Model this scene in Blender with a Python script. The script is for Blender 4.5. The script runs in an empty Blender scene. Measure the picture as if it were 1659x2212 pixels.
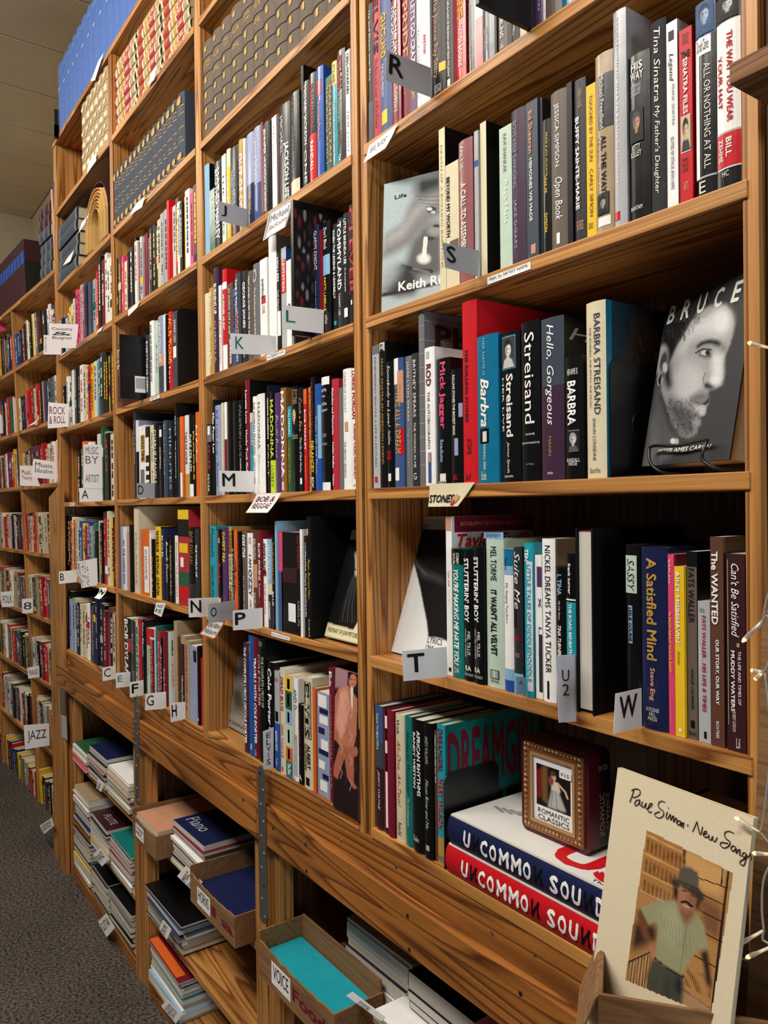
import bpy, math, random
import numpy as np
from mathutils import Vector, Matrix
R = math.radians
random.seed(7)
S = bpy.context.scene
COL = bpy.context.collection

# ------------------------------------------------------------------ camera
FPX, W_IMG, H_IMG = 1675.0, 1659.0, 2212.0
CAM_Z, DIST = 1.655, 0.86
YAW, PITCH, ROLL = 35.4, -0.41, 0.66
fwd = Vector((-math.cos(R(YAW)) * math.cos(R(PITCH)), math.sin(R(YAW)) * math.cos(R(PITCH)), math.sin(R(PITCH))))
right = fwd.cross(Vector((0, 0, 1))).normalized()
up = right.cross(fwd).normalized()
r2 = right * math.cos(R(ROLL)) - up * math.sin(R(ROLL))
u2 = right * math.sin(R(ROLL)) + up * math.cos(R(ROLL))
CM = Matrix((r2, u2, -fwd)).transposed()
CAM_P = Vector((0, -DIST, CAM_Z))
cd = bpy.data.cameras.new('camera'); cam = bpy.data.objects.new('camera', cd); COL.objects.link(cam)
cam.matrix_world = Matrix.Translation(CAM_P) @ CM.to_4x4()
cd.sensor_fit = 'HORIZONTAL'; cd.sensor_width = 36.0; cd.lens = FPX / W_IMG * 36.0
cd.clip_start = 0.02; cd.clip_end = 50
S.camera = cam

# ------------------------------------------------------------------ world, lights, exposure
S.view_settings.view_transform = 'Standard'; S.view_settings.look = 'None'
S.view_settings.gamma = 1.0; S.view_settings.use_curve_mapping = False
S.view_settings.exposure = -0.22
wd = bpy.data.worlds.new('room_ambient'); S.world = wd; wd.use_nodes = True
wd.node_tree.nodes['Background'].inputs[0].default_value = (0.80, 0.88, 1.0, 1)
wd.node_tree.nodes['Background'].inputs[1].default_value = 0.05

def area(name, loc, target, sx, sy, power, col):
    l = bpy.data.lights.new(name, 'AREA'); l.shape = 'RECTANGLE'; l.size = sx; l.size_y = sy
    l.energy = power; l.color = col
    o = bpy.data.objects.new(name, l); COL.objects.link(o); o.location = loc
    d = Vector(target) - Vector(loc); o.rotation_euler = d.to_track_quat('-Z', 'Y').to_euler()
    return o
area('ceiling_lamp_near', (-0.9, -1.75, 3.6), (-0.9, -0.4, 1.2), 1.7, 0.4, 80, (1.0, 0.93, 0.83))
area('ceiling_lamp_middle', (-2.7, -1.4, 3.8), (-2.7, -0.4, 1.5), 1.6, 0.35, 52, (1.0, 0.91, 0.78))
area('ceiling_lamp_far', (-4.9, -1.5, 3.8), (-4.8, -0.4, 1.5), 1.4, 0.35, 30, (1.0, 0.91, 0.78))
area('shop_window', (3.0, -0.8, 1.35), (-0.8, -0.2, 1.25), 0.9, 1.5, 50, (0.80, 0.90, 1.0))

# ------------------------------------------------------------------ picture point -> place
def ray(px, py):
    return (CM @ Vector(((px - W_IMG / 2) / FPX, -(py - H_IMG / 2) / FPX, -1))).normalized()
def on_plane(px, py, p0, n):
    d = ray(px, py); t = (Vector(p0) - CAM_P).dot(n) / d.dot(n)
    return CAM_P + d * t
def onY(px, py, Y=0.0): return on_plane(px, py, (0, Y, 0), Vector((0, 1, 0)))
def onX(px, py, X): return on_plane(px, py, (X, 0, 0), Vector((1, 0, 0)))
def onZ(px, py, Z): return on_plane(px, py, (0, 0, Z), Vector((0, 0, 1)))
K_T = 450.0 / 1659.0
def cam_px(p):
    q = CM.transposed() @ (p - CAM_P); return (W_IMG / 2 + FPX * q.x / -q.z, H_IMG / 2 - FPX * q.y / -q.z)
def to_tile(p, t): a, b = cam_px(p); return ((a - t[0]) / K_T, (b - t[1]) / K_T)
def corners(o, w, h, t): return [to_tile(o.matrix_world @ Vector(v), t) for v in ((0, 0, h), (w, 0, h), (w, 0, 0), (0, 0, 0))]
def tp(t, X, Y): return (t[0] + X * K_T, t[1] + Y * K_T)

# ------------------------------------------------------------------ materials
PAL = {  # sRGB and the word for it
 'K': ((14, 14, 16), 'black'), 'W': ((232, 230, 224), 'white'), 'G': ((112, 112, 116), 'grey'), 'D': ((48, 48, 52), 'charcoal'),
 'S': ((178, 180, 186), 'silver grey'), 'C': ((222, 212, 180), 'cream'), 'R': ((200, 22, 34), 'red'), 'M': ((122, 24, 44), 'maroon'),
 'B': ((36, 84, 168), 'blue'), 'N': ((26, 34, 74), 'navy'), 'T': ((22, 120, 118), 'teal'), 'L': ((140, 184, 218), 'light blue'),
 'E': ((40, 92, 62), 'green'), 'Y': ((240, 196, 40), 'yellow'), 'O': ((222, 104, 36), 'orange'), 'P': ((224, 72, 120), 'pink'),
 'V': ((86, 54, 104), 'purple'), 'U': ((96, 62, 48), 'brown'), 'A': ((172, 150, 118), 'tan'), 'Q': ((190, 212, 196), 'pale green'),
 'Z': ((30, 160, 178), 'turquoise'), 'H': ((66, 74, 88), 'slate grey'), 'J': ((178, 44, 60), 'crimson'), 'F': ((150, 92, 96), 'dusty rose'),
 'I': ((150, 160, 196), 'lavender'), 'X': ((104, 92, 82), 'taupe'), 'a': ((200, 226, 40), 'lime'), 'b': ((18, 112, 150), 'sea blue'),
 'c': ((148, 98, 44), 'gold brown'), 'g': ((188, 148, 70), 'gold'), 'm': ((60, 30, 36), 'dark brown'), 'n': ((64, 88, 138), 'steel blue'),
 'p': ((66, 44, 66), 'plum'), 'o': ((206, 150, 120), 'salmon'), 's': ((222, 226, 236), 'cool white'), 'y': ((84, 116, 186), 'cornflower blue'), 'w': ((246, 246, 246), 'bright white'),
}
def lin(c):
    return tuple(((v / 255) / 12.92) if v / 255 <= 0.04045 else (((v / 255) + 0.055) / 1.055) ** 2.4 for v in c)
MATS = {}
def plain(name, rgb, rough=0.5, metal=0.0, spec=0.5, coat=0.0):
    if name in MATS: return MATS[name]
    m = bpy.data.materials.new(name); m.use_nodes = True; b = m.node_tree.nodes['Principled BSDF']
    b.inputs['Base Color'].default_value = (*rgb, 1); b.inputs['Roughness'].default_value = rough
    b.inputs['Metallic'].default_value = metal; b.inputs['Specular IOR Level'].default_value = spec
    b.inputs['Coat Weight'].default_value = coat; b.inputs['Coat Roughness'].default_value = 0.12
    MATS[name] = m; return m
def nt(name):
    m = bpy.data.materials.new(name); m.use_nodes = True; t = m.node_tree
    MATS[name] = m
    return m, t, t.nodes['Principled BSDF'], t.nodes, t.links
def paper_mat(code, gloss):
    """printed cover stock: slight mottling and wear in the print"""
    key = 'cover_%s_%d' % (code, gloss)
    if key in MATS: return MATS[key]
    rgb = lin(PAL[code][0])
    m, t, b, N, L = nt(key)
    tc = N.new('ShaderNodeTexCoord'); ns = N.new('ShaderNodeTexNoise'); ns.inputs['Scale'].default_value = 38; ns.inputs['Detail'].default_value = 4
    L.new(tc.outputs['Object'], ns.inputs['Vector'])
    mx = N.new('ShaderNodeMix'); mx.data_type = 'RGBA'
    mx.inputs['A'].default_value = (*[v * 0.86 for v in rgb], 1); mx.inputs['B'].default_value = (*[min(1, v * 1.1 + 0.001) for v in rgb], 1)
    L.new(ns.outputs['Fac'], mx.inputs['Factor']); L.new(mx.outputs['Result'], b.inputs['Base Color'])
    b.inputs['Roughness'].default_value = (0.65, 0.40, 0.25)[gloss]; b.inputs['Specular IOR Level'].default_value = (0.15, 0.25, 0.42)[gloss]
    if gloss == 2:
        bp = N.new('ShaderNodeBump'); bp.inputs['Strength'].default_value = 0.12; bp.inputs['Distance'].default_value = 0.004
        n2 = N.new('ShaderNodeTexNoise'); n2.inputs['Scale'].default_value = 22; L.new(tc.outputs['Object'], n2.inputs['Vector'])
        L.new(n2.outputs['Fac'], bp.inputs['Height']); L.new(bp.outputs['Normal'], b.inputs['Normal'])
    return m
def ink(code): return plain('ink_' + code, lin(PAL[code][0]), 0.5, spec=0.3)
def wood(name, axis, light, dark, scale=1.0, rough=0.42, along=0.5, rings=13.0):
    m, t, b, N, L = nt(name)
    tc = N.new('ShaderNodeTexCoord'); oi = N.new('ShaderNodeObjectInfo')
    ad = N.new('ShaderNodeVectorMath'); ad.operation = 'MULTIPLY_ADD'
    cb = N.new('ShaderNodeCombineXYZ')
    for i in range(3): L.new(oi.outputs['Random'], cb.inputs[i])
    L.new(cb.outputs[0], ad.inputs[0]); ad.inputs[1].default_value = (13, 7, 9); L.new(tc.outputs['Object'], ad.inputs[2])
    mp = N.new('ShaderNodeMapping'); s = [9.0 * scale] * 3; s[axis] = along * scale
    mp.inputs['Scale'].default_value = s; L.new(ad.outputs[0], mp.inputs['Vector'])
    n1 = N.new('ShaderNodeTexNoise'); n1.inputs['Scale'].default_value = 1.3; n1.inputs['Detail'].default_value = 1.5; n1.inputs['Distortion'].default_value = 0.35
    L.new(mp.outputs[0], n1.inputs['Vector'])
    mul = N.new('ShaderNodeMath'); mul.operation = 'MULTIPLY'; mul.inputs[1].default_value = rings; L.new(n1.outputs['Fac'], mul.inputs[0])
    fr = N.new('ShaderNodeMath'); fr.operation = 'FRACT'; L.new(mul.outputs[0], fr.inputs[0])
    rp = N.new('ShaderNodeValToRGB'); e = rp.color_ramp.elements
    e[0].position = 0.0; e[0].color = (*light, 1); e[1].position = 1.0; e[1].color = (*light, 1)
    k = rp.color_ramp.elements.new(0.55); k.color = (*[0.72 * l + 0.28 * d for l, d in zip(light, dark)], 1)
    k = rp.color_ramp.elements.new(0.86); k.color = (*dark, 1)
    L.new(fr.outputs[0], rp.inputs[0])
    mp2 = N.new('ShaderNodeMapping'); s2 = [260.0] * 3; s2[axis] = 5.0; mp2.inputs['Scale'].default_value = s2; L.new(ad.outputs[0], mp2.inputs['Vector'])
    n2 = N.new('ShaderNodeTexNoise'); n2.inputs['Scale'].default_value = 1; n2.inputs['Detail'].default_value = 2; L.new(mp2.outputs[0], n2.inputs['Vector'])
    n3 = N.new('ShaderNodeTexNoise'); n3.inputs['Scale'].default_value = 3.5; L.new(ad.outputs[0], n3.inputs['Vector'])
    sm = N.new('ShaderNodeMath'); sm.operation = 'ADD'; L.new(n2.outputs['Fac'], sm.inputs[0]); L.new(n3.outputs['Fac'], sm.inputs[1])
    mr = N.new('ShaderNodeMapRange'); mr.inputs['From Min'].default_value = 0.6; mr.inputs['From Max'].default_value = 1.4
    mr.inputs['To Min'].default_value = 0.62; mr.inputs['To Max'].default_value = 1.18; L.new(sm.outputs[0], mr.inputs['Value'])
    mm = N.new('ShaderNodeMix'); mm.data_type = 'RGBA'; mm.blend_type = 'MULTIPLY'; mm.inputs['Factor'].default_value = 1
    L.new(rp.outputs[0], mm.inputs['A']); L.new(mr.outputs[0], mm.inputs['B']); L.new(mm.outputs['Result'], b.inputs['Base Color'])
    b.inputs['Roughness'].default_value = rough; b.inputs['Specular IOR Level'].default_value = 0.4
    bp = N.new('ShaderNodeBump'); bp.inputs['Strength'].default_value = 0.25; bp.inputs['Distance'].default_value = 0.002
    L.new(n2.outputs['Fac'], bp.inputs['Height']); L.new(bp.outputs['Normal'], b.inputs['Normal'])
    return m
LT, DK = lin((208, 148, 80)), lin((122, 66, 26))
WX = wood('fir_shelf', 0, LT, DK)
WZ = wood('fir_upright', 2, LT, DK, along=0.16, rings=16, scale=1.3)
WXD = wood('fir_fascia', 0, lin((178, 114, 52)), lin((96, 50, 20)), 0.8)
WZD = wood('fir_back', 2, lin((118, 76, 44)), lin((74, 42, 22)), along=0.16)
WZR = wood('dark_red_panel', 2, lin((96, 58, 40)), lin((54, 30, 22)), 2.0, 0.6)
PLY = wood('worn_plywood', 0, lin((150, 104, 62)), lin((92, 58, 32)), 1.5, 0.7)
PAGE = None
def page_mat(name, rgb):
    m, t, b, N, L = nt(name)
    tc = N.new('ShaderNodeTexCoord'); mp = N.new('ShaderNodeMapping'); mp.inputs['Scale'].default_value = (900, 4, 4)
    ns = N.new('ShaderNodeTexNoise'); ns.inputs['Scale'].default_value = 1; L.new(tc.outputs['Object'], mp.inputs[0]); L.new(mp.outputs[0], ns.inputs['Vector'])
    mx = N.new('ShaderNodeMix'); mx.data_type = 'RGBA'; c = lin(rgb)
    mx.inputs['A'].default_value = (*[v * 0.55 for v in c], 1); mx.inputs['B'].default_value = (*c, 1)
    L.new(ns.outputs['Fac'], mx.inputs['Factor']); L.new(mx.outputs['Result'], b.inputs['Base Color']); b.inputs['Roughness'].default_value = 0.9
    return m
PAGES = [page_mat('page_edges_cream', (226, 208, 172)), page_mat('page_edges_white', (232, 228, 218))]
def attr_mat(name, rough=0.5, coat=0.0, spec=0.2):
    m, t, b, N, L = nt(name)
    a = N.new('ShaderNodeVertexColor'); a.layer_name = 'Col'; L.new(a.outputs[0], b.inputs['Base Color'])
    b.inputs['Roughness'].default_value = rough; b.inputs['Specular IOR Level'].default_value = spec; b.inputs['Coat Weight'].default_value = coat; b.inputs['Coat Roughness'].default_value = 0.1
    return m
PRINT = attr_mat('printed_picture', 0.5, 0.0)
STUFFM = attr_mat('mixed_bindings', 0.45)
METAL = plain('zinc_plated_steel', (0.30, 0.31, 0.32), 0.42, 0.9)
SCREW = plain('screw_steel', (0.6, 0.6, 0.6), 0.3, 1.0)
BLACKM = plain('black_enamel', (0.006, 0.006, 0.007), 0.38)
CARD = plain('index_card_stock', lin((244, 244, 244)), 0.8, spec=0.1)
CARDG = plain('index_card_grey', lin((170, 172, 178)), 0.8, spec=0.1)
BOARD = wood('corrugated_board', 0, lin((150, 112, 72)), lin((128, 92, 58)), 1.2, 0.85)
MARK = plain('marker_black', (0.01, 0.01, 0.012), 0.5)

# ------------------------------------------------------------------ objects
def obj(name, V, F, mat, parent=None, mats=None, mi=None, smooth=False):
    me = bpy.data.meshes.new(name); me.from_pydata([tuple(v) for v in V], [], F)
    for m in (mats or [mat]): me.materials.append(m)
    if mi: me.polygons.foreach_set('material_index', mi)
    if smooth: me.polygons.foreach_set('use_smooth', [True] * len(F))
    me.update()
    o = bpy.data.objects.new(name, me); COL.objects.link(o)
    if parent: o.parent = parent
    return o
def tag(o, label=None, cat=None, group=None, kind=None):
    if label: o['label'] = label
    if cat: o['category'] = cat
    if group: o['group'] = group
    if kind: o['kind'] = kind
    return o
def empty(name, loc=(0, 0, 0)):
    o = bpy.data.objects.new(name, None); COL.objects.link(o); o.location = loc; o.empty_display_size = 0.05
    return o
BF = [(0, 3, 2, 1), (4, 5, 6, 7), (0, 1, 5, 4), (1, 2, 6, 5), (2, 3, 7, 6), (3, 0, 4, 7)]
def box_vf(x0, x1, y0, y1, z0, z1):
    return [(x0, y0, z0), (x1, y0, z0), (x1, y1, z0), (x0, y1, z0), (x0, y0, z1), (x1, y0, z1), (x1, y1, z1), (x0, y1, z1)], BF
def box(name, x0, x1, y0, y1, z0, z1, mat, parent=None, bev=0.0):
    if bev <= 0:
        V, F = box_vf(x0, x1, y0, y1, z0, z1); return obj(name, V, F, mat, parent)
    import bmesh
    bm = bmesh.new(); V, F = box_vf(x0, x1, y0, y1, z0, z1)
    vs = [bm.verts.new(v) for v in V]
    for f in F: bm.faces.new([vs[i] for i in f])
    bmesh.ops.bevel(bm, geom=list(bm.edges), offset=bev, segments=2, affect='EDGES', profile=0.6)
    me = bpy.data.meshes.new(name); bm.to_mesh(me); bm.free(); me.materials.append(mat)
    o = bpy.data.objects.new(name, me); COL.objects.link(o)
    if parent: o.parent = parent
    return o
class MB:
    def __init__(s): s.V = []; s.F = []; s.C = []
    def add(s, V, F, col=None):
        n = len(s.V); s.V += [tuple(v) for v in V]; s.F += [tuple(i + n for i in f) for f in F]
        if col: s.C += [col] * len(F)
    def box(s, *a, col=None): s.add(*box_vf(*a), col)
    def tube(s, pts, r, n=8, col=None, caps=True):
        pts = [Vector(p) for p in pts]; V = []; F = []
        ref = Vector((0.13, 0.31, 0.94))
        for i, p in enumerate(pts):
            t = (pts[min(i + 1, len(pts) - 1)] - pts[max(i - 1, 0)]).normalized()
            a = t.cross(ref).normalized(); b = t.cross(a)
            rr = r[i] if isinstance(r, (list, tuple)) else r
            V += [p + (a * math.cos(2 * math.pi * k / n) + b * math.sin(2 * math.pi * k / n)) * rr for k in range(n)]
        for i in range(len(pts) - 1):
            for k in range(n): F.append((i * n + k, i * n + (k + 1) % n, (i + 1) * n + (k + 1) % n, (i + 1) * n + k))
        if caps: F.append(tuple(range(n))[::-1]); F.append(tuple((len(pts) - 1) * n + k for k in range(n)))
        s.add(V, F, col)
    def build(s, name, mat, parent=None, smooth=False):
        o = obj(name, s.V, s.F, mat, parent, smooth=smooth)
        if s.C:
            ca = o.data.color_attributes.new('Col', 'FLOAT_COLOR', 'CORNER'); d = []
            for f, c in zip(s.F, s.C): d += [c[0], c[1], c[2], 1.0] * len(f)
            ca.data.foreach_set('color', d)
        return o

# ------------------------------------------------------------------ lettering
TC = {}
def glyphs(text, shear=0.0, bold=0.0, res=2):
    k = (text, shear, bold)
    if k not in TC:
        c = bpy.data.curves.new('lettering', 'FONT'); c.body = text; c.size = 1; c.shear = shear; c.resolution_u = res
        o = bpy.data.objects.new('lettering', c); me = bpy.data.meshes.new_from_object(o)
        n = len(me.vertices); co = np.empty(n * 3); me.vertices.foreach_get('co', co); co = co.reshape(-1, 3)[:, :2]
        F = [tuple(p.vertices) for p in me.polygons]
        bpy.data.objects.remove(o); bpy.data.curves.remove(c); bpy.data.meshes.remove(me)
        if n:
            if bold > 0:
                b = bold * 2.2; sh = [(-b, 0), (b, 0), (0, b), (0, -b)]
                F = [tuple(v + q * n for v in f) for q in range(4) for f in F]; co = np.concatenate([co + np.array(d_) for d_ in sh])
            lo = co.min(0); hi = co.max(0); co = (co - lo) / np.maximum(hi - lo, 1e-6)
        TC[k] = (co if n else co, F)
    return TC[k]
def letter_mesh(text, mapper, mat, parent, name='lettering', shear=0.0, bold=0.0):
    co, F = glyphs(text, shear, bold)
    if not len(F): return None
    V = [Vector(mapper(a, b)) for a, b in co]
    if bold > 0:      # the strokes are thickened by four close layers, a hair apart
        o_, x_, y_ = Vector(mapper(0, 0)), Vector(mapper(1, 0)), Vector(mapper(0, 1)); nn = (x_ - o_).cross(y_ - o_)
        if nn.length > 0:
            nn.normalize(); q = len(V) // 4
            if nn.y > 0.5 and abs(nn.x) < 0.5: nn = -nn
            V = [v + nn * (0.00006 * (i // q)) for i, v in enumerate(V)]
    return obj(name, V, F, mat, parent)
# ================================================================== room shell
ZS = {}                                   # top of each shelf row, measured on the front plane
for k, s in {0: -1.674, 1: -1.347, 2: -1.005, 3: -0.690, 4: -0.3645, 5: -0.0455, 6: 0.2655, 7: 0.582}.items():
    ZS[k] = onY(797, 1108 + s * (797 + 362)).z
TH = 0.019
def carpet():
    m, t, b, N, L = nt('loop_carpet')
    tc = N.new('ShaderNodeTexCoord'); n1 = N.new('ShaderNodeTexNoise'); n1.inputs['Scale'].default_value = 95; n1.inputs['Detail'].default_value = 6
    n2 = N.new('ShaderNodeTexNoise'); n2.inputs['Scale'].default_value = 3
    L.new(tc.outputs['Object'], n1.inputs['Vector']); L.new(tc.outputs['Object'], n2.inputs['Vector'])
    rp = N.new('ShaderNodeValToRGB'); rp.color_ramp.elements[0].position = 0.35; rp.color_ramp.elements[1].position = 0.68
    rp.color_ramp.elements[0].color = (*lin((50, 46, 43)), 1); rp.color_ramp.elements[1].color = (*lin((128, 118, 110)), 1)
    L.new(n1.outputs['Fac'], rp.inputs[0])
    mm = N.new('ShaderNodeMix'); mm.data_type = 'RGBA'; mm.blend_type = 'MULTIPLY'; mm.inputs['Factor'].default_value = 0.5
    L.new(rp.outputs[0], mm.inputs['A']); L.new(n2.outputs['Fac'], mm.inputs['B']); L.new(mm.outputs['Result'], b.inputs['Base Color'])
    b.inputs['Roughness'].default_value = 0.95; b.inputs['Specular IOR Level'].default_value = 0.1
    bp = N.new('ShaderNodeBump'); bp.inputs['Strength'].default_value = 0.8; bp.inputs['Distance'].default_value = 0.006
    L.new(n1.outputs['Fac'], bp.inputs['Height']); L.new(bp.outputs['Normal'], b.inputs['Normal'])
    return m
def plaster(name, a, c):
    m, t, b, N, L = nt(name)
    tc = N.new('ShaderNodeTexCoord'); n1 = N.new('ShaderNodeTexNoise'); n1.inputs['Scale'].default_value = 2.2; n1.inputs['Detail'].default_value = 8
    L.new(tc.outputs['Object'], n1.inputs['Vector'])
    mx = N.new('ShaderNodeMix'); mx.data_type = 'RGBA'; mx.inputs['A'].default_value = (*lin(a), 1); mx.inputs['B'].default_value = (*lin(c), 1)
    L.new(n1.outputs['Fac'], mx.inputs['Factor']); L.new(mx.outputs['Result'], b.inputs['Base Color']); b.inputs['Roughness'].default_value = 0.9
    return m
ZC = CAM_Z + 2.25
o = box('floor', -7.2, 2.6, -3.4, 0.6, -0.06, 0.0, carpet()); tag(o, kind='structure')
XF = -6.45
o = box('wall_left', XF - 0.1, XF, -3.4, 0.6, 0, ZC, plaster('painted_wall', (196, 184, 160), (170, 158, 134))); tag(o, kind='structure')
o = box('wall_back', -7.2, 2.6, 0.42, 0.5, 0, ZC, MATS['painted_wall']); tag(o, kind='structure')
cm = plaster('ceiling_board', (236, 222, 194), (206, 190, 160))
tiles = MB(); gap = 0.007
xs = [XF + 0.46 * k + 0.12 for k in range(-1, 21)]; ys = [-3.4, -2.2, -0.98, 0.42]
for i in range(len(xs) - 1):
    for j in range(len(ys) - 1):
        tiles.box(xs[i] + gap, xs[i + 1] - gap, ys[j] + gap, ys[j + 1] - gap, ZC, ZC + 0.015)
tiles.box(-7.2, 2.9, -3.4, 0.5, ZC + 0.010, ZC + 0.05)
tag(tiles.build('ceiling', cm), kind='structure')

# ================================================================== the long bookcase
def X_at(px, py, Y=0.0): return onY(px, py, Y).x
UP = [  # left face, right face of each upright
 (X_at(116, 445), X_at(122, 445)), (X_at(247, 1081), X_at(253.5, 1081)), (X_at(432, 1054), X_at(444, 1054)),
 (X_at(768, 1054), X_at(797, 1054)), (X_at(1606, 700), X_at(1641, 700))]
DEPTH = 0.27
case = empty('bookcase', ((UP[0][0] + UP[4][1]) / 2, 0, 0.83))
tag(case, 'tall golden fir bookcase packed with books, running along the whole wall', 'bookcase')
def cbox(name, a, b, c, d, e, f, mat, par=case, bev=0.0015):
    o = box(name, a, b, c, d, e, f, mat, par, bev); p = par.location
    if par.parent is None and p.length > 0:
        for v in o.data.vertices: v.co -= p
    return o
ztop = ZS[0] + 0.30
zb = ZS[7] - 0.105
for i, (a, b) in enumerate(UP):
    top = ZS[0] - 0.0215 if i < 2 else ZC - 0.06
    if i == 3:
        mid = (a + b) / 2; cbox('upright', a, mid - 0.003, 0, DEPTH, zb, top, WZ); cbox('upright', mid + 0.003, b, 0.004, DEPTH, zb, top, WZ)
    else: cbox('upright', a, b, 0, DEPTH, zb, top, WZ)
bays = {'A': (UP[0][1], UP[1][0]), 'B': (UP[1][1], UP[2][0]), 'C': (UP[2][1], UP[3][0]), 'D': (UP[3][1], UP[4][0])}
SH = {'A': (0, 1, 2, 3, 4, 5, 6, 7), 'B': (0, 1, 2, 3, 4, 5, 6, 7), 'C': (1, 2, 3, 4, 5, 6, 7), 'D': (2, 3, 4, 5, 6, 7)}
THK = {'A': 0.021, 'B': 0.021, 'C': 0.021, 'D': 0.020}
for bn, (a, b) in bays.items():
    for k in SH[bn]:
        ex = 0.006 if bn == 'D' else 0.0
        aa = UP[0][0] if (k == 0 and bn == 'A') else (a - 0.019 if (k == 0 and bn == 'B') else a - 0.001)
        cbox('shelf', aa, (b + 0.021 if (k == 0 and bn == 'A') else b) + ex + 0.001, -0.003, DEPTH - 0.004, ZS[k] - 0.021, ZS[k], WX)
n = 0
for bn, (a, b) in bays.items():
    w = (b - a) / 5
    bm_ = MB()
    for q in range(5): bm_.box(a + q * w + 0.001, a + (q + 1) * w - 0.001, DEPTH, DEPTH + 0.012, zb, (ZS[0] if bn in 'AB' else ZC - 0.06))
    o = bm_.build('back_panel', WZD, case)
    for v in o.data.vertices: v.co -= case.location
# apron below the lowest shelf
XL, XR = UP[0][0], UP[4][1] + 0.9
sz = ZS[7] - 0.021
FT = onY(780, 1882, -0.022).z; FB = onY(780, 1984, -0.022).z
seamX = X_at(574, 1700)
cbox('apron', XL, seamX - 0.045, -0.001, 0.018, FT - 0.02, sz, WXD)
cbox('apron', seamX, XR, -0.001, 0.018, FT - 0.02, sz, WXD)
cbox('apron_block', seamX - 0.044, seamX - 0.001, -0.004, 0.02, FT - 0.02, sz, plain('painted_block', lin((112, 70, 44)), 0.6))

# ================================================================== low cabinet under it
base = empty('base_cabinet', (-2.0, 0, 0)); tag(base, 'low open fir cabinet under the bookcase, filled with songbooks and boxes', 'cabinet')
cut = X_at(298, 1560)
for a, b in ((XL + 0.02, cut - 0.001), (cut + 0.001, seamX - 0.012), (seamX - 0.010, XR)):
    cbox('fascia', a, b, -0.022, -0.003, FB, FT, WXD, base, 0.002)
P = [(X_at(125, 1850), X_at(163, 1850)), (X_at(292, 1900), X_at(319, 1900)), (X_at(553, 2000), X_at(603, 2000))]
pitch = P[2][0] - P[1][0]
P.append((P[2][0] + pitch, P[2][1] + pitch))
for i, (a, b) in enumerate(P):
    m_ = (a + b) / 2
    cbox('post', a, m_ - 0.001, -0.001, 0.04, 0, FB + 0.04, WZ, base); cbox('post', m_ + 0.001, b, 0.002, 0.04, 0, FB + 0.04, WZ, base)
    if i: cbox('divider', m_ - 0.01, m_ + 0.01, 0.041, 0.36, 0, FB + 0.06, WZD, base)
cbox('divider', P[0][0], P[0][0] + 0.02, 0.041, 0.36, 0, FB + 0.06, WZD, base)
ZL = {1: onY(160, 1637).z, 2: onY(294, 1937).z, 3: onY(305, 2078).z}
for i in range(3):
    a, b = P[i][1], P[i + 1][0]
    for k in (1, 2, 3):
        cbox('shelf', a - 0.0, b, 0.0, 0.35, ZL[k] - 0.02, ZL[k], WX, base)
    cbox('toe_board', a, b, -0.002, 0.0 + 0.016, 0, ZL[3] - 0.021, WXD, base)
cbox('back_panel', XL, XR, 0.36, 0.372, 0, FB + 0.06, WZD, base)
cbox('cabinet_top', XL, XR, 0.019, 0.36, FT - 0.04, FT - 0.021, WX, base)
# tall stile closing the left end
st = MB(); xa, xb = X_at(114, 1150, -0.004), X_at(139, 1100, -0.004)
z0, z1 = onY(118, 1075, -0.004).z, onY(133, 1045, -0.004).z
Vs = [(xa, -0.02, 0), (xb, -0.02, 0), (xb, -0.02, z1), (xa, -0.02, z0), (xa, -0.003, 0), (xb, -0.003, 0), (xb, -0.003, z1), (xa, -0.003, z0)]
st.add([Vector(v) for v in Vs], BF); st_o = st.build('end_stile', WZ)
tag(st_o, 'broad vertical plank with a slanted top covering the join between the bookcases', 'plank')

# steel straps with screws
def strap(px0, px1, y0, y1, lab):
    a, b = onY(px0, y0, -0.026), onY(px1, y1, -0.026)
    x0, x1, zt, zbm = a.x, onY(px1, y0, -0.026).x, a.z, b.z
    w = x1 - x0; xc = (x0 + x1) / 2
    e = empty('steel_strap', (xc, -0.026, (zt + zbm) / 2)); tag(e, lab, 'metal strap')
    pts = []
    for k in range(7): t = math.pi * k / 6; pts.append((math.cos(t) * w / 2, (zt - zbm) / 2 - w / 2 + math.sin(t) * w / 2))
    pts += [(-w / 2 + 0, -(zt - zbm) / 2 + w / 2)]
    for k in range(1, 7): t = math.pi + math.pi * k / 6; pts.append((math.cos(t) * w / 2, -(zt - zbm) / 2 + w / 2 + math.sin(t) * w / 2))
    n_ = len(pts); V = [(p[0], 0, p[1]) for p in pts] + [(p[0], 0.0025, p[1]) for p in pts]
    F = [tuple(range(n_)), tuple(range(2 * n_ - 1, n_ - 1, -1))] + [(i, (i + n_), (i + 1) % n_ + n_, (i + 1) % n_) for i in range(n_)]
    obj('plate', V, F, METAL, e)
    nn = 10
    for k in range(nn):
        zz = (zt - zbm) / 2 * (1 - 2 * (k + 0.5) / nn); xo = (0.22 if k % 2 else -0.15) * w
        mb = MB(); r = 0.0042
        if k in (0, 7):
            mb.tube([(xo, -0.0004, zz), (xo, 0.001, zz)], r, 10); mb.build('hole', MARK, e)
        else:
            mb.tube([(xo, -0.0022, zz), (xo, -0.0006, zz), (xo, 0.0, zz)], [r * 0.5, r, r * 1.02], 10); mb.build('screw', SCREW, e)
strap(556.5, 571, 1650, 1998, 'long galvanised steel strap with screws, nearest the front of the bookcase')
strap(289, 297, 1497, 1740, 'narrow galvanised steel strap with screws, under the cards E and F')

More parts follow.
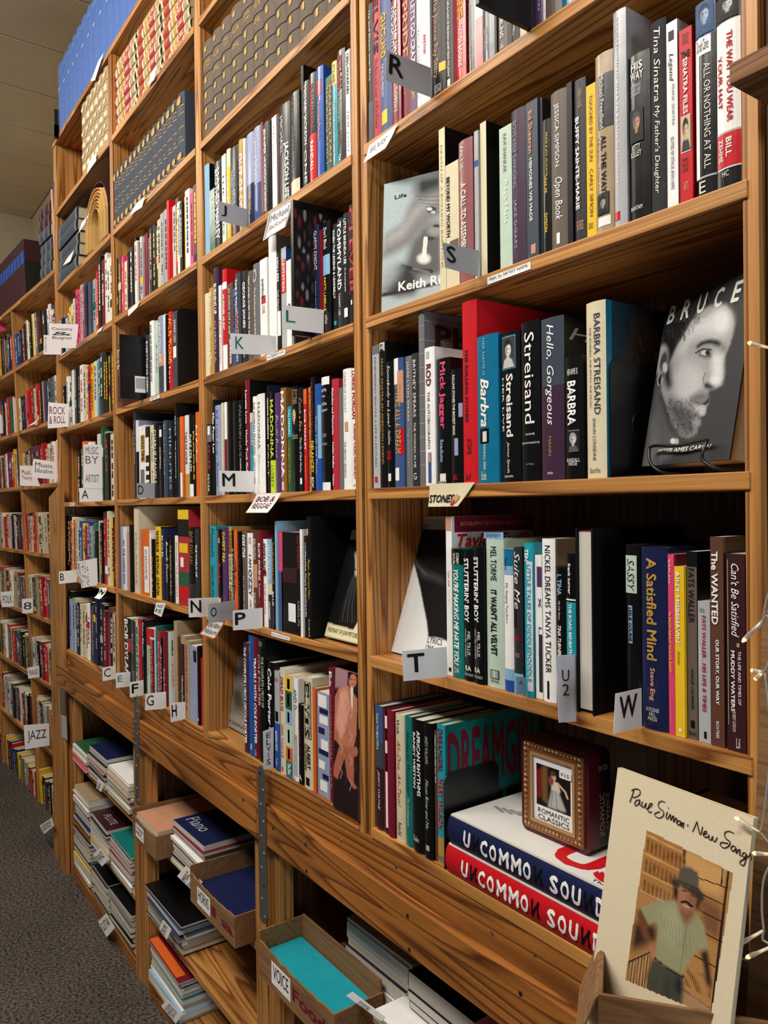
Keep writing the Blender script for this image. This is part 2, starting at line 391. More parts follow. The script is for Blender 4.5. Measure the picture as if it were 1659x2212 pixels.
# black bracket at the upper left corner
cl = MB(); q = onY(117, 285, -0.02); cl.box(q.x, q.x + 0.012, -0.02, 0.10, q.z - 0.025, q.z + 0.03); cl.box(q.x, q.x + 0.012, -0.02, -0.004, q.z - 0.03, q.z + 0.10)
tag(cl.build('corner_bracket', BLACKM), 'black corner bracket at the top left corner of the bookcase', 'bracket')
# nail heads and screw holes in the fascia and apron

# ================================================================== the far bookcase, a little askew
PV = Vector((UP[0][0] - 0.012, 0.105, 0))
LR = Matrix.Rotation(R(2.6), 4, 'Z') @ Matrix.Rotation(R(2.1), 4, 'X')
LM = Matrix.Translation(PV) @ LR
LI = LM.inverted()
def onL(px, py, Y=0.0):
    p0 = LM @ Vector((0, Y, 0)); n_ = (LR @ Vector((0, 1, 0)))
    return LI @ on_plane(px, py, p0, n_)
lc = empty('bookcase'); lc.matrix_world = LM
tag(lc, 'far wooden bookcase at the left edge, full of small music books', 'bookcase')
LZ = [onL(x, y).z for x, y in ((119, 580), (95, 756), (133, 900), (131, 1041), (117, 1199), (118, 1344), (119, 1488), (121, 1632))] + [onL(121, 1800).z]
lxr = 0.0
lu = onL(50, 1150).x; lu2 = 2 * lu - lxr
lu3 = max(3 * lu - 2 * lxr, XF + 0.12 - PV.x)
LXB = [(lu + 0.012, lxr - 0.02), (lu2 + 0.012, lu - 0.012), (lu3 + 0.012, lu2 - 0.012)]
for x in (lxr - 0.02, lu - 0.012, lu2 - 0.012, lu3 - 0.012):
    box('upright', x, x + 0.022, 0, 0.25, 0, LZ[0] - 0.021, WZ, lc, 0.0015)
for a, b in LXB:
    for k, z in enumerate(LZ):
        if k == 0: continue
        box('shelf', a - 0.002, b, -0.002, 0.245, z - 0.021, z, WX, lc, 0.0015)
box('shelf', lu3 - 0.02, lxr + 0.003, -0.003, 0.25, LZ[0] - 0.02, LZ[0], WX, lc, 0.0015)
box('back_panel', lu3, lxr, 0.25, 0.26, 0.0, LZ[0] - 0.02, WZD, lc)
box('toe_board', lu3, lxr - 0.02, 0.02, 0.035, 0, LZ[8] - 0.02, WXD, lc)
# ================================================================== books
T00, T40, T78, T12 = (0, 0), (400, 0), (780, 0), (1209, 0)
def tl(c, r): return ({0: 0, 1: 400, 2: 780, 3: 1209}[c], {0: 0, 1: 550, 2: 1100, 3: 1612}[r])

def spine_y(x, w, bulge): return -bulge * (1 - (2 * x / w - 1) ** 2) if bulge else 0.0
def cover_vf(w, h, d, t, bulge, n=6):
    out = [(0, d), (0, 0.0015 if bulge else 0)] ; inn = [(t, d), (t, t)]
    if bulge:
        out += [(w * i / n, spine_y(w * i / n, w, bulge)) for i in range(0, n + 1)]
        inn += [(t + (w - 2 * t) * i / n, spine_y(w * i / n, w, bulge) + t) for i in range(0, n + 1)]
        out.pop(1); inn.pop(1)
    else: out += [(w, 0)]; inn += [(w - t, t)]
    out += [(w, d)]; inn += [(w - t, d)]
    k = len(out); V = [(x, y, 0) for x, y in out] + [(x, y, 0) for x, y in inn] + [(x, y, h) for x, y in out] + [(x, y, h) for x, y in inn]
    F = []
    for i in range(k - 1):
        F += [(i, i + 1, 2 * k + i + 1, 2 * k + i), (k + i + 1, k + i, 3 * k + i, 3 * k + i + 1), (i + 1, i, k + i, k + i + 1), (2 * k + i, 2 * k + i + 1, 3 * k + i + 1, 3 * k + i)]
    F += [(0, 2 * k, 3 * k, k), (k - 1, 2 * k - 1, 4 * k - 1, 3 * k - 1)]
    return V, F
def patch(w, h, bulge, a, b, x0, x1, off=0.0005, n=6):
    V = []; F = []
    for i in range(n + 1):
        x = w * (x0 + (x1 - x0) * i / n); y = spine_y(x, w, bulge) - off
        V += [(x, y, h * (1 - b)), (x, y, h * (1 - a))]
    for i in range(n): F.append((2 * i, 2 * i + 2, 2 * i + 3, 2 * i + 1))
    return V, F
def book(X0, X1, Y0, Z0, h, col, items='', ikc='W', d=0.165, hard=True, gloss=1, name='book', page=0, side=None):
    w = max(0.004, X1 - X0 - 0.0007)
    bulge = 0.0
    if hard and w > 0.014: bulge = min(0.0035, w * 0.12)
    t = 0.0022 if hard else 0.0006
    if w < 0.008: t = min(t, w * 0.25)
    V, F = cover_vf(w, h, d, t, bulge)
    o = obj(name, V, F, paper_mat(col, gloss)); o.location = (X0, Y0, Z0)
    e = 0.003 if hard else 0.0004
    V, F = box_vf(t, w - t, 0.006, d - e, e, h - e)
    obj('page_block', V, F, PAGES[page], o)
    if side:
        V = [(w + 0.0003, 0.0, 0.0), (w + 0.0003, d, 0), (w + 0.0003, d, h), (w + 0.0003, 0, h)]
        obj('cover_panel', V, [(0, 1, 2, 3)], paper_mat(side, gloss), o)
    for it in [s.strip() for s in items.split(';') if s.strip()]:
        if it[0] == '#':       # coloured panel  #a-b,C[,x0-x1]
            p = it[1:].split(','); a, b = map(float, p[0].split('-')); x0, x1 = (0.0, 1.0)
            if len(p) > 2: x0, x1 = map(float, p[2].split('-'))
            V, F = patch(w, h, bulge, a, b, x0, x1); obj('spine_panel', V, F, paper_mat(p[1], gloss), o); continue
        a, b, c, s_, ic, fl = 0.07, 0.93, 0.5, 0.5, ikc, ''
        if it[0] == '[':
            q, it = it[1:].split(']', 1); q = q.split(',')
            a, b = map(float, q[0].split('-'))
            if len(q) > 1 and q[1]: c = float(q[1])
            if len(q) > 2 and q[2]: s_ = float(q[2])
            if len(q) > 3 and q[3]: ic = q[3]
            if len(q) > 4: fl = q[4]
        it = it.strip()
        if not it: continue
        if 'h' in fl:
            def mp(u, v, a=a, b=b, c=c, s_=s_):
                x = w * (c + (u - 0.5) * s_); return (x, spine_y(x, w, bulge) - 0.0009, h * (1 - a - (1 - v) * (b - a)))
        else:
            def mp(u, v, a=a, b=b, c=c, s_=s_):
                x = w * (c + (v - 0.5) * s_); return (x, spine_y(x, w, bulge) - 0.0009, h * (1 - a - u * (b - a)))
        letter_mesh(it, mp, ink(ic), o, 'lettering', 0.3 if 'i' in fl else 0.0, 0.012 if 'b' in fl else 0.0)
    return o

ORD = ['', 'first', 'second', 'third', 'fourth', 'fifth', 'sixth', 'seventh', 'eighth', 'ninth', 'tenth', 'eleventh', 'twelfth', 'thirteenth', 'fourteenth',
       'fifteenth', 'sixteenth', 'seventeenth', 'eighteenth', 'nineteenth', 'twentieth', 'twenty-first', 'twenty-second', 'twenty-third', 'twenty-fourth',
       'twenty-fifth', 'twenty-sixth', 'twenty-seventh', 'twenty-eighth', 'twenty-ninth', 'thirtieth']
ALLB = []
def shelf_row(t, k, shelfname, group, text, Y0=0.004, d=0.165, gl=None, startn=1, xoff=0.0):
    """one line per book: left, right, top (all seen on the shelf front), colour/ink/flags; lettering items"""
    i = startn; prev = None
    for ln in [l for l in text.strip().split('\n') if l.strip()]:
        head, _, items = ln.partition('|')
        f = head.split(); xl, xr, yt = map(float, f[:3]); c = f[3]; ic = f[4] if len(f) > 4 else 'W'; fl = f[5] if len(f) > 5 else ''
        yb = None
        # the shelf's front line at this place gives the lower end
        xm = (xl + xr) / 2
        px_m, pyt = tp(t, xm, yt)
        for _ in range(3):
            pz = ZS[k]
            # image y of shelf top at px_m: search
            lo, hi = 0.0, 2600.0
            for __ in range(22):
                m = (lo + hi) / 2 - 200
                if onY(px_m, m, Y0).z > pz: lo = (lo + hi) / 2
                else: hi = (lo + hi) / 2
            break
        yb = (lo + hi) / 2 - 200
        ym = (pyt + yb) / 2
        ym = max(ym, pyt)
        A = onY(tp(t, xl, 0)[0], ym, Y0).x; B = onY(tp(t, xr, 0)[0], ym, Y0).x
        h = onY(px_m, pyt, Y0).z - ZS[k]
        h = max(0.12, min(h, ZS[k - 1] - 0.0225 - ZS[k]))
        if prev is not None and A < prev + 0.0002: A = prev + 0.0002
        if B < A + 0.004: B = A + 0.004
        hard = 'p' not in fl; g = 2 if 'g' in fl else (0 if 'c' in fl else 1)
        dd = d
        for ch in fl:
            if ch in '23': dd = 0.19 if ch == '2' else 0.235
        if h > 0.265: dd = max(dd, 0.2)
        side = fl.split('=')[1][0] if '=' in fl else None
        o = book(A, B, Y0 + (i * 7 % 4) * 0.0012, ZS[k] + 0.0004, h, c, items, ic, dd, hard, g, page=i % 2, side=side)
        prev = B
        cn = PAL[c][1]; inn = PAL[ic][1]
        if items.strip(): lab = '%s book, %s lettering, %s from left %s' % (cn, inn, ORD[i], shelfname)
        else: lab = 'plain %s book, %s from left %s' % (cn, ORD[i], shelfname)
        tag(o, lab, 'book', group); ALLB.append((k, A, B))
        i += 1

# ---- right-hand bay
shelf_row(tl(2, 0), 3, 'in the R card row', 'books on the shelf behind the R card', '''
45 86 25 K W | [.05-.55,.5,.4,W] Up and Down with Elvis; #.7-1,H
88 150 -60 J K | [.02-.42,.5,.62,K,b] ELVIS; [.45-.93,.5,.4,K] The films and career of Elvis Presley
152 240 -60 n Y | [.14-.46,.4,.5,Y,b] GRACELAND; [.5-.74,.3,.25,W] OF ELVIS PRESLEY; #.84-.94,Y,.15-.7
243 318 -10 M W g | [.04-.62,.45,.6,W,b] THE DEATH OF ELVIS; [.68-.9,.6,.35] C THOMPSON II
320 380 -30 M o | [.04-.5,.5,.7,o,b] PRIDE; [.54-.8,.4,.3] Charley
382 440 -60 V W p | [.06-.62,.5,.6,W,b] LET'S GO CRAZY; [.76-.88,.5,.4,Y] NIGHT
442 474 -60 W K p | [.3-.9,.4,.35] The Truth Complex
478 552 -60 w P p | [.36-.54,.4,.3,P,b] ARETHA; [.62-.8,.5,.3,C] QUEST
555 662 -90 K o | [.08-.82,.35,.5,o,i] The Johnnie Ray Story; [.88-.96,.5,.5,W] ARCADE BOOKS; #.70-.78,Y,.62-1
665 726 -100 D W | [.1-.88,.5,.32,W,b] A LIFE & MUSIC OF BERGMAN JANET READ WILLROAD; #.9-.97,W,.3-.7
728 760 -110 M R c |
763 836 -120 R W g | [.1-.36,.5,.6,Y,b] BLUES HOPPER; [.42-.86,.5,.42,W,b] VICTOR BOCKRIS
838 892 -120 K S g | [.2-.8,.4,.3,S] A live concert diary
895 964 -140 S R pg | #.4-1,J,.1-1
967 1060 -120 H S g | [.55-.85,.35,.3,S] KENTUCKY
1064 1074 -150 K K |
1077 1155 -150 X W | [.5-.8,.5,.4,W,b] SIBLING; [.88-.94,.5,.4] HR
1158 1192 -160 K C | [.3-.7,.4,.3,C] Songs
1194 1262 -180 K W | [.4-.9,.4,.28,W] ALL TOO WELL
1265 1320 -180 C K p | [.3-.9,.5,.3] Lyrics
''', startn=1)
shelf_row(tl(2, 0), 3, 'in the R card row', 'books on the shelf behind the R card', '''
1372 1460 -190 V S g | [.1-.8,.5,.4,S,i] Purple Notes
1463 1595 -200 X M | [.5-.7,.5,.5,M] The Roses
1598 1690 -200 b W g | [.5-.9,.5,.5] Blue
1693 1760 -200 K W | [.5-.9,.5,.5] Rock
''', startn=21)
shelf_row(tl(2, 0), 4, 'in the S card row', 'books on the shelf behind the S card', '''
612 662 1015 C U p=K | [.1-.85,.4,.3,A] DEATH OF A ROLLING BARITONE
668 774 1290 C K p=K | [.1-.58,.2,.26,K,b] BEYOND MY WORTH; #.62-.8,X,.3-.95
778 892 1110 F W g | [.02-.2,.3,.3] WILLIE; [.3-.8,.42,.4,W,b] A CALL TO ASSEMBLY
905 938 1040 S B pg | #.2-.24,B; #.82-1,w
940 990 965 C D p3=K |
1096 1196 1000 Q G p | [.05-.32,.45,.26,G] RAVI SHANKAR; [.38-.68,.5,.34,w] Raga Mala
1198 1314 868 p W | [.07-.5,.32,.3,I] BOYS KEEP SWINGING; [.58-.9,.32,.3,I] JAKE SHEARS
1318 1412 800 H W p2 | [.06-.33,.4,.34,o,b] Ed Sheeran; [.36-.76,.4,.26,W,b] MEMORIES WE MADE; #.91-.97,o,.35-.75
1415 1436 770 D W p2 |
1438 1508 950 K Y g | [.1-.42,.6,.24,Y] PRIDE & JOY ALWAYS; [.42-.55,.5,.3,Y] HEAR ME; [.7-.84,.5,.34,Y,b] DYSON
1512 1642 722 X W | [.08-.48,.45,.34,w] JESSICA SIMPSON; [.55-.82,.5,.55,w,i] Open Book; #.9-.97,w,.4-.6
''')
shelf_row(tl(3, 0), 4, 'in the S card row', 'books on the shelf behind the S card', '''
60 104 655 K G |
106 202 625 D W | [.06-.18,.6,.3,o] ANDREA WARNER; [.23-.8,.35,.36,w,b] BUFFY SAINTE-MARIE; [.87-.93,.5,.6,o,h] THE AUTHORIZED
206 284 665 Y K p | [.07-.5,.5,.34,U] TOUCHED BY THE SUN; [.55-.86,.5,.34,U] CARLY SIMON; [.9-.94,.4,.5,K,h] GRO
286 430 420 A K g | #.12-.42,D,.2-1; [.12-.42,.45,.24,W] Michael Freedland; [.46-.78,.52,.28,K,b] ALL THE WAY; [.46-.8,.18,.12,K] A Biography of Frank Sinatra; #.78-.9,D,.1-.8; #.915-.965,w,.15-.85
434 538 80 S W g3=S | [.03-.5,.35,.2,W] REMEMBERING SINATRA; [.5-.8,.35,.16,W] A LIFE IN PICTURES; #.93-.97,R,.05-.5
541 715 420 K W g | [.05-.1,.45,.55,W,hb] HIS; [.105-.16,.45,.62,W,hb] WAY; [.18-.25,.4,.5,S,h] THE UNAUTHORIZED BIOGRAPHY; [.54-.575,.4,.4,W,h] KITTY; [.58-.615,.4,.5,W,h] KELLEY; [.91-.935,.4,.55,W,h] BANTAM
720 848 158 D W c | [.04-.42,.5,.4,W,i] Tina Sinatra; [.44-.9,.45,.42,W,i] My Father's Daughter
850 940 165 w K p2=S | #.05-.1,K,.2-.7; [.17-.32,.4,.5,K,i] Legend; [.34-.56,.6,.24,G] FRANK SINATRA; [.62-.9,.5,.28,K] EDITED BY ETHLIE ANN VARE
956 1060 222 R W p | [.03-.09,.5,.5,K,h] KUNTZ AND KUNTZ; [.13-.17,.5,.7,K,hb] THE; [.17-.49,.5,.36,w,b] SINATRA FILES; #.5-.71,C,.1-.9; [.74-.82,.4,.5,K,h] THE SECRET FBI DOSSIER; [.88-.93,.5,.4,o,h] ARTS
1075 1240 5 K W g | #0-.18,n; #.18-.27,w,0-.8; [.19-.25,.4,.6,K,h] Donald Clarke; #.27-.9,w,0-.22; [.32-.86,.62,.3,W] ALL OR NOTHING AT ALL; #.895-.905,S; [.92-.98,.35,.34,W,h] E
1246 1440 -40 w J g | #0-.13,D; [.19-.66,.6,.24,R,b] THE WAY YOU WEAR; [.3-.58,.18,.2,R,b] YOUR HAT; #.705-.715,S; #.715-.89,R; [.74-.84,.55,.24,W,b] BILL; [.74-.86,.2,.2,W,b] ZEHME; #.9-1,K; [.91-.94,.4,.3,W,h] HC
''', startn=12)
shelf_row(tl(2, 1), 5, 'above the STONES sign', 'books on the shelf above the STONES sign', '''
83 138 720 S G p | #0-.06,G; [.08-.85,.4,.25,G] REMEMBERING SINATRA A LIFE IN PICTURES; #.92-.96,R,.2-.6
142 196 690 K c 3 | #.01-.07,W,.2-.9; [.12-.84,.6,.24,g] FRANK SINATRA AN AMERICAN LEGEND; [.3-.62,.25,.2,g] BY NANCY SINATRA
202 264 850 K W g | [.03-.52,.4,.5,W,i] Somebody to Love?; [.55-.66,.5,.3,W] A Rock-and-Roll Memoir; [.71-.78,.4,.6,R,hb] GRACE SLICK; #.89-.95,W,.25-.65
268 344 825 n Y g | #0-.2,w,0-.6; #.1-.35,o,.5-1; [.2-.74,.5,.6,g,b] IT WAS ALL A DREAM; #.55-.75,R,.6-1; #.85-.95,w,.1-.6
346 398 805 G W p | [.04-.5,.4,.34,W] JAMIE LYNN SPEARS; [.55-.85,.4,.3,S,i] Things I Should Have Said
400 460 785 D W | [.05-.48,.5,.36,W] BRITNEY SPEARS; [.52-.86,.5,.3,W] THE WOMAN IN ME; [.9-.95,.5,.4,W,h] G
460 508 455 G D 3=G | #.0-.003,S; #.08-.083,S; #.16-.163,S; #.24-.243,S; #.32-.323,S; #.4-.403,S; #.48-.483,S; #.56-.563,S; #.64-.643,S; #.72-.723,S; #.8-.803,S; #.88-.883,S
512 592 740 w M 2=w | #.03-.08,S,.25-.6; [.12-.28,.5,.5,M,b] ROD; [.32-.74,.5,.26,D] THE AUTOBIOGRAPHY; #.76-.98,n,.4-.7; #.76-.83,o,.45-.65
596 704 825 K P g | [.03-.56,.5,.5,P,b] Mick Jagger; [.64-.82,.45,.26,L,b] Scaduto; #.91-.97,W,.25-.7; [.97-.99,.45,.6,W,h] McKAY
708 806 912 K W g | [.05-.57,.4,.22,W,b] ROLLING STONES THE BIGGEST BANG; #.3-.42,I,.75-1; #.6-.75,I,.4-.7; [.92-.96,.5,.3,R,h] E
808 926 370 R m c3=R | [.26-.66,.35,.22,m,b] THE ROLLING STONES; [.75-.84,.5,.3,m,h] 50; [.94-.98,.4,.4,m,ih] bd
''')
shelf_row(tl(2, 1), 5, 'above the STONES sign', 'books on the shelf above the STONES sign', '''
930 1098 640 b W g | [.02-.27,.4,.13,L] HER NAME IS; [.29-.62,.42,.42,W,ib] Barbra; #.63-.73,K,.15-.6; #.65-.72,W,.3-.5; [.74-.91,.4,.12,W] RANDALL RIESE; [.92-.98,.35,.26,W,h] Birch Lane Press
1112 1262 612 K W g | #.025-.25,b,.04-.82; #.03-.245,S,.07-.79; #.07-.13,o,.3-.62; [.28-.7,.5,.36,W,b] Streisand; [.3-.66,.1,.12,W] HER LIVE; [.73-.94,.4,.17,W,i] James Spada; [.955-.97,.4,.5,W,h] CROWN
1272 1425 530 K W g | [.07-.64,.5,.5,w] Streisand; [.7-.712,.5,.5,W,h] ANNE; [.755-.767,.5,.9,W,h] EDWARDS; [.89-.9,.5,.4,S,h] LITTLE,
1436 1620 500 H W g2=K | #.42-1,p; [.04-.66,.42,.4,w,i] Hello, Gorgeous; [.73-.85,.42,.12,g] MANN; [.95-.965,.42,.25,W,h] HMH
''', startn=12)
shelf_row(tl(3, 1), 5, 'above the STONES sign', 'books on the shelf above the STONES sign', '''
48 188 812 K W g | [.1-.15,.5,.6,W,h] HER NAME IS; [.2-.56,.45,.5,w,b] BARBRA; #.6-.78,G,.2-.85; [.83-.86,.5,.75,W,h] RANDALL; [.86-.89,.5,.5,W,h] RIESE
205 362 372 C N g=b | [.07-.64,.62,.3,N] BARBRA STREISAND; [.14-.6,.25,.12,N] THE WOMAN, THE MYTH, THE MUSIC; [.66-.9,.45,.16,N] SHAUN CONSIDINE; [.94-.97,.45,.55,K,h] Delacorte Press
''', startn=16)
shelf_row(tl(2, 2), 6, 'in the T card row', 'books on the shelf behind the T card', '''
668 716 60 w P p2=s | #.0-.09,o,0-.9; [.34-.44,.4,.4,R,i] Taylor Swift; [.46-.56,.4,.3,C,i] Love Story; #.95-.975,K,.3-.7
718 812 318 T W g | #0-.12,K; [.03-.12,.35,.2,W,b] TAYLOR; [.03-.12,.65,.2,W,b] COREY; [.16-.9,.5,.44,w,bi] YOU'RE MAKING ME HATE YOU; [.92-.96,.5,.4,W,h] DA
818 896 330 K W g | [.06-.55,.4,.55,w,b] STUTTERIN' BOY; [.62-.8,.6,.3,W] MEL TILLIS; [.6-.82,.25,.16,W] WALTER WAGER; [.88-.92,.5,.6,W,hb] RA; [.93-.96,.5,.9,S,h] Associates
900 986 305 K W g | [.07-.55,.35,.5,w,b] STUTTERIN' BOY; [.62-.8,.55,.28,W] MEL TILLIS; [.6-.82,.22,.15,W] WALTER WAGER; [.88-.92,.4,.55,W,hb] RA; [.93-.96,.45,.8,S,h] Associates
990 1130 240 Q K g | [.05-.28,.5,.34,K] MEL TORME; [.34-.78,.5,.36,K,b] IT WASN'T ALL VELVET; #.88-.94,D,.25-.75; #.885-.935,Q,.3-.7; [.945-.965,.5,.5,K,h] VIKING
1135 1210 318 w K g | #0-.12,b; #.12-.18,L; [.06-.15,.3,.3,K] Torme; [.24-.52,.35,.34,K] My Singing Teachers; #.84-.92,L; #.92-1,B
1214 1288 305 D W g | [.03-.42,.5,.6,W,i] Suite Me; #.33-.55,K,0-.4; #.6-.64,M,.2-.8; [.72-.75,.5,.4,o,h] MOOD; #.86-1,L
1305 1372 270 Z w g | [.04-.12,.4,.5,w,b] TEN; #.12-.96,s,.4-1; [.14-.9,.65,.4,Z,b] LITTLE TALES OF DIDDLEDOODLE
1376 1432 368 w V p | #.08-.22,V,.3-1; [.3-.36,.7,.5,V,hb] X; [.5-.7,.7,.4,V] LIVE; #.55-.95,D,.5-1
1440 1546 238 w K 2=A | [.04-.82,.5,.42,K] NICKEL DREAMS TANYA TUCKER; #.87-.98,K,.4-.55
1552 1640 468 K L g | [.05-.2,.4,.5,L,b] I, TINA; [.24-.38,.4,.2,W,i] My Life Story; [.42-.64,.4,.34,W,bi] TINA TURNER; [.66-.9,.4,.2] with KURT LODER
''', startn=1)
shelf_row(tl(3, 2), 6, 'in the T card row', 'books on the shelf behind the T card', '''
58 146 360 K W g | [.06-.26,.4,.28,w,b] frank turner; #.29-.3,w; #.31-1,Z; [.32-.8,.45,.3,w,b] THE ROAD BENEATH MY FEET
''', startn=12)
shelf_row(tl(3, 2), 6, 'right of the W card', 'books on the shelf behind the W card', '''
520 640 285 K L g | #.06-.27,Q,0-.8; [.08-.26,.4,.5,D,i] SASSY; #.34-.55,L,.2-.5; [.35-.54,.35,.22,K,b] LESLIE GOURSE
648 858 305 N g g | [.06-.62,.45,.4,g,b] A Satisfied Mind; [.66-.84,.45,.24,o,b] Steve Eng; [.88-.9,.45,.5,W,h] RUTLEDGE; [.905-.925,.45,.25,W,h] HILL; [.93-.95,.45,.35,W,h] PRESS
862 914 362 P Y p=M | [.03-.16,.3,.3,W] KAPLAN; [.32-.66,.35,.4,Y,b] 96 FACTS ABOUT TAYLOR SWIFT; [.8-.96,.4,.2,o] ILLUSTRATED
918 998 458 Y w p=Y | [.03-.46,.35,.4,w,b] AIN'T MISBEHAVIN'; [.5-.58,.4,.3,K,i] Kirkeby; #.95-.97,w,.35-.65
1004 1086 340 X K p=K | #0-.08,K; [.09-.38,.45,.6,K] FATS WALLER; [.62-.84,.5,.2,K,b] WALLER CALABRESE; #.9-.94,K,.3-.7; [.955-.98,.5,.7,K,h] Books
1096 1196 738 S R p | [.05-.08,.35,.4,K,h] NON FICTION; [.1-.78,.5,.3,J,b] FATS WALLER . HIS LIFE & TIMES; [.32-.46,.2,.18,w,i] Joel Vance; #.92-.97,K,.45-.65
1200 1308 222 U w p=X | [.07-.42,.35,.5,w,b] The WANTED; [.49-.8,.5,.3,w,b] OUR STORY, OUR WAY; [.88-.96,.5,.22,w] BOXTREE
1330 1484 358 m W p | #.03-.87,C,.08-.1; [.05-.42,.5,.42,w,i] Can't Be Satisfied; #.45-.47,o,.55-.7; [.49-.8,.35,.2,w,b] MUDDY WATERS; [.49-.76,.7,.16,w] THE LIFE AND TIMES OF; [.8-.9,.4,.18,C] ROBERT GORDON; [.93-.98,.6,.2,W,h] Lil
''')
shelf_row(tl(2, 2), 7, 'left of the black bookend', 'books on the bottom shelf beside the box books', '''
108 170 1570 H W g | #.0-.3,n; [.06-.36,.4,.32,W] WALK TO BEAUTIFUL; #.5-1,m; [.52-.84,.5,.3,W,i] JIMMY WAYNE
174 190 1600 M W |
192 210 1600 K W | #.05-.15,w; #.25-.35,w; #.5-.95,w
213 264 1605 M J c | [.3-.7,.4,.34,J] Country Music
268 342 1640 C o g | [.04-.16,.4,.34,K] Welk; [.2-.72,.45,.42,J,i] Ah-One, Ah-Two!; [.85-.95,.5,.4,K] Prentice Hall
347 404 1655 T K g | [.12-.6,.5,.45,K,i] Wunnerful, Wunnerful!; [.63-.85,.5,.3,C,i] The Autobiography
408 498 1680 K w g | [.08-.57,.68,.26,w,b] AFRICAN RHYTHMS; [.1-.52,.3,.26,w,b] RANDY WESTON; [.88-.92,.4,.5,W,h] Duke
502 572 1705 K S g | [.1-.3,.5,.34,S] ANDY WILLIAMS; [.42-.78,.5,.34,Q,i] Moon River and Me; #.9-.94,S,.3-.7
575 598 1770 U W | [.03-.4,.5,.5,C,b] THERE'S NEVER BEEN ANY TIME
602 668 1720 Z J g3=E | #.8-1,g; [.03-.34,.5,.55,M,b] DREAMGIRL; [.38-.74,.5,.55,R,b] MARY WILSON; [.93-.97,.5,.7,b,h] PRESS
''')

# ---- third bay
shelf_row(tl(1, 0), 3, 'in the J card row', 'books on the shelf behind the J card', '''
148 188 1310 L W c=K |
190 230 1505 E Q pg | [.1-.6,.5,.2,Q] Jazz
233 292 1285 K W g | [.08-.9,.5,.6,w,b] BROTHER MARLEY
294 324 1230 Q G pg | [.2-.9,.4,.4,E] THE TIMES
313 354 1190 C Y g | #.2-1,Y; [.3-.9,.5,.4,w,b] DREAMS
357 424 1168 K L g | [.25-.8,.4,.4,L,b] ALBERTA HUNTER; #.85-.98,m
426 463 1112 g w g | [.15-.9,.6,.6,w,b] OUT OF SYNC
465 480 1100 w G p | 
483 540 1060 I N g | #.55-1,N; [.7-.9,.5,.3,g] ERA
543 598 1010 I W g | [.12-.6,.4,.36,W,b] LATOYA JACKSON; #.6-1,n
600 620 968 M R |
623 680 975 K W g | [.06-.96,.4,.4,w,b] JENNIFER HUDSON HUDSON
682 720 920 w G pg | [.1-.5,.4,.3,S] Michael
722 746 905 m U | 
750 836 830 D W g | [.1-.5,.3,.34,S,b] MICHAEL; [.4-.98,.7,.4,w,b] JACKSON LIFE; 
842 914 738 K S g | [.04-.84,.35,.4,G] MICHAEL JACKSON A VISUAL; #.86-1,C
916 936 512 K W 3=K |
938 984 645 K W g | [.04-.6,.5,.5,w,b] MICHAEL JACKSON; [.65-.96,.5,.4,w] ONE
987 1044 585 K R g | [.1-.55,.5,.4,R,b] Michael Jackson love; #.56-1,R; [.62-.9,.5,.4,w,b] RANDALL
1048 1106 535 B o g | #.12-.26,J,.2-.8; [.3-.66,.5,.42,o,b] trumpet blues
1108 1162 600 E g p | #.06-1,m,.6-1; [.08-.9,.3,.3,g,b] THE KING AND I; [.1-.9,.75,.3,o,b] MANHATTAN
1165 1206 488 Z w g | #0-.22,Y; [.03-.2,.5,.5,b,b] ETTA JAMES; [.38-.96,.5,.4,W,b] RAGE TO SURVIVE THE ETTA JAMES STORY
1210 1275 398 D J g | [.05-.38,.45,.5,J,b] ETHEL; [.36-.64,.4,.3,C,i] An Autobiography; [.7-.84,.4,.34,c,b] of the Ville; [.92-.98,.4,.4,W,b] Old
1280 1315 395 w K p | [.03-.4,.5,.6,K,b] CREG MOUNTAIN; [.55-.95,.5,.3,J] TIME LOST
''')
shelf_row(tl(1, 1), 4, 'in the K card row', 'books on the shelf behind the K and L cards', '''
150 186 310 C A | 
188 224 265 g W g | [.05-.45,.5,.45,w,b] BRIAN JOHNSON; [.5-.9,.5,.45,w] The Lives of Brian
226 268 105 p W g | [.15-.44,.5,.5,w,b] BURNING UP; [.5-.9,.5,.3,S] CHERILLA
270 288 245 w R p | [.4-.9,.5,.5,R] Elvis Duncan
290 326 115 R w 3=R | #.13-.2,w; [.25-.6,.5,.4,w,b] MUDDIER MUSIC; #.75-1,w
328 378 228 U w p | [.05-.6,.4,.36,w,i] an outlaw and a lady; [.65-.95,.5,.36,w,b] JENNIFER
380 398 270 B K p | [.1-.5,.5,.5,K,b] THE THREE OF US
400 444 150 H w g | [.06-.42,.4,.44,w,b] TIME IS TIGHT; [.42-.75,.5,.6,o,b] BOOKER T; [.8-.96,.5,.4,w] JONES
447 494 128 D w g | [.12-.62,.45,.5,w,b] GEORGE JONES; [.7-.94,.5,.3,C] live
496 540 130 X w g | [.05-.9,.35,.4,w,b] TOM JONES OVER THE TOP AND BACK
542 594 72 G w g | [.05-.2,.4,.7,S,b] Q; [.25-.9,.4,.34,w] The Autobiography of QUINCY JONES
598 654 32 w R p | [.2-.4,.4,.5,K,b] you can hold a note; #.38-.46,J,.2-.8; [.48-.56,.5,.4,J] LOVE
658 720 -148 w S c3=S |
724 762 -18 K w | [.05-.3,.5,.4,w,b] HOLLESS; [.38-.6,.5,.3,w] THE PIRATE; #.6-.85,w,.3-.9
764 804 -60 S w p=B | #.12-.45,R; [.13-.43,.5,.5,w,b] LEVITATION
808 846 42 w K p | [.5-.6,.6,.5,K,b] ARTIST
850 862 -165 D w p3 |
''')
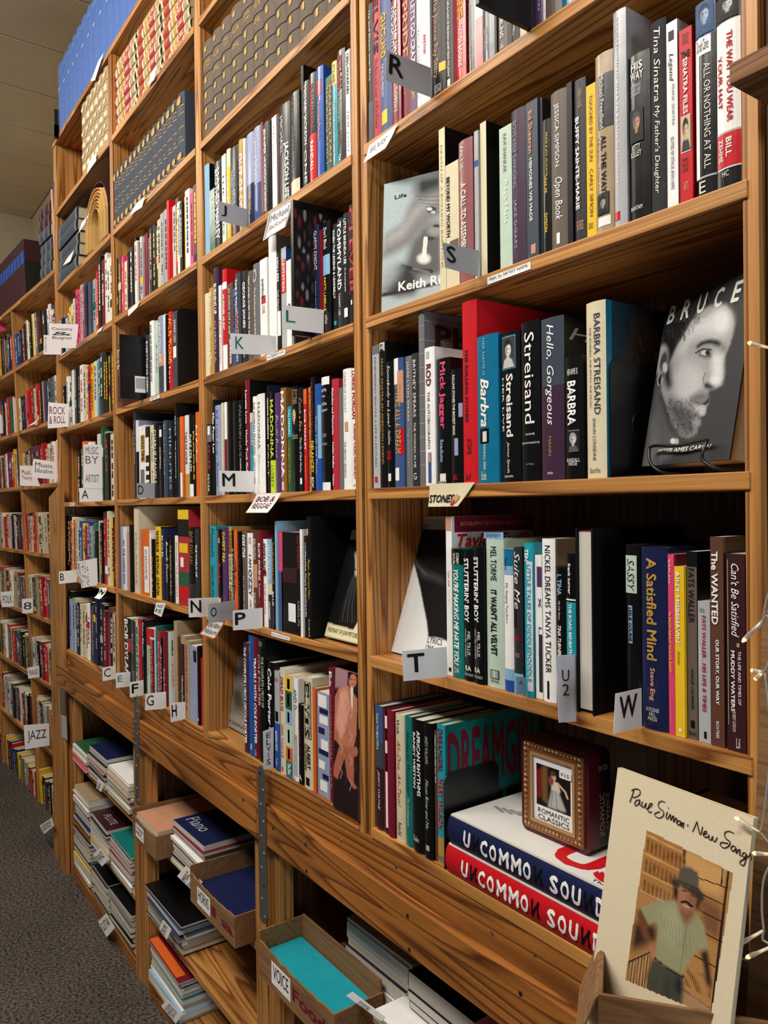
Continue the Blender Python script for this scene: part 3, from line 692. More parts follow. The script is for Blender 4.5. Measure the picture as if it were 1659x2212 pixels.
shelf_row(tl(1, 1), 4, 'in the K card row', 'books on the shelf behind the K and L cards', '''
1020 1064 -235 N w | [.05-.4,.5,.5,w] GLADYS KNIGHT; [.5-.9,.5,.3,L,i] between each line of pain
1068 1096 -200 M K g |
1100 1162 -262 K Y g | [.05-.25,.5,.4,w,i] Don't Block; #.3-.48,L,.05-.95; [.5-.8,.4,.34,Y,b] PATTI LABELLE; [.84-.92,.5,.4,w,i] Laura B. Randolph
1165 1204 -245 K w | [.05-.7,.5,.44,w,b] WHEN THE LEGEND & LEADBELLY; #.91-.95,Z,.4-.8
1206 1254 -290 D w g | [.03-.65,.5,.64,w,b] TOMMYLAND; [.68-.88,.5,.3,w] TOMMY LEE
1257 1304 -330 K w | [.05-.45,.5,.42,w,b] LITTLE BRENDA LEE; [.48-.7,.5,.3,w,i] An Autobiography; #.84-.92,w,.2-.8
1307 1358 -395 K J | [.02-.76,.5,.7,J,b] CLEVER; #.8-.84,w,.4-.6
''', startn=18)
shelf_row(tl(1, 1), 5, 'in the M card row', 'books on the shelf behind the M card', '''
168 212 1350 K J | #.02-.25,G,.1-.9; #.03-.15,w,.3-.7; [.3-.65,.5,.45,J] FEVER; [.7-.95,.4,.3,w] PETER
215 236 1155 K w | [.14-.56,.5,.8,w,b] Miss Peggy Lee
240 290 1200 I n | [.05-.15,.4,.5,n] IN-IF; [.2-.9,.4,.4,n,i] Love Song - Suzanne
292 304 1180 C U p | 
306 326 1175 w M | #.4-1,M
330 378 1170 K G g |
380 428 1165 K G g |
432 468 1160 K S | [.05-.6,.4,.7,G,b] COURTNEY LOVE; [.62-.8,.5,.3,w] POPPY Z
472 510 998 M w 2=K | [.09-.38,.4,.6,w,b] Loretta Lynn; [.44-.8,.4,.6,w,b] Honky Tonk Girl
514 536 1260 L T p | #0-.12,C; #.4-1,Z; [.12-.5,.5,.5,D] Loretta Lynn
540 574 1130 w K | [.06-.6,.5,.44,D] Still WOMAN ENOUGH; [.64-.9,.5,.3,D] LORETTA LYNN
578 640 1110 w J g=m | [.08-.55,.3,.42,G] MADONNA; [.6-.9,.3,.3,S,i] Bittersweet
645 670 1040 K w 2=N | [.12-.5,.5,.44,w,b] MADONNA CONFESSIONS; [.55-.85,.5,.3] PART
672 714 1090 K a g | [.08-.66,.5,.62,a,b] MADONNA; #.68-1,a; [.72-.95,.5,.5,K] ANDREW
716 762 1100 V I g | [.22-.65,.5,.5,I,i] Paulli Rose
765 806 1062 c w g2=c | [.03-.86,.5,.62,w,b] MADONNA; #.9-.98,C,.2-.7
809 844 1210 E Y g | #0-.36,Z; [.03-.34,.5,.5,w] TAJ MAHAL; [.4-.9,.5,.5,g] AUTOBIOGRAPHY OF A BLUESMAN
848 902 1050 K A g=K | #.2-.42,D,.1-.9; #.22-.3,g,.25-.7; #.3-.4,o,.4-.55; [.03-.09,.5,.8,A,h] GET TO; [.1-.17,.5,.8,A,h] THE HEART; [.44-.5,.5,.8,A,h] Barbara
905 944 1060 K g | [.1-.42,.5,.6,o,i] Catch a Fire; [.48-.82,.5,.45,w] The Life of Bob Marley; #.87-.93,w,.3-.7
947 972 1070 R w p | #0-.15,O; [.2-.6,.5,.5,w,b] BOB MARLEY; [.65-.9,.5,.3,Y] THE BIOGRAPHY
976 992 1055 g K p | [.05-.95,.5,.4,U] RASTAMAN
995 1030 975 K R 2 | [.05-.5,.5,.5,M,b] DAVE MATTHEWS BAND; [.56-.84,.5,.6,Y,b] DELANCEY; [.88-.97,.5,.5,w,b] ECW
1034 1086 1030 B w g | [.3-.85,.3,.3,w,i] Today Life and Times; #.2-.7,L,.6-1
1092 1156 975 K w g | #0-.07,w; [.1-.13,.4,.7,w,h] Shall We; [.16-.18,.4,.5,w,h] Play; [.22-.25,.4,.7,w,h] That One; [.28-.31,.4,.8,w,h] Together?; [.5-.53,.4,.6,S,h] THE LIFE; [.58-.61,.4,.7,S,h] JAZZ PIANO; #.93-1,w
1160 1218 990 J w c | [.08-.5,.3,.4,w,b] Melodies and Memories; [.57-.8,.3,.36,w,b] Nellie Melba; [.86-.96,.3,.36,w,b] Nelson
1222 1254 1060 G G |
1258 1326 910 w G | [.02-.36,.35,.34,S] GABRIELLE ZACHAT; #.44-.52,o,.3-.7; [.6-.9,.3,.3,G] THE MEMORY LIBRARIAN
1330 1376 905 w J | [.02-.42,.5,.6,J,b] LORRIE MORGAN; [.46-.92,.6,.44,J,b] FOREVER YOURS, FAITHFULLY; [.96-.98,.5,.4,K,h] O
''')
shelf_row(tl(1, 2), 6, 'in the P card row', 'books on the shelf behind the N, O and P cards', '''
192 240 135 Z N 2=Z | [.02-.35,.5,.6,N,i] Mozipedia; [.45-.9,.5,.4,N] THE ENCYCLOPEDIA OF MORRISSEY
242 256 175 G K p | 
260 298 160 K w g | [.1-.16,.5,.4,w] ONE; [.4-.65,.5,.5,J,b] Brother; #.8-.86,w,.4-.7
300 336 148 V Y | [.05-.4,.5,.6,Y,b] SWEET PEA
340 364 140 g V p | #.3-.7,C; [.05-.9,.5,.5,U,b] UNCLE MIDDLE FLIGHT
366 384 170 K w | [.2-.9,.5,.5,w,b] A Kendall Jones McKnight
388 416 168 O K 2=O | [.3-.7,.6,.3,K,i] Art
419 446 180 K M | [.1-.9,.5,.6,M,b] HIGH TIMES HARD TIMES
449 488 172 X w g | [.05-.3,.5,.6,w,b] DARK STAR; [.5-.9,.5,.3,S] ELLIS AMBURN
492 536 192 w V p | [.05-.12,.5,.4,K] ROCK; [.24-.38,.5,.4,V,b] I AM; [.4-.7,.5,.6,V,b] OZZY; [.74-.95,.5,.3,K] OSBOURNE
540 582 178 U C g | [.08-.3,.5,.5,C,b] BORN STANDING; #.35-.6,o,.3-.9; [.66-.95,.5,.4,C] DAVID LOWERY
585 612 175 M w | [.13-.52,.5,.6,w,b] BUCK OWENS; [.55-.7,.5,.4,w,i] The Biography; [.85-.93,.5,.5,w] SISK
615 650 240 w J | [.04-.4,.5,.5,K,b] AMANDA PALMER; #.36-.42,J,.2-.8; [.5-.85,.5,.36,J] THE ART OF ASKING
654 688 240 D w | #0-.5,L; [.06-.46,.5,.44,w] GRACE LIKE A RIVER; #.5-.62,C; [.7-.9,.5,.4,w] CHRISTOPHER PARKENING
690 716 205 K g g | [.08-.52,.5,.55,g,b] THANKS-THANKS A LOT; [.6-.75,.5,.4,w,b] BILLIE
718 734 95 L n 3=L | 
738 768 180 P K p | #.4-1,n; #.4-1,w,.7-1
770 884 185 K K p=K | #.35-.5,m; #.7-.88,w,.4-.9
887 914 190 K J p | [.03-.35,.5,.6,J] NO REGRETS; [.66-.9,.5,.6,S] CAROLYN
917 936 162 w K p | [.2-.3,.5,.4,w] TEN
940 964 215 K w | [.06-.3,.5,.3,w] VERNON; [.15-.8,.5,.5,w,b] The Pink Floyd Encyclopedia
968 1002 60 K Y c3=K | #.1-.15,o,0-.5; [.35-.68,.5,.5,Y,i] Peter, Paul and Mary; [.84-.98,.5,.3,w] angel
''')
shelf_row(tl(1, 2), 7, 'in the lowest row under P', 'books on the bottom shelf beside the vertical name card', '''
460 500 1065 p w | [.04-.6,.5,.45,w,b] THE COMPLETE LYRICS OF; [.6-.92,.5,.45,w,b] COLE PORTER
504 544 1008 B g | [.04-.2,.5,.3,g] 4 40 7; #.9-.95,L,.3-.7
547 580 1020 M w | [.17-.88,.5,.6,w,b] TRAVELS WITH COLE PORTER; [.93-.98,.5,.3] UK
583 645 1035 K C g=K | #.02-.06,G,.3-.7; [.13-.55,.3,.36,C] COLE PORTER; [.14-.55,.72,.24,C] THE COMPLETE LYRICS OF
650 704 1222 K w g2=K | [.06-.6,.45,.6,w,b] Cole Porter; [.62-.8,.45,.4,w] William McBrien
''')
shelf_row(tl(1, 2), 7, 'in the lowest row under P', 'books on the bottom shelf beside the vertical name card', '''
708 750 1295 S W | #.52-1,B; [.06-.1,.5,.6,K,h] THE COLONEL; #.4-.5,K,.3-.8; [.6-.8,.5,.4,w,b] ALANNA NASH; [.87-.95,.5,.4,w,i] Script
757 798 1270 C J 2=w | [.08-.4,.5,.5,J,b] DEAD ELVIS; [.52-.84,.5,.4,J] GREIL MARCUS; #.93-.97,R,.4-.6
802 854 1330 C w p=w | #0-.15,Y; #.03-.13,o,.3-.7; #.15-.33,E; #.18-.3,Q,.3-.6; #.33-.48,L; #.36-.46,K,.3-.6; #.5-.7,Q; #.53-.66,E,.3-.6; #.7-.84,O; #.72-.82,Y,.3-.6; #.84-1,T; [.86-.97,.5,.5,w,b] The Elvis
858 893 1352 w G g | [.1-.3,.5,.6,G,b] AND D; [.3-.6,.4,.3,G,i] Domino; #.55-.95,S,.2-.8
897 938 1560 K D | [.1-.7,.4,.5,M,b] ELVIS PRESLEY JR; [.88-.95,.5,.5,w,h] A
944 1014 1340 C K g=C | [.06-.12,.5,.5,K,b] E; #.04-.55,K,.1-.9; #.045-.145,C,.15-.85; #.15-.245,C,.15-.85; #.25-.345,C,.15-.85; #.35-.445,C,.15-.85; #.45-.545,C,.15-.85; [.05-.14,.5,.5,K,b] E; [.15-.24,.5,.5,K,b] L; [.25-.34,.5,.5,K,b] V; [.36-.42,.5,.4,K,b] I; [.455-.54,.5,.5,K,b] S; [.6-.82,.65,.3,K,b] ALBERT; [.6-.84,.3,.3,K,b] GOLDMAN; #.9-.97,K,.3-.7
1018 1040 1430 O U p |
1044 1140 1470 I N p | #.02-.14,w,.1-.8; #.15-.2,N,.2-.9; #.22-.3,w,.2-.9; #.34-.4,N,.1-.6; #.45-.55,w,.3-.9; #.55-.6,N,.1-.9; #.66-.74,w,.1-.6; #.78-.83,N,.4-.9; #.85-.95,w,.2-.8
1144 1180 1265 M w 2=F | [.03-.14,.5,.6,w,b] Elvis; [.2-.7,.5,.3,o] CONFIDENTIAL; [.75-.9,.5,.2,o] LIFE
''', startn=6)
# ---- second bay, named rows
shelf_row(tl(0, 1), 4, 'in the row above card D', 'books on the shelf right of the Country card', '''
926 966 705 U A g | [.1-.4,.5,.5,C,b] Born to Be; #.5-.9,m,.2-.8
''')
shelf_row(tl(0, 1), 4, 'in the row above card D', 'books on the shelf right of the Country card', '''
1147 1160 620 K w |
1162 1193 640 D w | [.1-.9,.5,.4,w,b] EVERYTHING KEEPS
1196 1228 530 w G | [.04-.8,.5,.45,G,b] ANGEL ON MY SHOULDER NATALIE COLE
1230 1253 525 Q T p | [.3-.7,.5,.4,T,i] Live
1256 1298 488 I w g | [.08-.6,.5,.4,w,b] JUDY COLLINS; #.5-.65,o,.3-1; #.65-1,H
1300 1318 475 s w p | 
1320 1334 480 K w |
1336 1366 455 R Y | [.05-.66,.5,.8,Y,b] WILD THING; [.7-.9,.5,.4,w] Ian
1369 1422 455 H w g2=S | #.45-.6,w,.2-.7; [.1-.4,.5,.4,w] JOHNNY CASH
''', startn=2)
shelf_row(tl(0, 1), 5, 'in the D card row', 'books on the shelf behind the D card', '''
1060 1078 1250 D w 2 | [.1-.6,.5,.4,S] NEVER THE TEMPLE
1080 1104 1320 I K g | #0-.4,s; #.4-1,K
1106 1158 1362 w g p | #.13-.5,g,.3-.9; [.14-.48,.6,.4,K,b] GOLD TIME; #.6-.9,G,.2-.8
1161 1188 1370 K w p | #.15-.4,w; #.5-.55,w; #.62-.67,w; #.74-.78,w
1190 1220 1358 C J p | [.1-.5,.5,.4,K,i] Charlie Daniels; [.6-.9,.5,.3,R] Joel
1223 1263 1345 K w | [.08-.8,.4,.5,w] CHARLIE DANIELS
1266 1300 1360 K w g | #.06-.16,w,.3-.8; [.3-.6,.5,.3,w] AND EVERYTHING
1303 1333 1322 H L g | [.05-.7,.5,.4,L] Bobby and
1336 1386 1322 K L g | [.1-.9,.4,.4,L] MINUTES
1389 1410 1180 K L 2=K | [.14-.35,.5,.6,L,b] MILES DAVIS; [.4-.8,.5,.3,w] THE DEFINITIVE
1412 1432 1300 D M g |
1435 1463 1290 O w | #.7-1,w,.2-.8
1466 1500 1280 s G | [.2-.6,.5,.5,G,b] TAKE ME HOME; #.72-1,g
1503 1534 1270 K C | [.25-.7,.5,.6,C,b] DIRE STRAITS; #.85-1,w
1537 1558 1275 K Y | [.2-.8,.5,.5,Y,b] DOORS
1561 1592 1255 O w g | [.15-.6,.5,.5,w,i] Bob Auchuss
''')
shelf_row(tl(0, 2), 6, 'in the row ending at card N', 'books on the shelf left of the N card', '''
955 972 140 I K |
975 1006 140 s n | [.2-.9,.5,.4,n,b] ALL THE HORNS RING
1009 1030 182 o K p |
1033 1058 125 K w | [.1-.9,.4,.4,T] COLTRANE
1062 1098 -20 C G p3=C | [.3-.9,.4,.3,A] MELANGE
1120 1186 165 O w 3=s | #.25-.95,w,.5-.95; [.3-.75,.7,.2,K] WHY BOB DYLAN MATTERS
1190 1204 195 w K p |
1208 1230 240 K Y g | [.3-.9,.5,.4,Y] DYLAN
1233 1276 140 Y K 2=K | [.05-.35,.5,.5,K,b] THE DOUBLE LIFE; [.4-.66,.5,.5,K,b] BOB DYLAN; [.7-.95,.5,.5,K,b] CLINTON
1279 1318 155 N w g | [.1-.4,.5,.3,w] BOB; [.5-.8,.5,.5,M,b] DYLAN
1321 1350 235 K w g | [.05-.7,.5,.6,w,i] Butterfly Dreams
1353 1384 240 K Y g | [.1-.9,.5,.5,g,b] THE MANSION ON THE HILL
1387 1412 212 w U p | [.1-.9,.5,.4,A] BEHIND THE SHADES
1415 1500 5 J w p3 | #0-.1,Y; #.1-.28,K; #.35-.45,Y,.1-.9; #.5-.6,w,.2-.5; #.65-.8,E; #.8-.95,R
1503 1554 148 K c | [.05-.45,.5,.6,c,b] BOB DYLAN; #.7-1,D
1557 1592 155 D w | [.2-.6,.5,.4,w,b] THE WORLD OF
''')
shelf_row(tl(0, 2), 7, 'behind cards E to H', 'books on the lowest shelf behind the E to H cards', '''
985 1038 868 K w g2=w | [.02-.9,.4,.6,w,b] BOB DYLAN; #.3-.5,J,.5-1
1041 1078 890 D w g | [.2-.5,.5,.3,S] END
1080 1100 885 Q T p | [.1-.9,.5,.5,E,b] BARNEY
1103 1126 880 J w | #0-.05,R; [.1-.9,.5,.4,o] MADE
1128 1150 885 K w g | [.03-.5,.5,.6,w,i] Melissa Etheridge
1153 1165 900 K L |
1168 1193 950 Q K p | #0-.25,R; [.3-.7,.5,.3,R] Songs
1196 1232 952 w R g=w | #0-.12,R; #.15-1,M; [.15-.8,.5,.5,o,b] FORTUNATE SON
1235 1253 935 T w g2=T | [.5-.9,.5,.5,w,i] Fandango
1256 1276 975 J w | [.15-.9,.5,.4,w] Elvis Costello
1279 1300 1030 K w | [.1-.8,.5,.4,w] Aretha
1302 1330 975 M w g | [.5-.9,.5,.4,w] Aretha Franklin
1333 1356 985 Q T p2=T |
1359 1384 980 S K p | [.1-.3,.5,.5,K,b] ANGELUI; [.4-.7,.5,.5,P] SHARP
1386 1412 895 A K c2=A |
1415 1430 1020 U o | [.2-.9,.5,.4,o,b] KEIL HARD
1433 1470 1010 A K g | #.1-.9,m,.1-.9; [.5-.9,.5,.4,w,i] Vibrating Carter
1474 1508 1050 A J g | [.05-.9,.4,.4,J,b] THE TROUBLE CARTER LIFE OF
1512 1570 1095 I K p | #.05-.2,K,.5-.9
1573 1590 1095 K w | [.9-.96,.5,.5,w] A
1592 1607 1190 R w p |
''')

# ---- uniform sets, each volume a thing of its own (copies of one built volume)
def ribbed(name, w, h, d, col, ic, nb, deco):
    V, F = cover_vf(w, h, d, 0.003, min(0.006, w * 0.16), 8)
    o = obj(name, V, F, paper_mat(col, 0)); b_ = min(0.006, w * 0.16)
    V, F = box_vf(0.003, w - 0.003, 0.006, d - 0.004, 0.003, h - 0.003); obj('page_block', V, F, PAGES[0], o)
    for k in range(nb):
        z = h * (k + 1) / (nb + 1); mb = MB()
        pts = [(w * i / 8, spine_y(w * i / 8, w, b_) - 0.0005, z) for i in range(9)]
        mb.tube(pts, 0.0013, 6); mb.build('raised_band', paper_mat(col, 0), o, smooth=True)
    for it in deco:
        a, b, x0, x1, kind = it
        if kind == 'diamond':
            cz = h * (1 - (a + b) / 2); cx = w / 2; rx = w * (x1 - x0) / 2; rz = h * (b - a) / 2
            V = [(cx + rx * math.cos(t * math.pi / 5) * (0.7 if t == 0 else 1), spine_y(cx, w, b_) - 0.0012, cz + rz * math.sin(t * math.pi / 5)) for t in range(10)]
            obj('gilt_ornament', V, [tuple(range(10))], ink(ic), o)
        elif kind == 'line':
            V, F = patch(w, h, b_, a, b, x0, x1, 0.0006); obj('gilt_line', V, F, ink(ic), o)
        else:
            def mp(u, v): x = w * (x0 + (x1 - x0) * u); return (x, spine_y(x, w, b_) - 0.0008, h * (1 - b + v * (b - a)))
            letter_mesh(kind, mp, ink(ic), o)
    return o
def copy_tree(o, loc, sx=1.0, rot=None):
    c = o.copy(); COL.objects.link(c); c.location = loc; c.scale = (sx, 1, 1)
    if rot is not None: c.rotation_euler = rot
    for ch in o.children:
        g = ch.copy(); COL.objects.link(g); g.parent = c
    return c
def volume_set(t, k, bounds, Y0, protos, h, lab, group, cat='volume', z=None):
    zz = ZS[k] if z is None else z; first = [True] * len(protos)
    for i in range(len(bounds) - 1):
        x0 = onY(*tp(t, bounds[i][0], bounds[i][1]), Y0).x; x1 = onY(*tp(t, bounds[i + 1][0], bounds[i + 1][1]), Y0).x
        pr, w0 = protos[i % len(protos)]
        if first[i % len(protos)]: o = pr; o.location = (x0, Y0, zz + 0.0004); o.scale = ((x1 - x0 - 0.0006) / w0, 1, 1); first[i % len(protos)] = False
        else: o = copy_tree(pr, (x0, Y0, zz + 0.0004), (x1 - x0 - 0.0006) / w0)
        tag(o, lab % (ORD[i + 1] + ' from the left'), cat, group)
leather = [(ribbed('leather_volume', 0.044, 0.262, 0.19, 'X', 'g', 5, [(.05, .11, .34, .6, 'diamond'), (.2, .235, .12, .85, 'NATURAL'), (.25, .28, .12, .85, 'HISTORY'), (.37, .44, .36, .6, 'diamond'), (.53, .6, .36, .6, 'diamond'), (.69, .76, .36, .6, 'diamond'), (.86, .93, .36, .6, 'diamond')]), 0.044),
           (ribbed('leather_volume', 0.044, 0.262, 0.19, 'X', 'g', 5, [(.05, .11, .34, .6, 'diamond'), (.21, .27, .12, .85, 'DALIA'), (.37, .42, .12, .85, 'ANIMAL'), (.53, .6, .36, .6, 'diamond'), (.69, .76, .36, .6, 'diamond'), (.86, .93, .36, .6, 'diamond')]), 0.044)]
hb = onY(*tp(T40, 183, 265), 0.006).z - ZS[2]
volume_set(T40, 2, [(145, 650), (223, 650), (293, 600), (368, 550), (458, 480), (547, 440), (627, 400), (722, 320), (812, 260), (912, 200), (1018, 150), (1130, 60), (1225, 0)], 0.006, leather, 0.26,
           'taupe leather volume with gilt ornaments, %s in the ribbed set', 'ribbed leather set with gilt ornaments')
green = [(ribbed('green_volume', 0.045, 0.205, 0.15, 'H', 'g', 0, [(.05, .17, .18, .82, 'diamond'), (.19, .2, .05, .95, 'line'), (.24, .27, .15, .85, 'SCOTT'), (.3, .31, .05, .95, 'line'), (.5, .51, .05, .95, 'line'), (.63, .66, .15, .85, 'VOL'), (.7, .71, .05, .95, 'line'), (.86, .955, .15, .85, 'diamond'), (.96, .975, .05, .95, 'line')]), 0.045)]
volume_set(T00, 2, [(915, 1560), (942, 1540), (970, 1500), (1002, 1480), (1040, 1450), (1075, 1420), (1108, 1390), (1145, 1350), (1180, 1320), (1215, 1280), (1263, 1240), (1300, 1200), (1335, 1160), (1380, 1120), (1418, 1080), (1475, 1030)], 0.004, green, 0.2,
           'grey-green cloth volume with gilt spine, %s in its set', 'grey-green cloth set with gilt spines')
grown = [(ribbed('brown_volume', 0.062, 0.288, 0.17, 'A', 'C', 5, [(.05, .12, .2, .8, 'diamond'), (.22, .3, .15, .85, 'line'), (.4, .46, .2, .8, 'diamond'), (.57, .63, .15, .85, 'line'), (.72, .78, .2, .8, 'diamond'), (.88, .95, .15, .85, 'line')]), 0.062)]
volume_set(T00, 1, [(655, 1050), (690, 1030), (725, 1000), (757, 960), (792, 920), (830, 880), (864, 850)], 0.004, grown, 0.2,
           'worn brown ribbed volume, %s in the small set below the blue books', 'worn brown ribbed set')
blue = [(ribbed('blue_volume', 0.075, 0.30, 0.17, 'y', 'L', 0, [(.09, .14, .25, .75, 'BIRDS'), (.35, .4, .3, .7, 'diamond'), (.62, .64, .3, .7, 'VII')]), 0.075)]
volume_set(T00, 0, [(465, 750), (507, 730), (545, 690), (580, 640), (615, 610), (652, 570), (700, 500), (742, 450), (792, 380), (846, 320), (902, 240), (952, 180), (1006, 110), (1060, 60), (1110, 20)], 0.004, blue, 0.3,
           'tall blue cloth volume, %s in the row against the ceiling', 'tall blue cloth set against the ceiling')
# red and cream volumes lying on their sides in three piles
def lying(X0, X1, Y0, Z0, th, dp, col, items, name='book', page=1):
    o = book(0, th, 0, 0, X1 - X0, col, items, 'm', dp, True, 0, name=name, page=page)
    o.rotation_euler = (0, R(90), 0); o.location = (X0, Y0, Z0 + th); return o
PALr = 'striped'
z1 = ZS[1]
cols = [(895, 1100, 8, 900), (1108, 1298, 9, 560), (1312, 1530, 9, 260)]
pr = None; cnt = 0
for ci, (xa, xb_, n_, yy) in enumerate(cols):
    X0 = onY(*tp(T00, xa, yy), 0.02).x; X1 = onY(*tp(T00, xb_, yy), 0.02).x
    for j in range(n_):
        th = 0.034
        if pr is None:
            pr = book(0, th - 0.001, 0, 0, 0.245, 'C', '#.04-.16,A; #.2-.42,J; #.46-.56,g; #.6-.66,A; #.72-.94,J; [.22-.4,.5,.5,C,b] STUDENTS; [.74-.92,.5,.5,g,b] KNOWLEDGE', 'g', 0.18, True, 0, name='red_cream_volume', page=0); o = pr; L0 = 0.245
        else: o = copy_tree(pr, (0, 0, 0))
        o.rotation_euler = (0, R(90), 0); o.scale = (1, 1, (X1 - X0 - 0.004) / L0); o.location = (X0, 0.012 + (j * 5 % 3) * 0.003, z1 + 0.0005 + th * (j + 1))
        tag(o, 'red and cream volume lying flat, %s from the bottom of the %s pile' % (ORD[j + 1], ('left', 'middle', 'right')[ci]), 'volume', 'red and cream set lying in three piles')
        if z1 + th * (j + 2) + 0.001 > ZS[0] - 0.022: break
# dark green folios lying flat and the big open volume beside them
X0 = onY(*tp(T00, 462, 1850), 0.0).x; X1 = onY(*tp(T00, 612, 1850), 0.0).x
zz = ZS[2]; topz = onY(*tp(T00, 540, 1600), 0).z; th = min(0.052, (topz - zz) / 5)
gp = None
for j in range(5):
    if gp is None:
        gp = book(0, th - 0.001, 0, 0, X1 - X0, 'H', '#.05-.07,S; #.9-.92,S', 'S', 0.2, True, 0, name='folio', page=0); o = gp
    else: o = copy_tree(gp, (0, 0, 0))
    o.rotation_euler = (0, R(90), 0); o.location = (X0 + 0.004 * (j % 2), 0.0 + 0.004 * (j % 3), zz + 0.0005 + th * (j + 1))
    tag(o, 'thick slate green folio lying flat, %s from the bottom of its pile' % ORD[j + 1], 'volume', 'slate green folios lying in a pile')
def open_volume():
    a = onY(*tp(T00, 628, 1930), -0.03); b = Vector((UP[1][0] - 0.004, 0, 0)); a.x = max(a.x, onY(*tp(T00, 622, 1930), 0).x)
    cx, w = (a.x + b.x) / 2, (b.x - a.x) / 1.045; h = 0.235
    e = empty('open_volume', (cx, 0.05, ZS[2])); tag(e, 'fat old volume standing open like an arch with yellowed pages', 'volume')
    mb = MB(); n_ = 26; C1 = []
    for k in range(n_):
        f = k / (n_ - 1); rr = w / 2 * (0.35 + 0.6 * f); hh = h * (0.6 + 0.36 * f)
        pts = []
        for q in range(13):
            t = math.pi * q / 12; pts.append((-rr * math.cos(t), hh - rr + rr * math.sin(t) if 0 < q < 12 else 0.002))
        V = []; F = []
        for (x, z) in pts: V += [(x, -0.05 - 0.012 * math.sin(k * 1.7), z), (x, 0.13, z)]
        for q in range(12): F.append((2 * q, 2 * q + 2, 2 * q + 3, 2 * q + 1))
        V2 = [(x * 0.965, y, z * 0.985) for x, y, z in V]; n0 = len(V)
        F2 = [(a_ + n0, b_ + n0, c_ + n0, d_ + n0) for a_, b_, c_, d_ in F]
        for q in range(12): F2.append((2 * q, 2 * q + n0, 2 * q + 2 + n0, 2 * q + 2))
        mb.add(V + V2, F + F2)
    mb.build('leaves', plain('yellowed_leaves', lin((206, 166, 100)), 0.9), e)
    V = []; F = []; rr = w / 2 * 1.0
    for s_, ro in ((0, rr), (1, rr + 0.005)):
        for q in range(17):
            t = math.pi * q / 16; x = -ro * math.cos(t); z = h + 0.004 - rr + ro * math.sin(t) if 0 < q < 16 else 0.0
            V += [(x, -0.055, z), (x, 0.15, z)]
    for q in range(16):
        F += [(2 * q, 2 * q + 2, 2 * q + 3, 2 * q + 1), (34 + 2 * q, 34 + 2 * q + 1, 34 + 2 * q + 3, 34 + 2 * q + 2), (2 * q, 34 + 2 * q, 34 + 2 * q + 2, 2 * q + 2)]
    obj('binding', V, F, paper_mat('m', 0), e)
open_volume()

# ---- the many small books further off: second bay row, first bay and the far bookcase
SB = MB()
def small(place, x0, x1, y0, z0, h, d, c, ic):
    """place maps local to world"""
    col = lin(PAL[c][0]); v = random.uniform(0.8, 1.15); col = tuple(min(1, q * v) for q in col)
    V, F = box_vf(x0, x1, y0, y0 + d, z0, z0 + h); SB.add([place(p) for p in V], F, col)
    V, F = box_vf(x0 + 0.001, x1 - 0.001, y0 + 0.004, y0 + d - 0.003, z0 + h, z0 + h + 0.0005); SB.add([place(p) for p in V], F, lin((214, 200, 168)))
    ci = lin(PAL[ic][0]); w = x1 - x0
    if w > 0.007 and random.random() < 0.85:
        a = z0 + h * random.uniform(0.86, 0.94); b = z0 + h * random.uniform(0.12, 0.4); xa = x0 + w * random.uniform(0.28, 0.38); xb2 = x0 + w * random.uniform(0.62, 0.72); z = a
        while z > b:
            s_ = random.uniform(0.25, 0.9) * w * 0.62
            V = [(xa, y0 - 0.0006, z - s_), (xb2, y0 - 0.0006, z - s_), (xb2, y0 - 0.0006, z), (xa, y0 - 0.0006, z)]
            if random.random() < 0.85: SB.add([place(p) for p in V], [(0, 1, 2, 3)], ci)
            z -= s_ * 1.3
    if random.random() < 0.3:
        a = z0 + h * random.uniform(0.02, 0.8); V = [(x0, y0 - 0.0004, a), (x1, y0 - 0.0004, a), (x1, y0 - 0.0004, a + h * 0.12), (x0, y0 - 0.0004, a + h * 0.12)]
        SB.add([place(p) for p in V], [(0, 1, 2, 3)], lin(PAL[random.choice('WCKRYNJT')][0]))
ID = lambda p: Vector(p)
INKS = {'K': 'WWCYR', 'W': 'KKNRG', 'C': 'KKMU', 'N': 'WYC', 'R': 'WWK', 'M': 'WC', 'D': 'WWS', 'Y': 'KK', 'G': 'WK', 'S': 'KN', 'U': 'CWY', 'A': 'KU', 'T': 'WC', 'E': 'WC', 'L': 'KN', 'B': 'WW', 'P': 'WK', 'V': 'WY', 'O': 'WK', 'I': 'KN', 'H': 'WS', 'Q': 'KT', 'Z': 'WK', 'F': 'WM', 'J': 'WW', 'X': 'WC', 'm': 'CW', 'g': 'KU', 'o': 'KM', 'w': 'KN', 'b': 'W'}
def fill(place, x0, x1, z, hs, cols, y0=0.006, d=0.15):
    n_ = len(cols); ws = [random.uniform(0.7, 1.35) for _ in cols]; s_ = sum(ws); x = x0
    for i, c in enumerate(cols):
        w = (x1 - x0) * ws[i] / s_; f = i / max(1, n_ - 1) * (len(hs) - 1); k = min(int(f), len(hs) - 2); h = hs[k] * (1 - (f - k)) + hs[k + 1] * (f - k)
        h *= random.uniform(0.92, 1.06)
        small(place, x, x + w - 0.0008, y0 + random.uniform(0, 0.012), z + 0.0005, h, d, c, random.choice(INKS.get(c, 'WK'))); x += w
def rowfill(t, k, xl, xr, ym, hs, cols):
    a = onY(*tp(t, xl, ym), 0.006).x; b = onY(*tp(t, xr, ym), 0.006).x; fill(ID, a, b, ZS[k], hs, cols)
T0 = (0, 0)
rowfill(tl(0, 1), 3, 912, 1562, 300, [.22, .2, .24, .21, .22, .25, .23, .24], 'KGUPCmKDKWKWSMSDKKCSSRWUWKYwPU')
A_ = tl(0, 1)
rowfill(A_, 3, 470, 880, 400, [.17, .17, .22, .24, .22, .28, .26], 'CNBWBCYCWKPPSRHNAHSRRKMWWW')
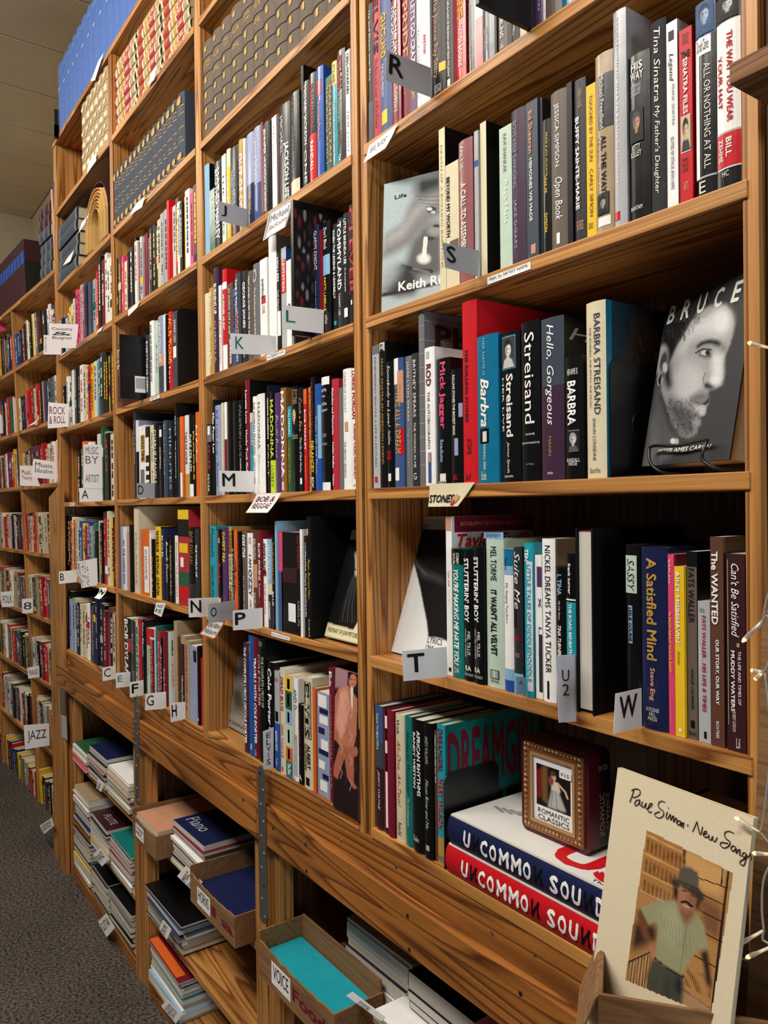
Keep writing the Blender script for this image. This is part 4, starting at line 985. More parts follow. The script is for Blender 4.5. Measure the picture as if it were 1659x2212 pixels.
rowfill(A_, 4, 495, 905, 1000, [.2, .24, .26, .2, .23, .24, .23], 'KDWWKWDKKWCCYRYWLTDKKYKU')
rowfill(A_, 5, 610, 905, 1700, [.22, .24, .24, .24, .29, .25, .24], 'KTLOwwwwKWESKCG')
A2 = tl(0, 2)
rowfill(A2, 6, 525, 922, 300, [.27, .25, .24, .24, .22, .28, .26], 'KKOwOCLBYRBVSTKCKMRCYK')
rowfill(A2, 7, 535, 922, 900, [.25, .23, .22, .24, .26, .25, .23], 'KILCHNTCCCwKHNNDKMFKCK')
# things standing on the far bookcase
t = tl(0, 0); ztl = LZ[0] + 0.0006
def Lx(x, y): return onL(*tp(t, x, y), 0.0).x
def lput(o, x, y, z): o.matrix_world = LM @ Matrix.Translation((x, y, z)); return o
bs = [-90, -65, -40, -15, 8, 30, 52, 75, 98, 122, 150, 186]
hv = onL(*tp(t, 165, 1915), 0).z - LZ[0]
for i in range(len(bs) - 1):
    x0, x1 = Lx(bs[i], 2050), Lx(bs[i + 1], 2050)
    o = book(0, x1 - x0 - .001, 0, 0, hv, 'm', '#.2-.42,B,.1-.9', 'S', .2, True, 0, name='bound_volume'); lput(o, x0, .006, ztl)
    tag(o, 'dark brown volume with a blue spine label, %s from left on the far bookcase' % ORD[i + 1], 'volume', 'dark brown volumes on the far bookcase')
x0, x1 = Lx(186, 2050), Lx(305, 2050)
o = box('bookend', 0, .004, .0, .19, 0, hv * .62, BLACKM, None, .001); lput(o, x0 + .004, 0, ztl); tag(o, 'black bookend beside the dark brown volumes on the far bookcase', 'bookend')
x0 = Lx(312, 1950); x1 = Lx(405, 1950); hs_ = onL(*tp(t, 360, 1620), 0).z - LZ[0]; n_ = 6
for j in range(n_):
    th = hs_ / n_; o = book(0, th - .001, 0, 0, x1 - x0, 'H' if j < 4 else 'm', '#.1-.12,S; #.5-.53,S; #.88-.9,S', 'S', .2, True, 0, name='folio')
    o.matrix_world = LM @ Matrix.Translation((x0 + .004 * (j % 2), .004 * (j % 3), ztl + th * (j + 1))) @ Matrix.Rotation(R(90), 4, 'Y')
    tag(o, 'dark folio lying flat, %s from the bottom of the pile on the far bookcase' % ORD[j + 1], 'volume', 'dark folios piled on the far bookcase')
for xa, xb2, yt, c, lb in ((378, 404, 1515, 'o', 'pale pink book standing beside the dark folios'), (410, 436, 1440, 'H', 'tall dark olive book standing at the end of the far bookcase')):
    X0, X1 = Lx(max(xa, 407), 1950) if c == 'o' else Lx(424, 1950), 0
    o = book(0, .035, 0, 0, onL(*tp(t, xa + 10, yt), 0).z - LZ[0], c, '', 'K', .17, True, 0); lput(o, X0 + (.0 if c == 'o' else .0), .01, ztl); tag(o, lb, 'book')
# far bookcase: rows of small books in its own frame
def PL(p): return LM @ Vector(p)
FR = ['UGKKSRRCCYCCRRWWPYCGWK', 'BDNNWMKWYWKYWKGKKGDKw', 'CNNGKSRRMMCRRRKAVTEGDG', 'YGKDUMUVMMMRMRCCAw', 'RSNCRAOCHCACNGMCYK', 'WCSNAYTRMRHGECXKCA', 'SwCKHHMRRCGBGKAYKUX', 'GWUKSCHAOMKRCwwMKw', 'YYKUKNNwRBCRMYGKND']
HS = [(.2, .24, .2), (.19, .22, .2), (.18, .21, .2), (.19, .2, .21), (.2, .2, .19), (.2, .21, .19), (.21, .2, .2), (.22, .2, .21), (.24, .22, .2)]
for r in range(1, 9):
    z = LZ[r]; gaph = LZ[r - 1] - 0.021 - z
    for bi, (a, b) in enumerate(LXB):
        cs = list(FR[r]); random.shuffle(cs) if bi else None
        cs = cs if bi == 0 else cs + cs[:5]
        cs = cs + [random.choice('KWCRNG') for _ in range(5)]
        m = min(1.0, gaph * 0.95 / 0.24)
        fill(PL, a + 0.004, b - 0.004, z, [h * m for h in HS[r]], cs, 0.006, 0.15)
SBO = SB.build('small_books', STUFFM); tag(SBO, 'hundreds of small distant books filling the far shelves at the left', 'books', kind='stuff')
# ================================================================== printed pictures
class Art:
    """a small printed picture: colours laid down on a fine grid in the picture's own units (0..1 across and up)"""
    def __init__(s, nx, ny, base, frame=None):
        s.nx, s.ny = nx, ny; g = np.meshgrid((np.arange(nx) + .5) / nx, (np.arange(ny) + .5) / ny)
        s.u, s.v = g; s.c = np.ones((ny, nx, 3)) * np.array(lin(base)); s.H = None
        if frame: s.set_frame(frame)
        rng = np.random.RandomState(3); s.n = rng.rand(ny, nx)
    def set_frame(s, q):   # q: TL,TR,BR,BL in tile coordinates -> drawing coordinates
        src = [(0, 1), (1, 1), (1, 0), (0, 0)]; A = []; B = []
        for (u, v), (x, y) in zip(src, q):
            A.append([u, v, 1, 0, 0, 0, -x * u, -x * v]); B.append(x); A.append([0, 0, 0, u, v, 1, -y * u, -y * v]); B.append(y)
        h = np.linalg.solve(np.array(A), np.array(B)); w = h[6] * s.u + h[7] * s.v + 1
        s.x = (h[0] * s.u + h[1] * s.v + h[2]) / w; s.y = (h[3] * s.u + h[4] * s.v + h[5]) / w
        s.hm = h
    def uv(s, x, y):
        h = s.hm; a = np.array([[h[0] - x * h[6], h[1] - x * h[7]], [h[3] - y * h[6], h[4] - y * h[7]]]); return np.linalg.solve(a, np.array([x - h[2], y - h[5]]))
    def mix(s, m, rgb, al=1.0):
        m = (m * al)[..., None]; s.c = s.c * (1 - m) + np.array(lin(rgb)) * m
    def blur(s, m, k):
        if k < 1: return m
        for ax in (0, 1):
            p = np.pad(m, [(k, k) if a == ax else (0, 0) for a in (0, 1)], mode='edge'); cs = np.cumsum(p, axis=ax); n = m.shape[ax]
            z = np.zeros_like(np.take(cs, [0], axis=ax)); cs = np.concatenate([z, cs], axis=ax)
            m = (np.take(cs, range(2 * k + 1, 2 * k + 1 + n), axis=ax) - np.take(cs, range(0, n), axis=ax)) / (2 * k + 1)
        return m
    def poly(s, pts, rgb, soft=0, al=1.0):
        m = np.zeros_like(s.x, bool); n = len(pts); j = n - 1
        for i in range(n):
            xi, yi = pts[i]; xj, yj = pts[j]
            with np.errstate(divide='ignore', invalid='ignore'):
                m ^= ((yi > s.y) != (yj > s.y)) & (s.x < (xj - xi) * (s.y - yi) / (yj - yi + 1e-9) + xi)
            j = i
        s.mix(s.blur(m.astype(float), soft), rgb, al)
    def ell(s, cx, cy, rx, ry, rgb, soft=0.3, al=1.0, rot=0):
        c, n = math.cos(R(rot)), math.sin(R(rot)); dx, dy = s.x - cx, s.y - cy; a = (dx * c + dy * n) / rx; b = (-dx * n + dy * c) / ry
        d = np.sqrt(a * a + b * b); s.mix(np.clip((1 - d) / max(soft, 1e-3) + .5, 0, 1), rgb, al)
    def line(s, pts, w, rgb, al=1.0, soft=1.0):
        for (x0, y0), (x1, y1) in zip(pts, pts[1:]):
            L2 = (x1 - x0) ** 2 + (y1 - y0) ** 2 + 1e-9; t = np.clip(((s.x - x0) * (x1 - x0) + (s.y - y0) * (y1 - y0)) / L2, 0, 1)
            d = np.hypot(s.x - x0 - t * (x1 - x0), s.y - y0 - t * (y1 - y0)); s.mix(np.clip((w / 2 - d) / soft + .5, 0, 1), rgb, al)
    def grain(s, a): s.c *= (1 - a + 2 * a * s.n)[..., None]
    def build(s, name, P, parent, w, h):
        """P(u,v)->local point"""
        nx, ny = s.nx, s.ny; V = [P(i / nx, j / ny) for j in range(ny + 1) for i in range(nx + 1)]
        F = [(j * (nx + 1) + i, j * (nx + 1) + i + 1, (j + 1) * (nx + 1) + i + 1, (j + 1) * (nx + 1) + i) for j in range(ny) for i in range(nx)]
        o = obj(name, V, F, PRINT, parent); ca = o.data.color_attributes.new('Col', 'FLOAT_COLOR', 'CORNER')
        d = np.ones((ny * nx, 4, 4)); d[:, :, :3] = np.clip(s.c.reshape(-1, 1, 3), 0, 1); ca.data.foreach_set('color', d.ravel()); return o

def fquad(t, q): return [tp(t, *p) for p in q]
def face_book(BL, BR, TL, Yb, h, th, col, lab, name='book', zb=None, gloss=2, cat='book', lean=None, yaw=None):
    """a volume standing with its front cover to the aisle. Corners seen in the picture; the foot stands at depth Yb"""
    a = onY(*BL, Yb); b = onY(*BR, Yb)
    z = (a.z + b.z) / 2 if zb is None else zb
    a.z = z; b.z = z
    ex = (b - a).normalized(); w = (b - a).length
    if yaw is not None:
        ex = Vector((math.cos(R(yaw)), math.sin(R(yaw)), 0)); bb = None
        for k in range(400):
            q = CM.transposed() @ (a + ex * (0.06 + k * .0006) - CAM_P); e = abs(W_IMG / 2 + FPX * q.x / -q.z - BR[0])
            if bb is None or e < bb[0]: bb = (e, 0.06 + k * .0006)
        w = bb[1]
    d = ray(*TL); best = None    # point on that sight line at the right distance, leaning away from the aisle
    for k in range(400):
        tt = 0.4 + k * 0.012; p = CAM_P + d * tt
        if p.y < a.y - 0.004: continue
        e = abs((p - a).length - h)
        if best is None or e < best[0]: best = (e, p)
    up_ = (best[1] - a); up_ = (up_ - ex * up_.dot(ex)).normalized() if up_.length > 0 else Vector((0, 0, 1))
    if lean is not None:
        up_ = Vector((0, math.sin(R(lean)), math.cos(R(lean)))); up_ = (up_ - ex * up_.dot(ex)).normalized(); bb = None
        for k in range(300):
            hh_ = 0.1 + k * 0.001; q = CM.transposed() @ (a + up_ * hh_ - CAM_P); e = abs(H_IMG / 2 - FPX * q.y / -q.z - TL[1])
            if bb is None or e < bb[0]: bb = (e, hh_)
        h = bb[1]
    if up_.z < 0.7: up_ = Vector((0, 0.17, 0.985)).normalized()
    dep = up_.cross(ex).normalized()
    if dep.y < 0: dep = -dep
    M = Matrix((ex, dep, up_)).transposed().to_4x4(); M.translation = a
    # cover board, pages, back board
    V = []; F = []; mb = MB()
    o = None
    V, F = box_vf(0, w, 0, 0.0022, 0, h); mb.add(V, F); V, F = box_vf(0, w, th - 0.0022, th, 0, h); mb.add(V, F); V, F = box_vf(0, 0.0024, 0.0022, th - 0.0022, 0, h); mb.add(V, F)
    o = mb.build(name, paper_mat(col, gloss)); o.matrix_world = M
    V, F = box_vf(0.0024, w - 0.003, 0.0024, th - 0.0024, 0.003, h - 0.003); obj('page_block', V, F, PAGES[1], o)
    tag(o, lab, cat); return o, w, h
def ftext(o, w, h, s, u0, u1, v0, v1, ic, flags='', off=0.0008, name='lettering'):
    def mp(a, b): return (w * (u0 + (u1 - u0) * a), -off, h * (v0 + (v1 - v0) * b))
    return letter_mesh(s, mp, ink(ic), o, name, 0.25 if 'i' in flags else 0.0, 0.012 if 'b' in flags else 0.0)

# ---- portrait book on the wire stand
t = tl(3, 1)
BR_, BL_, TL_ = tp(t, 1352, 1632), tp(t, 655, 1702), tp(t, 848, 350)
bk, w, h = face_book(BL_, BR_, TL_, 0.065, 0.245, 0.034, 'D', 'black and white portrait book with a man in profile, on a wire stand', gloss=1, yaw=-15)
a = Art(150, 230, (54, 54, 57), corners(bk, w, h, t))
a.poly([(848, 350), (1010, 290), (1170, 240), (1230, 330), (1190, 420), (1100, 470), (1060, 520), (1010, 600), (940, 700), (900, 790), (870, 860), (840, 760), (815, 640)], (20, 20, 22), 4)
# neck and shoulder
a.poly([(770, 1000), (830, 1080), (860, 1240), (960, 1440), (930, 1560), (860, 1640), (660, 1690), (700, 1440), (740, 1180)], (92, 92, 94), 5)
a.poly([(660, 1690), (700, 1440), (735, 1230), (770, 1300), (790, 1500), (800, 1690)], (110, 110, 112), 7)
a.poly([(790, 1090), (850, 1100), (930, 1330), (1000, 1440), (980, 1480), (880, 1400)], (44, 44, 46), 6)
# face mass
a.poly([(1180, 420), (1260, 390), (1330, 400), (1375, 460), (1392, 540), (1380, 620), (1365, 700), (1330, 780), (1310, 830), (1300, 900), (1302, 980), (1290, 1040), (1240, 1070), (1190, 1080), (1180, 1130), (1190, 1180), (1165, 1220), (1160, 1270), (1110, 1290), (1105, 1360), (1090, 1430), (1020, 1460), (960, 1440), (900, 1350), (850, 1200), (810, 1080), (820, 940), (880, 860), (920, 760), (990, 640), (1060, 520), (1110, 460)], (158, 158, 160), 2)
a.poly([(1100, 500), (1210, 430), (1330, 440), (1375, 540), (1350, 640), (1240, 660), (1150, 640), (1060, 650), (1010, 720), (990, 800), (940, 860), (960, 740)], (206, 206, 208), 9)
a.ell(1290, 520, 60, 90, (226, 226, 228), 0.8, 0.8)
a.poly([(1000, 820), (1090, 870), (1150, 960), (1120, 1080), (1040, 1180), (940, 1160), (900, 1040), (920, 920)], (196, 196, 198), 10)
a.poly([(1210, 780), (1300, 800), (1302, 960), (1290, 1020), (1240, 1040), (1215, 960)], (214, 214, 216), 5)
a.ell(1235, 1000, 40, 36, (232, 232, 234), 0.8, 0.6)
# shadows of the far cheek, beard and jaw
a.poly([(850, 1130), (960, 1180), (1060, 1230), (1150, 1290), (1105, 1300), (1100, 1380), (1060, 1460), (980, 1440), (900, 1340)], (88, 88, 90), 8)
a.ell(1090, 1335, 34, 40, (150, 150, 152), 0.8, 0.8)
a.poly([(1020, 1140), (1120, 1090), (1185, 1110), (1190, 1170), (1150, 1170), (1060, 1185)], (104, 104, 106), 5)
a.poly([(835, 870), (880, 860), (890, 960), (900, 1060), (860, 1080), (830, 1000)], (34, 34, 36), 5)
# eye, brow, nostril, mouth
a.poly([(1085, 730), (1130, 690), (1200, 672), (1265, 680), (1298, 720), (1270, 735), (1200, 712), (1140, 724), (1095, 752)], (34, 34, 36), 2)
a.poly([(1270, 690), (1330, 740), (1330, 780), (1290, 760)], (120, 120, 122), 3)
a.poly([(1090, 780), (1140, 748), (1200, 750), (1215, 790), (1205, 830), (1140, 815)], (84, 84, 86), 3)
a.ell(1160, 782, 34, 20, (190, 190, 190), 0.4); a.ell(1180, 782, 18, 20, (16, 16, 18), 0.4)
a.line([(1085, 782), (1140, 752), (1210, 758)], 9, (16, 16, 16)); a.line([(1110, 806), (1160, 812), (1205, 806)], 6, (70, 70, 72))
a.poly([(1150, 1030), (1180, 1020), (1225, 1050), (1240, 1070), (1190, 1075), (1155, 1060)], (40, 40, 42), 2)
a.line([(1150, 1030), (1145, 985), (1165, 940)], 10, (110, 110, 112), 0.8, 4)
a.poly([(1060, 1190), (1110, 1180), (1150, 1178), (1188, 1130), (1195, 1170), (1165, 1200), (1130, 1196)], (24, 24, 26), 1)
a.poly([(1070, 1195), (1130, 1198), (1165, 1222), (1162, 1270), (1130, 1285), (1085, 1250)], (184, 184, 186), 2)
a.poly([(1075, 1160), (1140, 1150), (1180, 1120), (1185, 1150), (1150, 1176), (1080, 1186)], (120, 120, 122), 2)
# ear with ring
a.ell(815, 850, 58, 140, (96, 96, 98), 0.25, 1, 10); a.ell(812, 840, 40, 116, (172, 172, 174), 0.4, 1, 10); a.ell(828, 850, 24, 80, (70, 70, 72), 0.5, 1, 12); a.ell(840, 900, 20, 40, (200, 200, 200), 0.5)
a.line([(800, 950), (780, 990), (785, 1040), (810, 1040), (820, 980)], 8, (190, 190, 190)); a.line([(806, 960), (796, 1010), (806, 1040)], 8, (20, 20, 20))
rr_ = random.Random(9)
for k in range(70):
    x0, y0 = rr_.uniform(820, 1120), rr_.uniform(330, 640)
    if x0 - 820 + (y0 - 330) * .9 > 430: continue
    a.line([(x0, y0), (x0 + 22, y0 + 30), (x0 + 20, y0 + 66)], 5, rr_.choice([(14, 14, 15), (62, 62, 64), (40, 40, 42)]), .7, 3)
for k in range(220):
    x0, y0 = rr_.uniform(860, 1110), rr_.uniform(1150, 1440)
    if (y0 - 1150) > (x0 - 850) * 1.6 + 120: continue
    a.ell(x0, y0, 7, 9, (40, 40, 42), .8, .35)
for k in range(26):
    x0 = 860 + k * 13; y0 = 330 - k * 4; a.line([(x0, y0 + 20), (x0 + 60 - k, y0 + 120 + k * 3), (x0 + 20 - k, y0 + 220 + k * 2)], 4, (70, 70, 72) if k % 3 else (120, 120, 122), 0.45, 3)
a.ell(905, 1485, 22, 22, (220, 220, 220), 0.5); a.ell(935, 1490, 14, 26, (180, 180, 180), 0.5)
a.grain(0.10)
a.build('cover_picture', lambda u, v: (w * u, -0.0004, h * v), bk, w, h)
for ch, (x0, x1, yb, ytt) in zip('BRUCE', ((853, 935, 560, 400), (960, 1050, 525, 350), (1090, 1190, 480, 295), (1228, 1325, 435, 252), (1360, 1475, 390, 195))):
    p0 = a.uv((x0 + x0) / 2, yb); p1 = a.uv(x1, ytt); ftext(bk, w, h, ch, p0[0], min(1.0, p1[0]), p0[1], p1[1], 'W', 'bi')
p0 = a.uv(780, 1590); p1 = a.uv(1215, 1500); ftext(bk, w, h, 'PETER AMES CARLIN', p0[0], p1[0], p0[1], p1[1] - 0.005, 'W', 'bi')
# wire stand
M = bk.matrix_world.copy(); st = MB()
def LP(x, y, z): return M @ Vector((x, y, z))
zs = ZS[5] + 0.004
def foot(x, y): p = M @ Vector((x, y, 0)); return Vector((p.x, p.y, zs))
f1, f2 = LP(w * 0.2, -0.004, 0.026), LP(w * 0.78, -0.004, 0.026)
g1, g2 = LP(w * 0.24, -0.012, -0.002), LP(w * 0.84, -0.014, -0.002)
hook = [foot(w * 0.40, 0.05), foot(w * 0.36, -0.006), g1 + Vector((0, -0.004, 0)), LP(w * 0.19, -0.016, 0.018), f1 + Vector((0, -0.008, 0)), LP(w * 0.5, -0.012, 0.021), f2 + Vector((0, -0.008, 0)), LP(w * 0.84, -0.016, 0.018), g2 + Vector((0, -0.004, 0)), foot(w * 0.98, -0.006), foot(w * 1.02, 0.05)]
def smooth(pts, n=6):
    out = []; P_ = [pts[0]] + pts + [pts[-1]]
    for i in range(1, len(P_) - 2):
        a_, b_, c_, d_ = P_[i - 1], P_[i], P_[i + 1], P_[i + 2]
        for k in range(n):
            t_ = k / n; out.append(0.5 * ((2 * b_) + (c_ - a_) * t_ + (2 * a_ - 5 * b_ + 4 * c_ - d_) * t_ ** 2 + (3 * b_ - a_ - 3 * c_ + d_) * t_ ** 3))
    return out + [pts[-1]]
st.tube(smooth(hook), 0.0022, 8)
st.tube(smooth([foot(w * 0.40, 0.05), foot(w * 0.42, 0.07), LP(w * 0.45, 0.04, 0.1), LP(w * 0.55, 0.04, 0.14), LP(w * 0.75, 0.04, 0.1), foot(w * 1.0, 0.07), foot(w * 1.02, 0.05)]), 0.0022, 8)
tag(st.build('wire_stand', BLACKM, smooth=True), 'black wire easel holding up the black and white portrait book', 'book stand')

# ---- book with a smoking man, left in the S row
t = tl(2, 0)
bk, w, h = face_book(tp(t, 160, 2375), tp(t, 840, 2230), tp(t, 218, 1468), 0.015, 0.24, 0.045, 'D', 'black and white book with a hand over a smoking face, left of the S card', gloss=1, zb=ZS[4] + 0.001, yaw=24, lean=4)
a = Art(110, 170, (176, 192, 196), corners(bk, w, h, t))
a.poly([(440, 1420), (660, 1370), (660, 1700), (560, 1640), (430, 1560)], (34, 36, 40), 8)
a.poly([(190, 1870), (330, 1780), (400, 1600), (500, 1540), (640, 1480), (660, 1700), (560, 1760), (460, 1850), (400, 1940), (250, 2030), (170, 2060)], (128, 128, 130), 5)
a.poly([(200, 1880), (330, 1800), (420, 1660), (520, 1590), (640, 1540), (640, 1580), (500, 1660), (420, 1760), (330, 1890), (190, 1960)], (168, 168, 168), 6)
for k in range(5): a.line([(430 + k * 30, 1560 + k * 28), (520 + k * 20, 1570 + k * 30), (640, 1560 + k * 34)], 6, (80, 80, 84), 0.8, 4)
a.ell(560, 1670, 40, 26, (30, 30, 32), 0.3); a.ell(545, 1665, 22, 14, (220, 225, 226), 0.4); a.ell(575, 1690, 18, 12, (200, 205, 206), 0.4)
a.poly([(400, 1930), (500, 1800), (580, 1770), (650, 1760), (650, 2180), (600, 2200), (420, 2220), (350, 2120)], (92, 92, 94), 6)
a.ell(590, 1840, 60, 40, (150, 150, 150), 0.8); a.ell(600, 1800, 26, 12, (30, 30, 32), 0.5); a.ell(540, 1900, 50, 16, (40, 40, 42), 0.5)
a.line([(515, 1900), (500, 2060)], 34, (232, 236, 236), 1, 4); a.ell(500, 2060, 50, 40, (236, 240, 240), 0.7)
a.poly([(160, 2330), (300, 2100), (400, 2120), (460, 2240), (440, 2340), (300, 2370)], (40, 40, 42), 5)
a.line([(330, 2120), (440, 2150), (560, 2160)], 30, (26, 26, 28), 1, 5); a.line([(420, 2140), (540, 2170)], 22, (120, 120, 122), 0.8, 6)
a.poly([(165, 2360), (180, 2180), (330, 2080), (300, 2200)], (150, 160, 164), 8)
a.poly([(155, 2340), (650, 2236), (650, 2262), (155, 2370)], (30, 30, 32), 1)
a.grain(0.08); a.build('cover_picture', lambda u, v: (w * u, -0.0004, h * v), bk, w, h)
p0 = a.uv(268, 1590); p1 = a.uv(365, 1545); ftext(bk, w, h, 'Life', p0[0], p1[0], p0[1], p1[1] + 0.01, 'K', 'b')
p0 = a.uv(298, 2312); ftext(bk, w, h, 'Keith Richards', p0[0], 1.12, p0[1] - 0.01, p0[1] + 0.062, 'w', 'b')

# ---- white lyrics book in the T row
t = tl(2, 2)
bk, w, h = face_book(tp(t, 168, 1135), tp(t, 690, 1168), tp(t, 335, 75), 0.05, 0.285, 0.03, 'w', 'white and black lyrics book with a raised arm, leaning left of card T', gloss=1, zb=ZS[6] + 0.003)
a = Art(120, 190, (222, 226, 228), corners(bk, w, h, t))
a.poly([(330, 75), (700, 80), (700, 160), (330, 152)], (178, 184, 186), 1)
a.poly([(325, 152), (700, 160), (700, 1060), (640, 1030), (535, 1015), (525, 900), (500, 780), (470, 620), (420, 420), (370, 290), (335, 200)], (16, 16, 18), 1)
a.poly([(290, 300), (370, 300), (400, 400), (300, 470)], (236, 238, 240), 8, 0.7); a.poly([(210, 800), (300, 400), (290, 520), (250, 960), (190, 960)], (170, 174, 178), 8, 0.5)
a.ell(372, 212, 30, 42, (205, 205, 205), 0.4, 1, -20); a.ell(355, 245, 16, 34, (120, 120, 120), 0.5, 1, -30); a.ell(392, 200, 12, 30, (225, 225, 225), 0.5, 1, -15)
a.poly([(375, 260), (410, 260), (440, 400), (500, 480), (650, 540), (670, 600), (560, 560), (490, 545), (450, 440)], (60, 60, 62), 4)
a.line([(400, 300), (450, 450), (520, 520)], 14, (96, 96, 98), 0.6, 8)
a.build('cover_picture', lambda u, v: (w * u, -0.0004, h * v), bk, w, h)
for s_, (x0, y0, x1, y1), ic in (('PAUL SIMON', (342, 143, 540, 122), 'D'), ('LYRICS', (527, 1062, 655, 1036), 'D'), ('1964', (515, 1108, 580, 1088), 'D')):
    p0 = a.uv(x0, y0); p1 = a.uv(x1, y1); ftext(bk, w, h, s_, p0[0], p1[0], p0[1], p1[1], ic)

# ---- portrait book at the right end of the P row
t = tl(1, 2)
bk, w, h = face_book(tp(t, 1108, 995), tp(t, 1385, 1065), tp(t, 1190, 160), 0.03, 0.26, 0.02, 'K', 'dark portrait book with cream bands, leaning at the right end of the P row', gloss=1, zb=ZS[6] + 0.006)
a = Art(90, 150, (14, 14, 16), corners(bk, w, h, t))
a.poly([(1320, 165), (1480, 170), (1480, 250), (1310, 238)], (222, 214, 178), 1)
a.poly([(1100, 900), (1130, 902), (1340, 960), (1400, 850), (1400, 1075), (1100, 1000)], (224, 218, 180), 1)
a.ell(1365, 440, 42, 90, (196, 196, 196), 0.5); a.ell(1330, 440, 26, 130, (20, 20, 22), 0.5); a.ell(1352, 480, 12, 7, (40, 40, 40), 0.4)
for k in range(7): a.line([(1330 + k * 8, 540), (1260 + k * 14, 760), (1230 + k * 20, 900)], 5, (90, 90, 92) if k % 2 else (50, 50, 52), 0.8, 4)
a.build('cover_picture', lambda u, v: (w * u, -0.0004, h * v), bk, w, h)
p0 = a.uv(1120, 945); p1 = a.uv(1345, 975); ftext(bk, w, h, 'PORTRAIT OF JONI MITCHELL', 0.06, 0.95, 0.035, 0.085, 'K')

# ---- small leaning picture books
t = tl(1, 2)
bk, w, h = face_book(tp(t, 280, 1735), tp(t, 520, 1870), tp(t, 430, 1270), 0.06, 0.235, 0.015, 'X', 'grey photograph book leaning at the left end of the lowest row', gloss=1, zb=ZS[7] + 0.006)
a = Art(70, 100, (120, 118, 112), corners(bk, w, h, t))
a.poly([(280, 1735), (330, 1600), (520, 1690), (520, 1870)], (150, 146, 136), 3); a.poly([(380, 1450), (440, 1430), (470, 1600), (400, 1580)], (70, 68, 66), 4)
a.build('cover_picture', lambda u, v: (w * u, -0.0004, h * v), bk, w, h); ftext(bk, w, h, 'PETER GURALNICK', 0.1, 0.95, 0.05, 0.09, 'K')

bk, w, h = face_book(tp(t, 1176, 2150), tp(t, 1376, 2250), tp(t, 1180, 1262), -0.006, 0.30, 0.006, 'F', 'picture book with a performer in a shiny gold suit, right end of the lowest row', gloss=1, zb=ZS[7] + 0.001, lean=2)
a = Art(110, 220, (36, 24, 28), corners(bk, w, h, t))
a.poly([(1178, 1255), (1300, 1258), (1290, 1420), (1178, 1420)], (168, 130, 140), 2)
a.poly([(1300, 1400), (1345, 1470), (1372, 1510), (1372, 1600), (1365, 1800), (1340, 1910), (1230, 1880), (1175, 1800), (1172, 1720), (1190, 1500), (1230, 1410)], (190, 120, 96), 1)
a.poly([(1240, 1440), (1290, 1420), (1310, 1560), (1280, 1750), (1240, 1840), (1200, 1700)], (220, 160, 138), 5)
a.poly([(1230, 1880), (1345, 1900), (1345, 2180), (1375, 2225), (1340, 2225), (1290, 2130), (1270, 1980), (1215, 2150), (1168, 2110), (1200, 1990)], (176, 104, 80), 1)
for k in range(16):
    x0 = 1200 + (k * 37) % 150; y0 = 1430 + k * 48; a.line([(x0, y0), (x0 + 22, y0 + 40), (x0 + 6, y0 + 90)], 5, (240, 200, 184) if k % 2 else (120, 62, 46), 0.55, 4)
a.ell(1335, 1365, 32, 55, (198, 128, 100), 0.2); a.poly([(1300, 1300), (1318, 1262), (1360, 1255), (1380, 1300), (1372, 1340), (1350, 1310), (1318, 1320), (1310, 1370)], (12, 10, 12), 1)
a.line([(1318, 1352), (1334, 1354)], 5, (40, 20, 18)); a.line([(1348, 1358), (1362, 1360)], 5, (40, 20, 18)); a.line([(1326, 1392), (1350, 1396)], 5, (150, 50, 50))
a.poly([(1318, 1410), (1340, 1420), (1334, 1600), (1322, 1560)], (236, 220, 210), 1); a.ell(1200, 1800, 22, 40, (176, 110, 84), 0.3); a.ell(1358, 1930, 18, 40, (176, 110, 84), 0.3)
a.build('cover_picture', lambda u, v: (w * u, -0.0004, h * v), bk, w, h)
for x0, x1, yt, c, lb in ((1372, 1384, 1470, 'K', 'thin black book right of the gold suit picture'), (1386, 1398, 1490, 'C', 'thin cream book at the right end of the lowest row, against the upright')):
    A = X_at(*tp(t, x0 + 10, 1800)); B = X_at(*tp(t, x1 + 10, 1800)); tag(book(A, B, 0.02, ZS[7] + 0.0004, 0.24, c, '[.1-.8,.5,.4] Elvis World', 'G', 0.16), lb, 'book')

# ---- portrait covers standing edge-on in the T row: title on the pink and grey song book is on its side
def side_text(o, w_, d_, h_, s_, y0, y1, v0, v1, ic, fl='', name='lettering'):
    def mp(a_, b_): return (w_ + 0.0008, d_ * (y0 + (y1 - y0) * a_), h_ * (v0 + (v1 - v0) * b_))
    return letter_mesh(s_, mp, ink(ic), o, name, 0.3 if 'i' in fl else 0, 0.012 if 'b' in fl else 0)
def dims(o):
    xs_ = [v.co.x for v in o.data.vertices]; ys_ = [v.co.y for v in o.data.vertices]; zs_ = [v.co.z for v in o.data.vertices]; return max(xs_), max(ys_), max(zs_)
def find(sub): return next(o for o in bpy.data.objects if o.get('label') and sub in o['label'])
o = find('white book, pink lettering, first from left in the T card row'); w_, d_, h_ = dims(o)
obj('cover_panel', [(w_ + .0005, .006, h_ * .9), (w_ + .0005, d_, h_ * .9), (w_ + .0005, d_, h_), (w_ + .0005, .006, h_)], [(0, 1, 2, 3)], paper_mat('M', 1), o)
side_text(o, w_, d_, h_, 'BIOGRAPHY OF A MUSIC SENSATION', .1, .9, .94, .965, 'o'); side_text(o, w_, d_, h_, 'Taylor Swift', .06, .95, .78, .89, 'R', 'bi')
o = find('turquoise book, crimson lettering'); w_, d_, h_ = dims(o)
obj('cover_panel', [(w_ + .0005, .0, h_ * .45), (w_ + .0005, d_, h_ * .45), (w_ + .0005, d_, h_), (w_ + .0005, .0, h_)], [(0, 1, 2, 3)], paper_mat('T', 1), o)
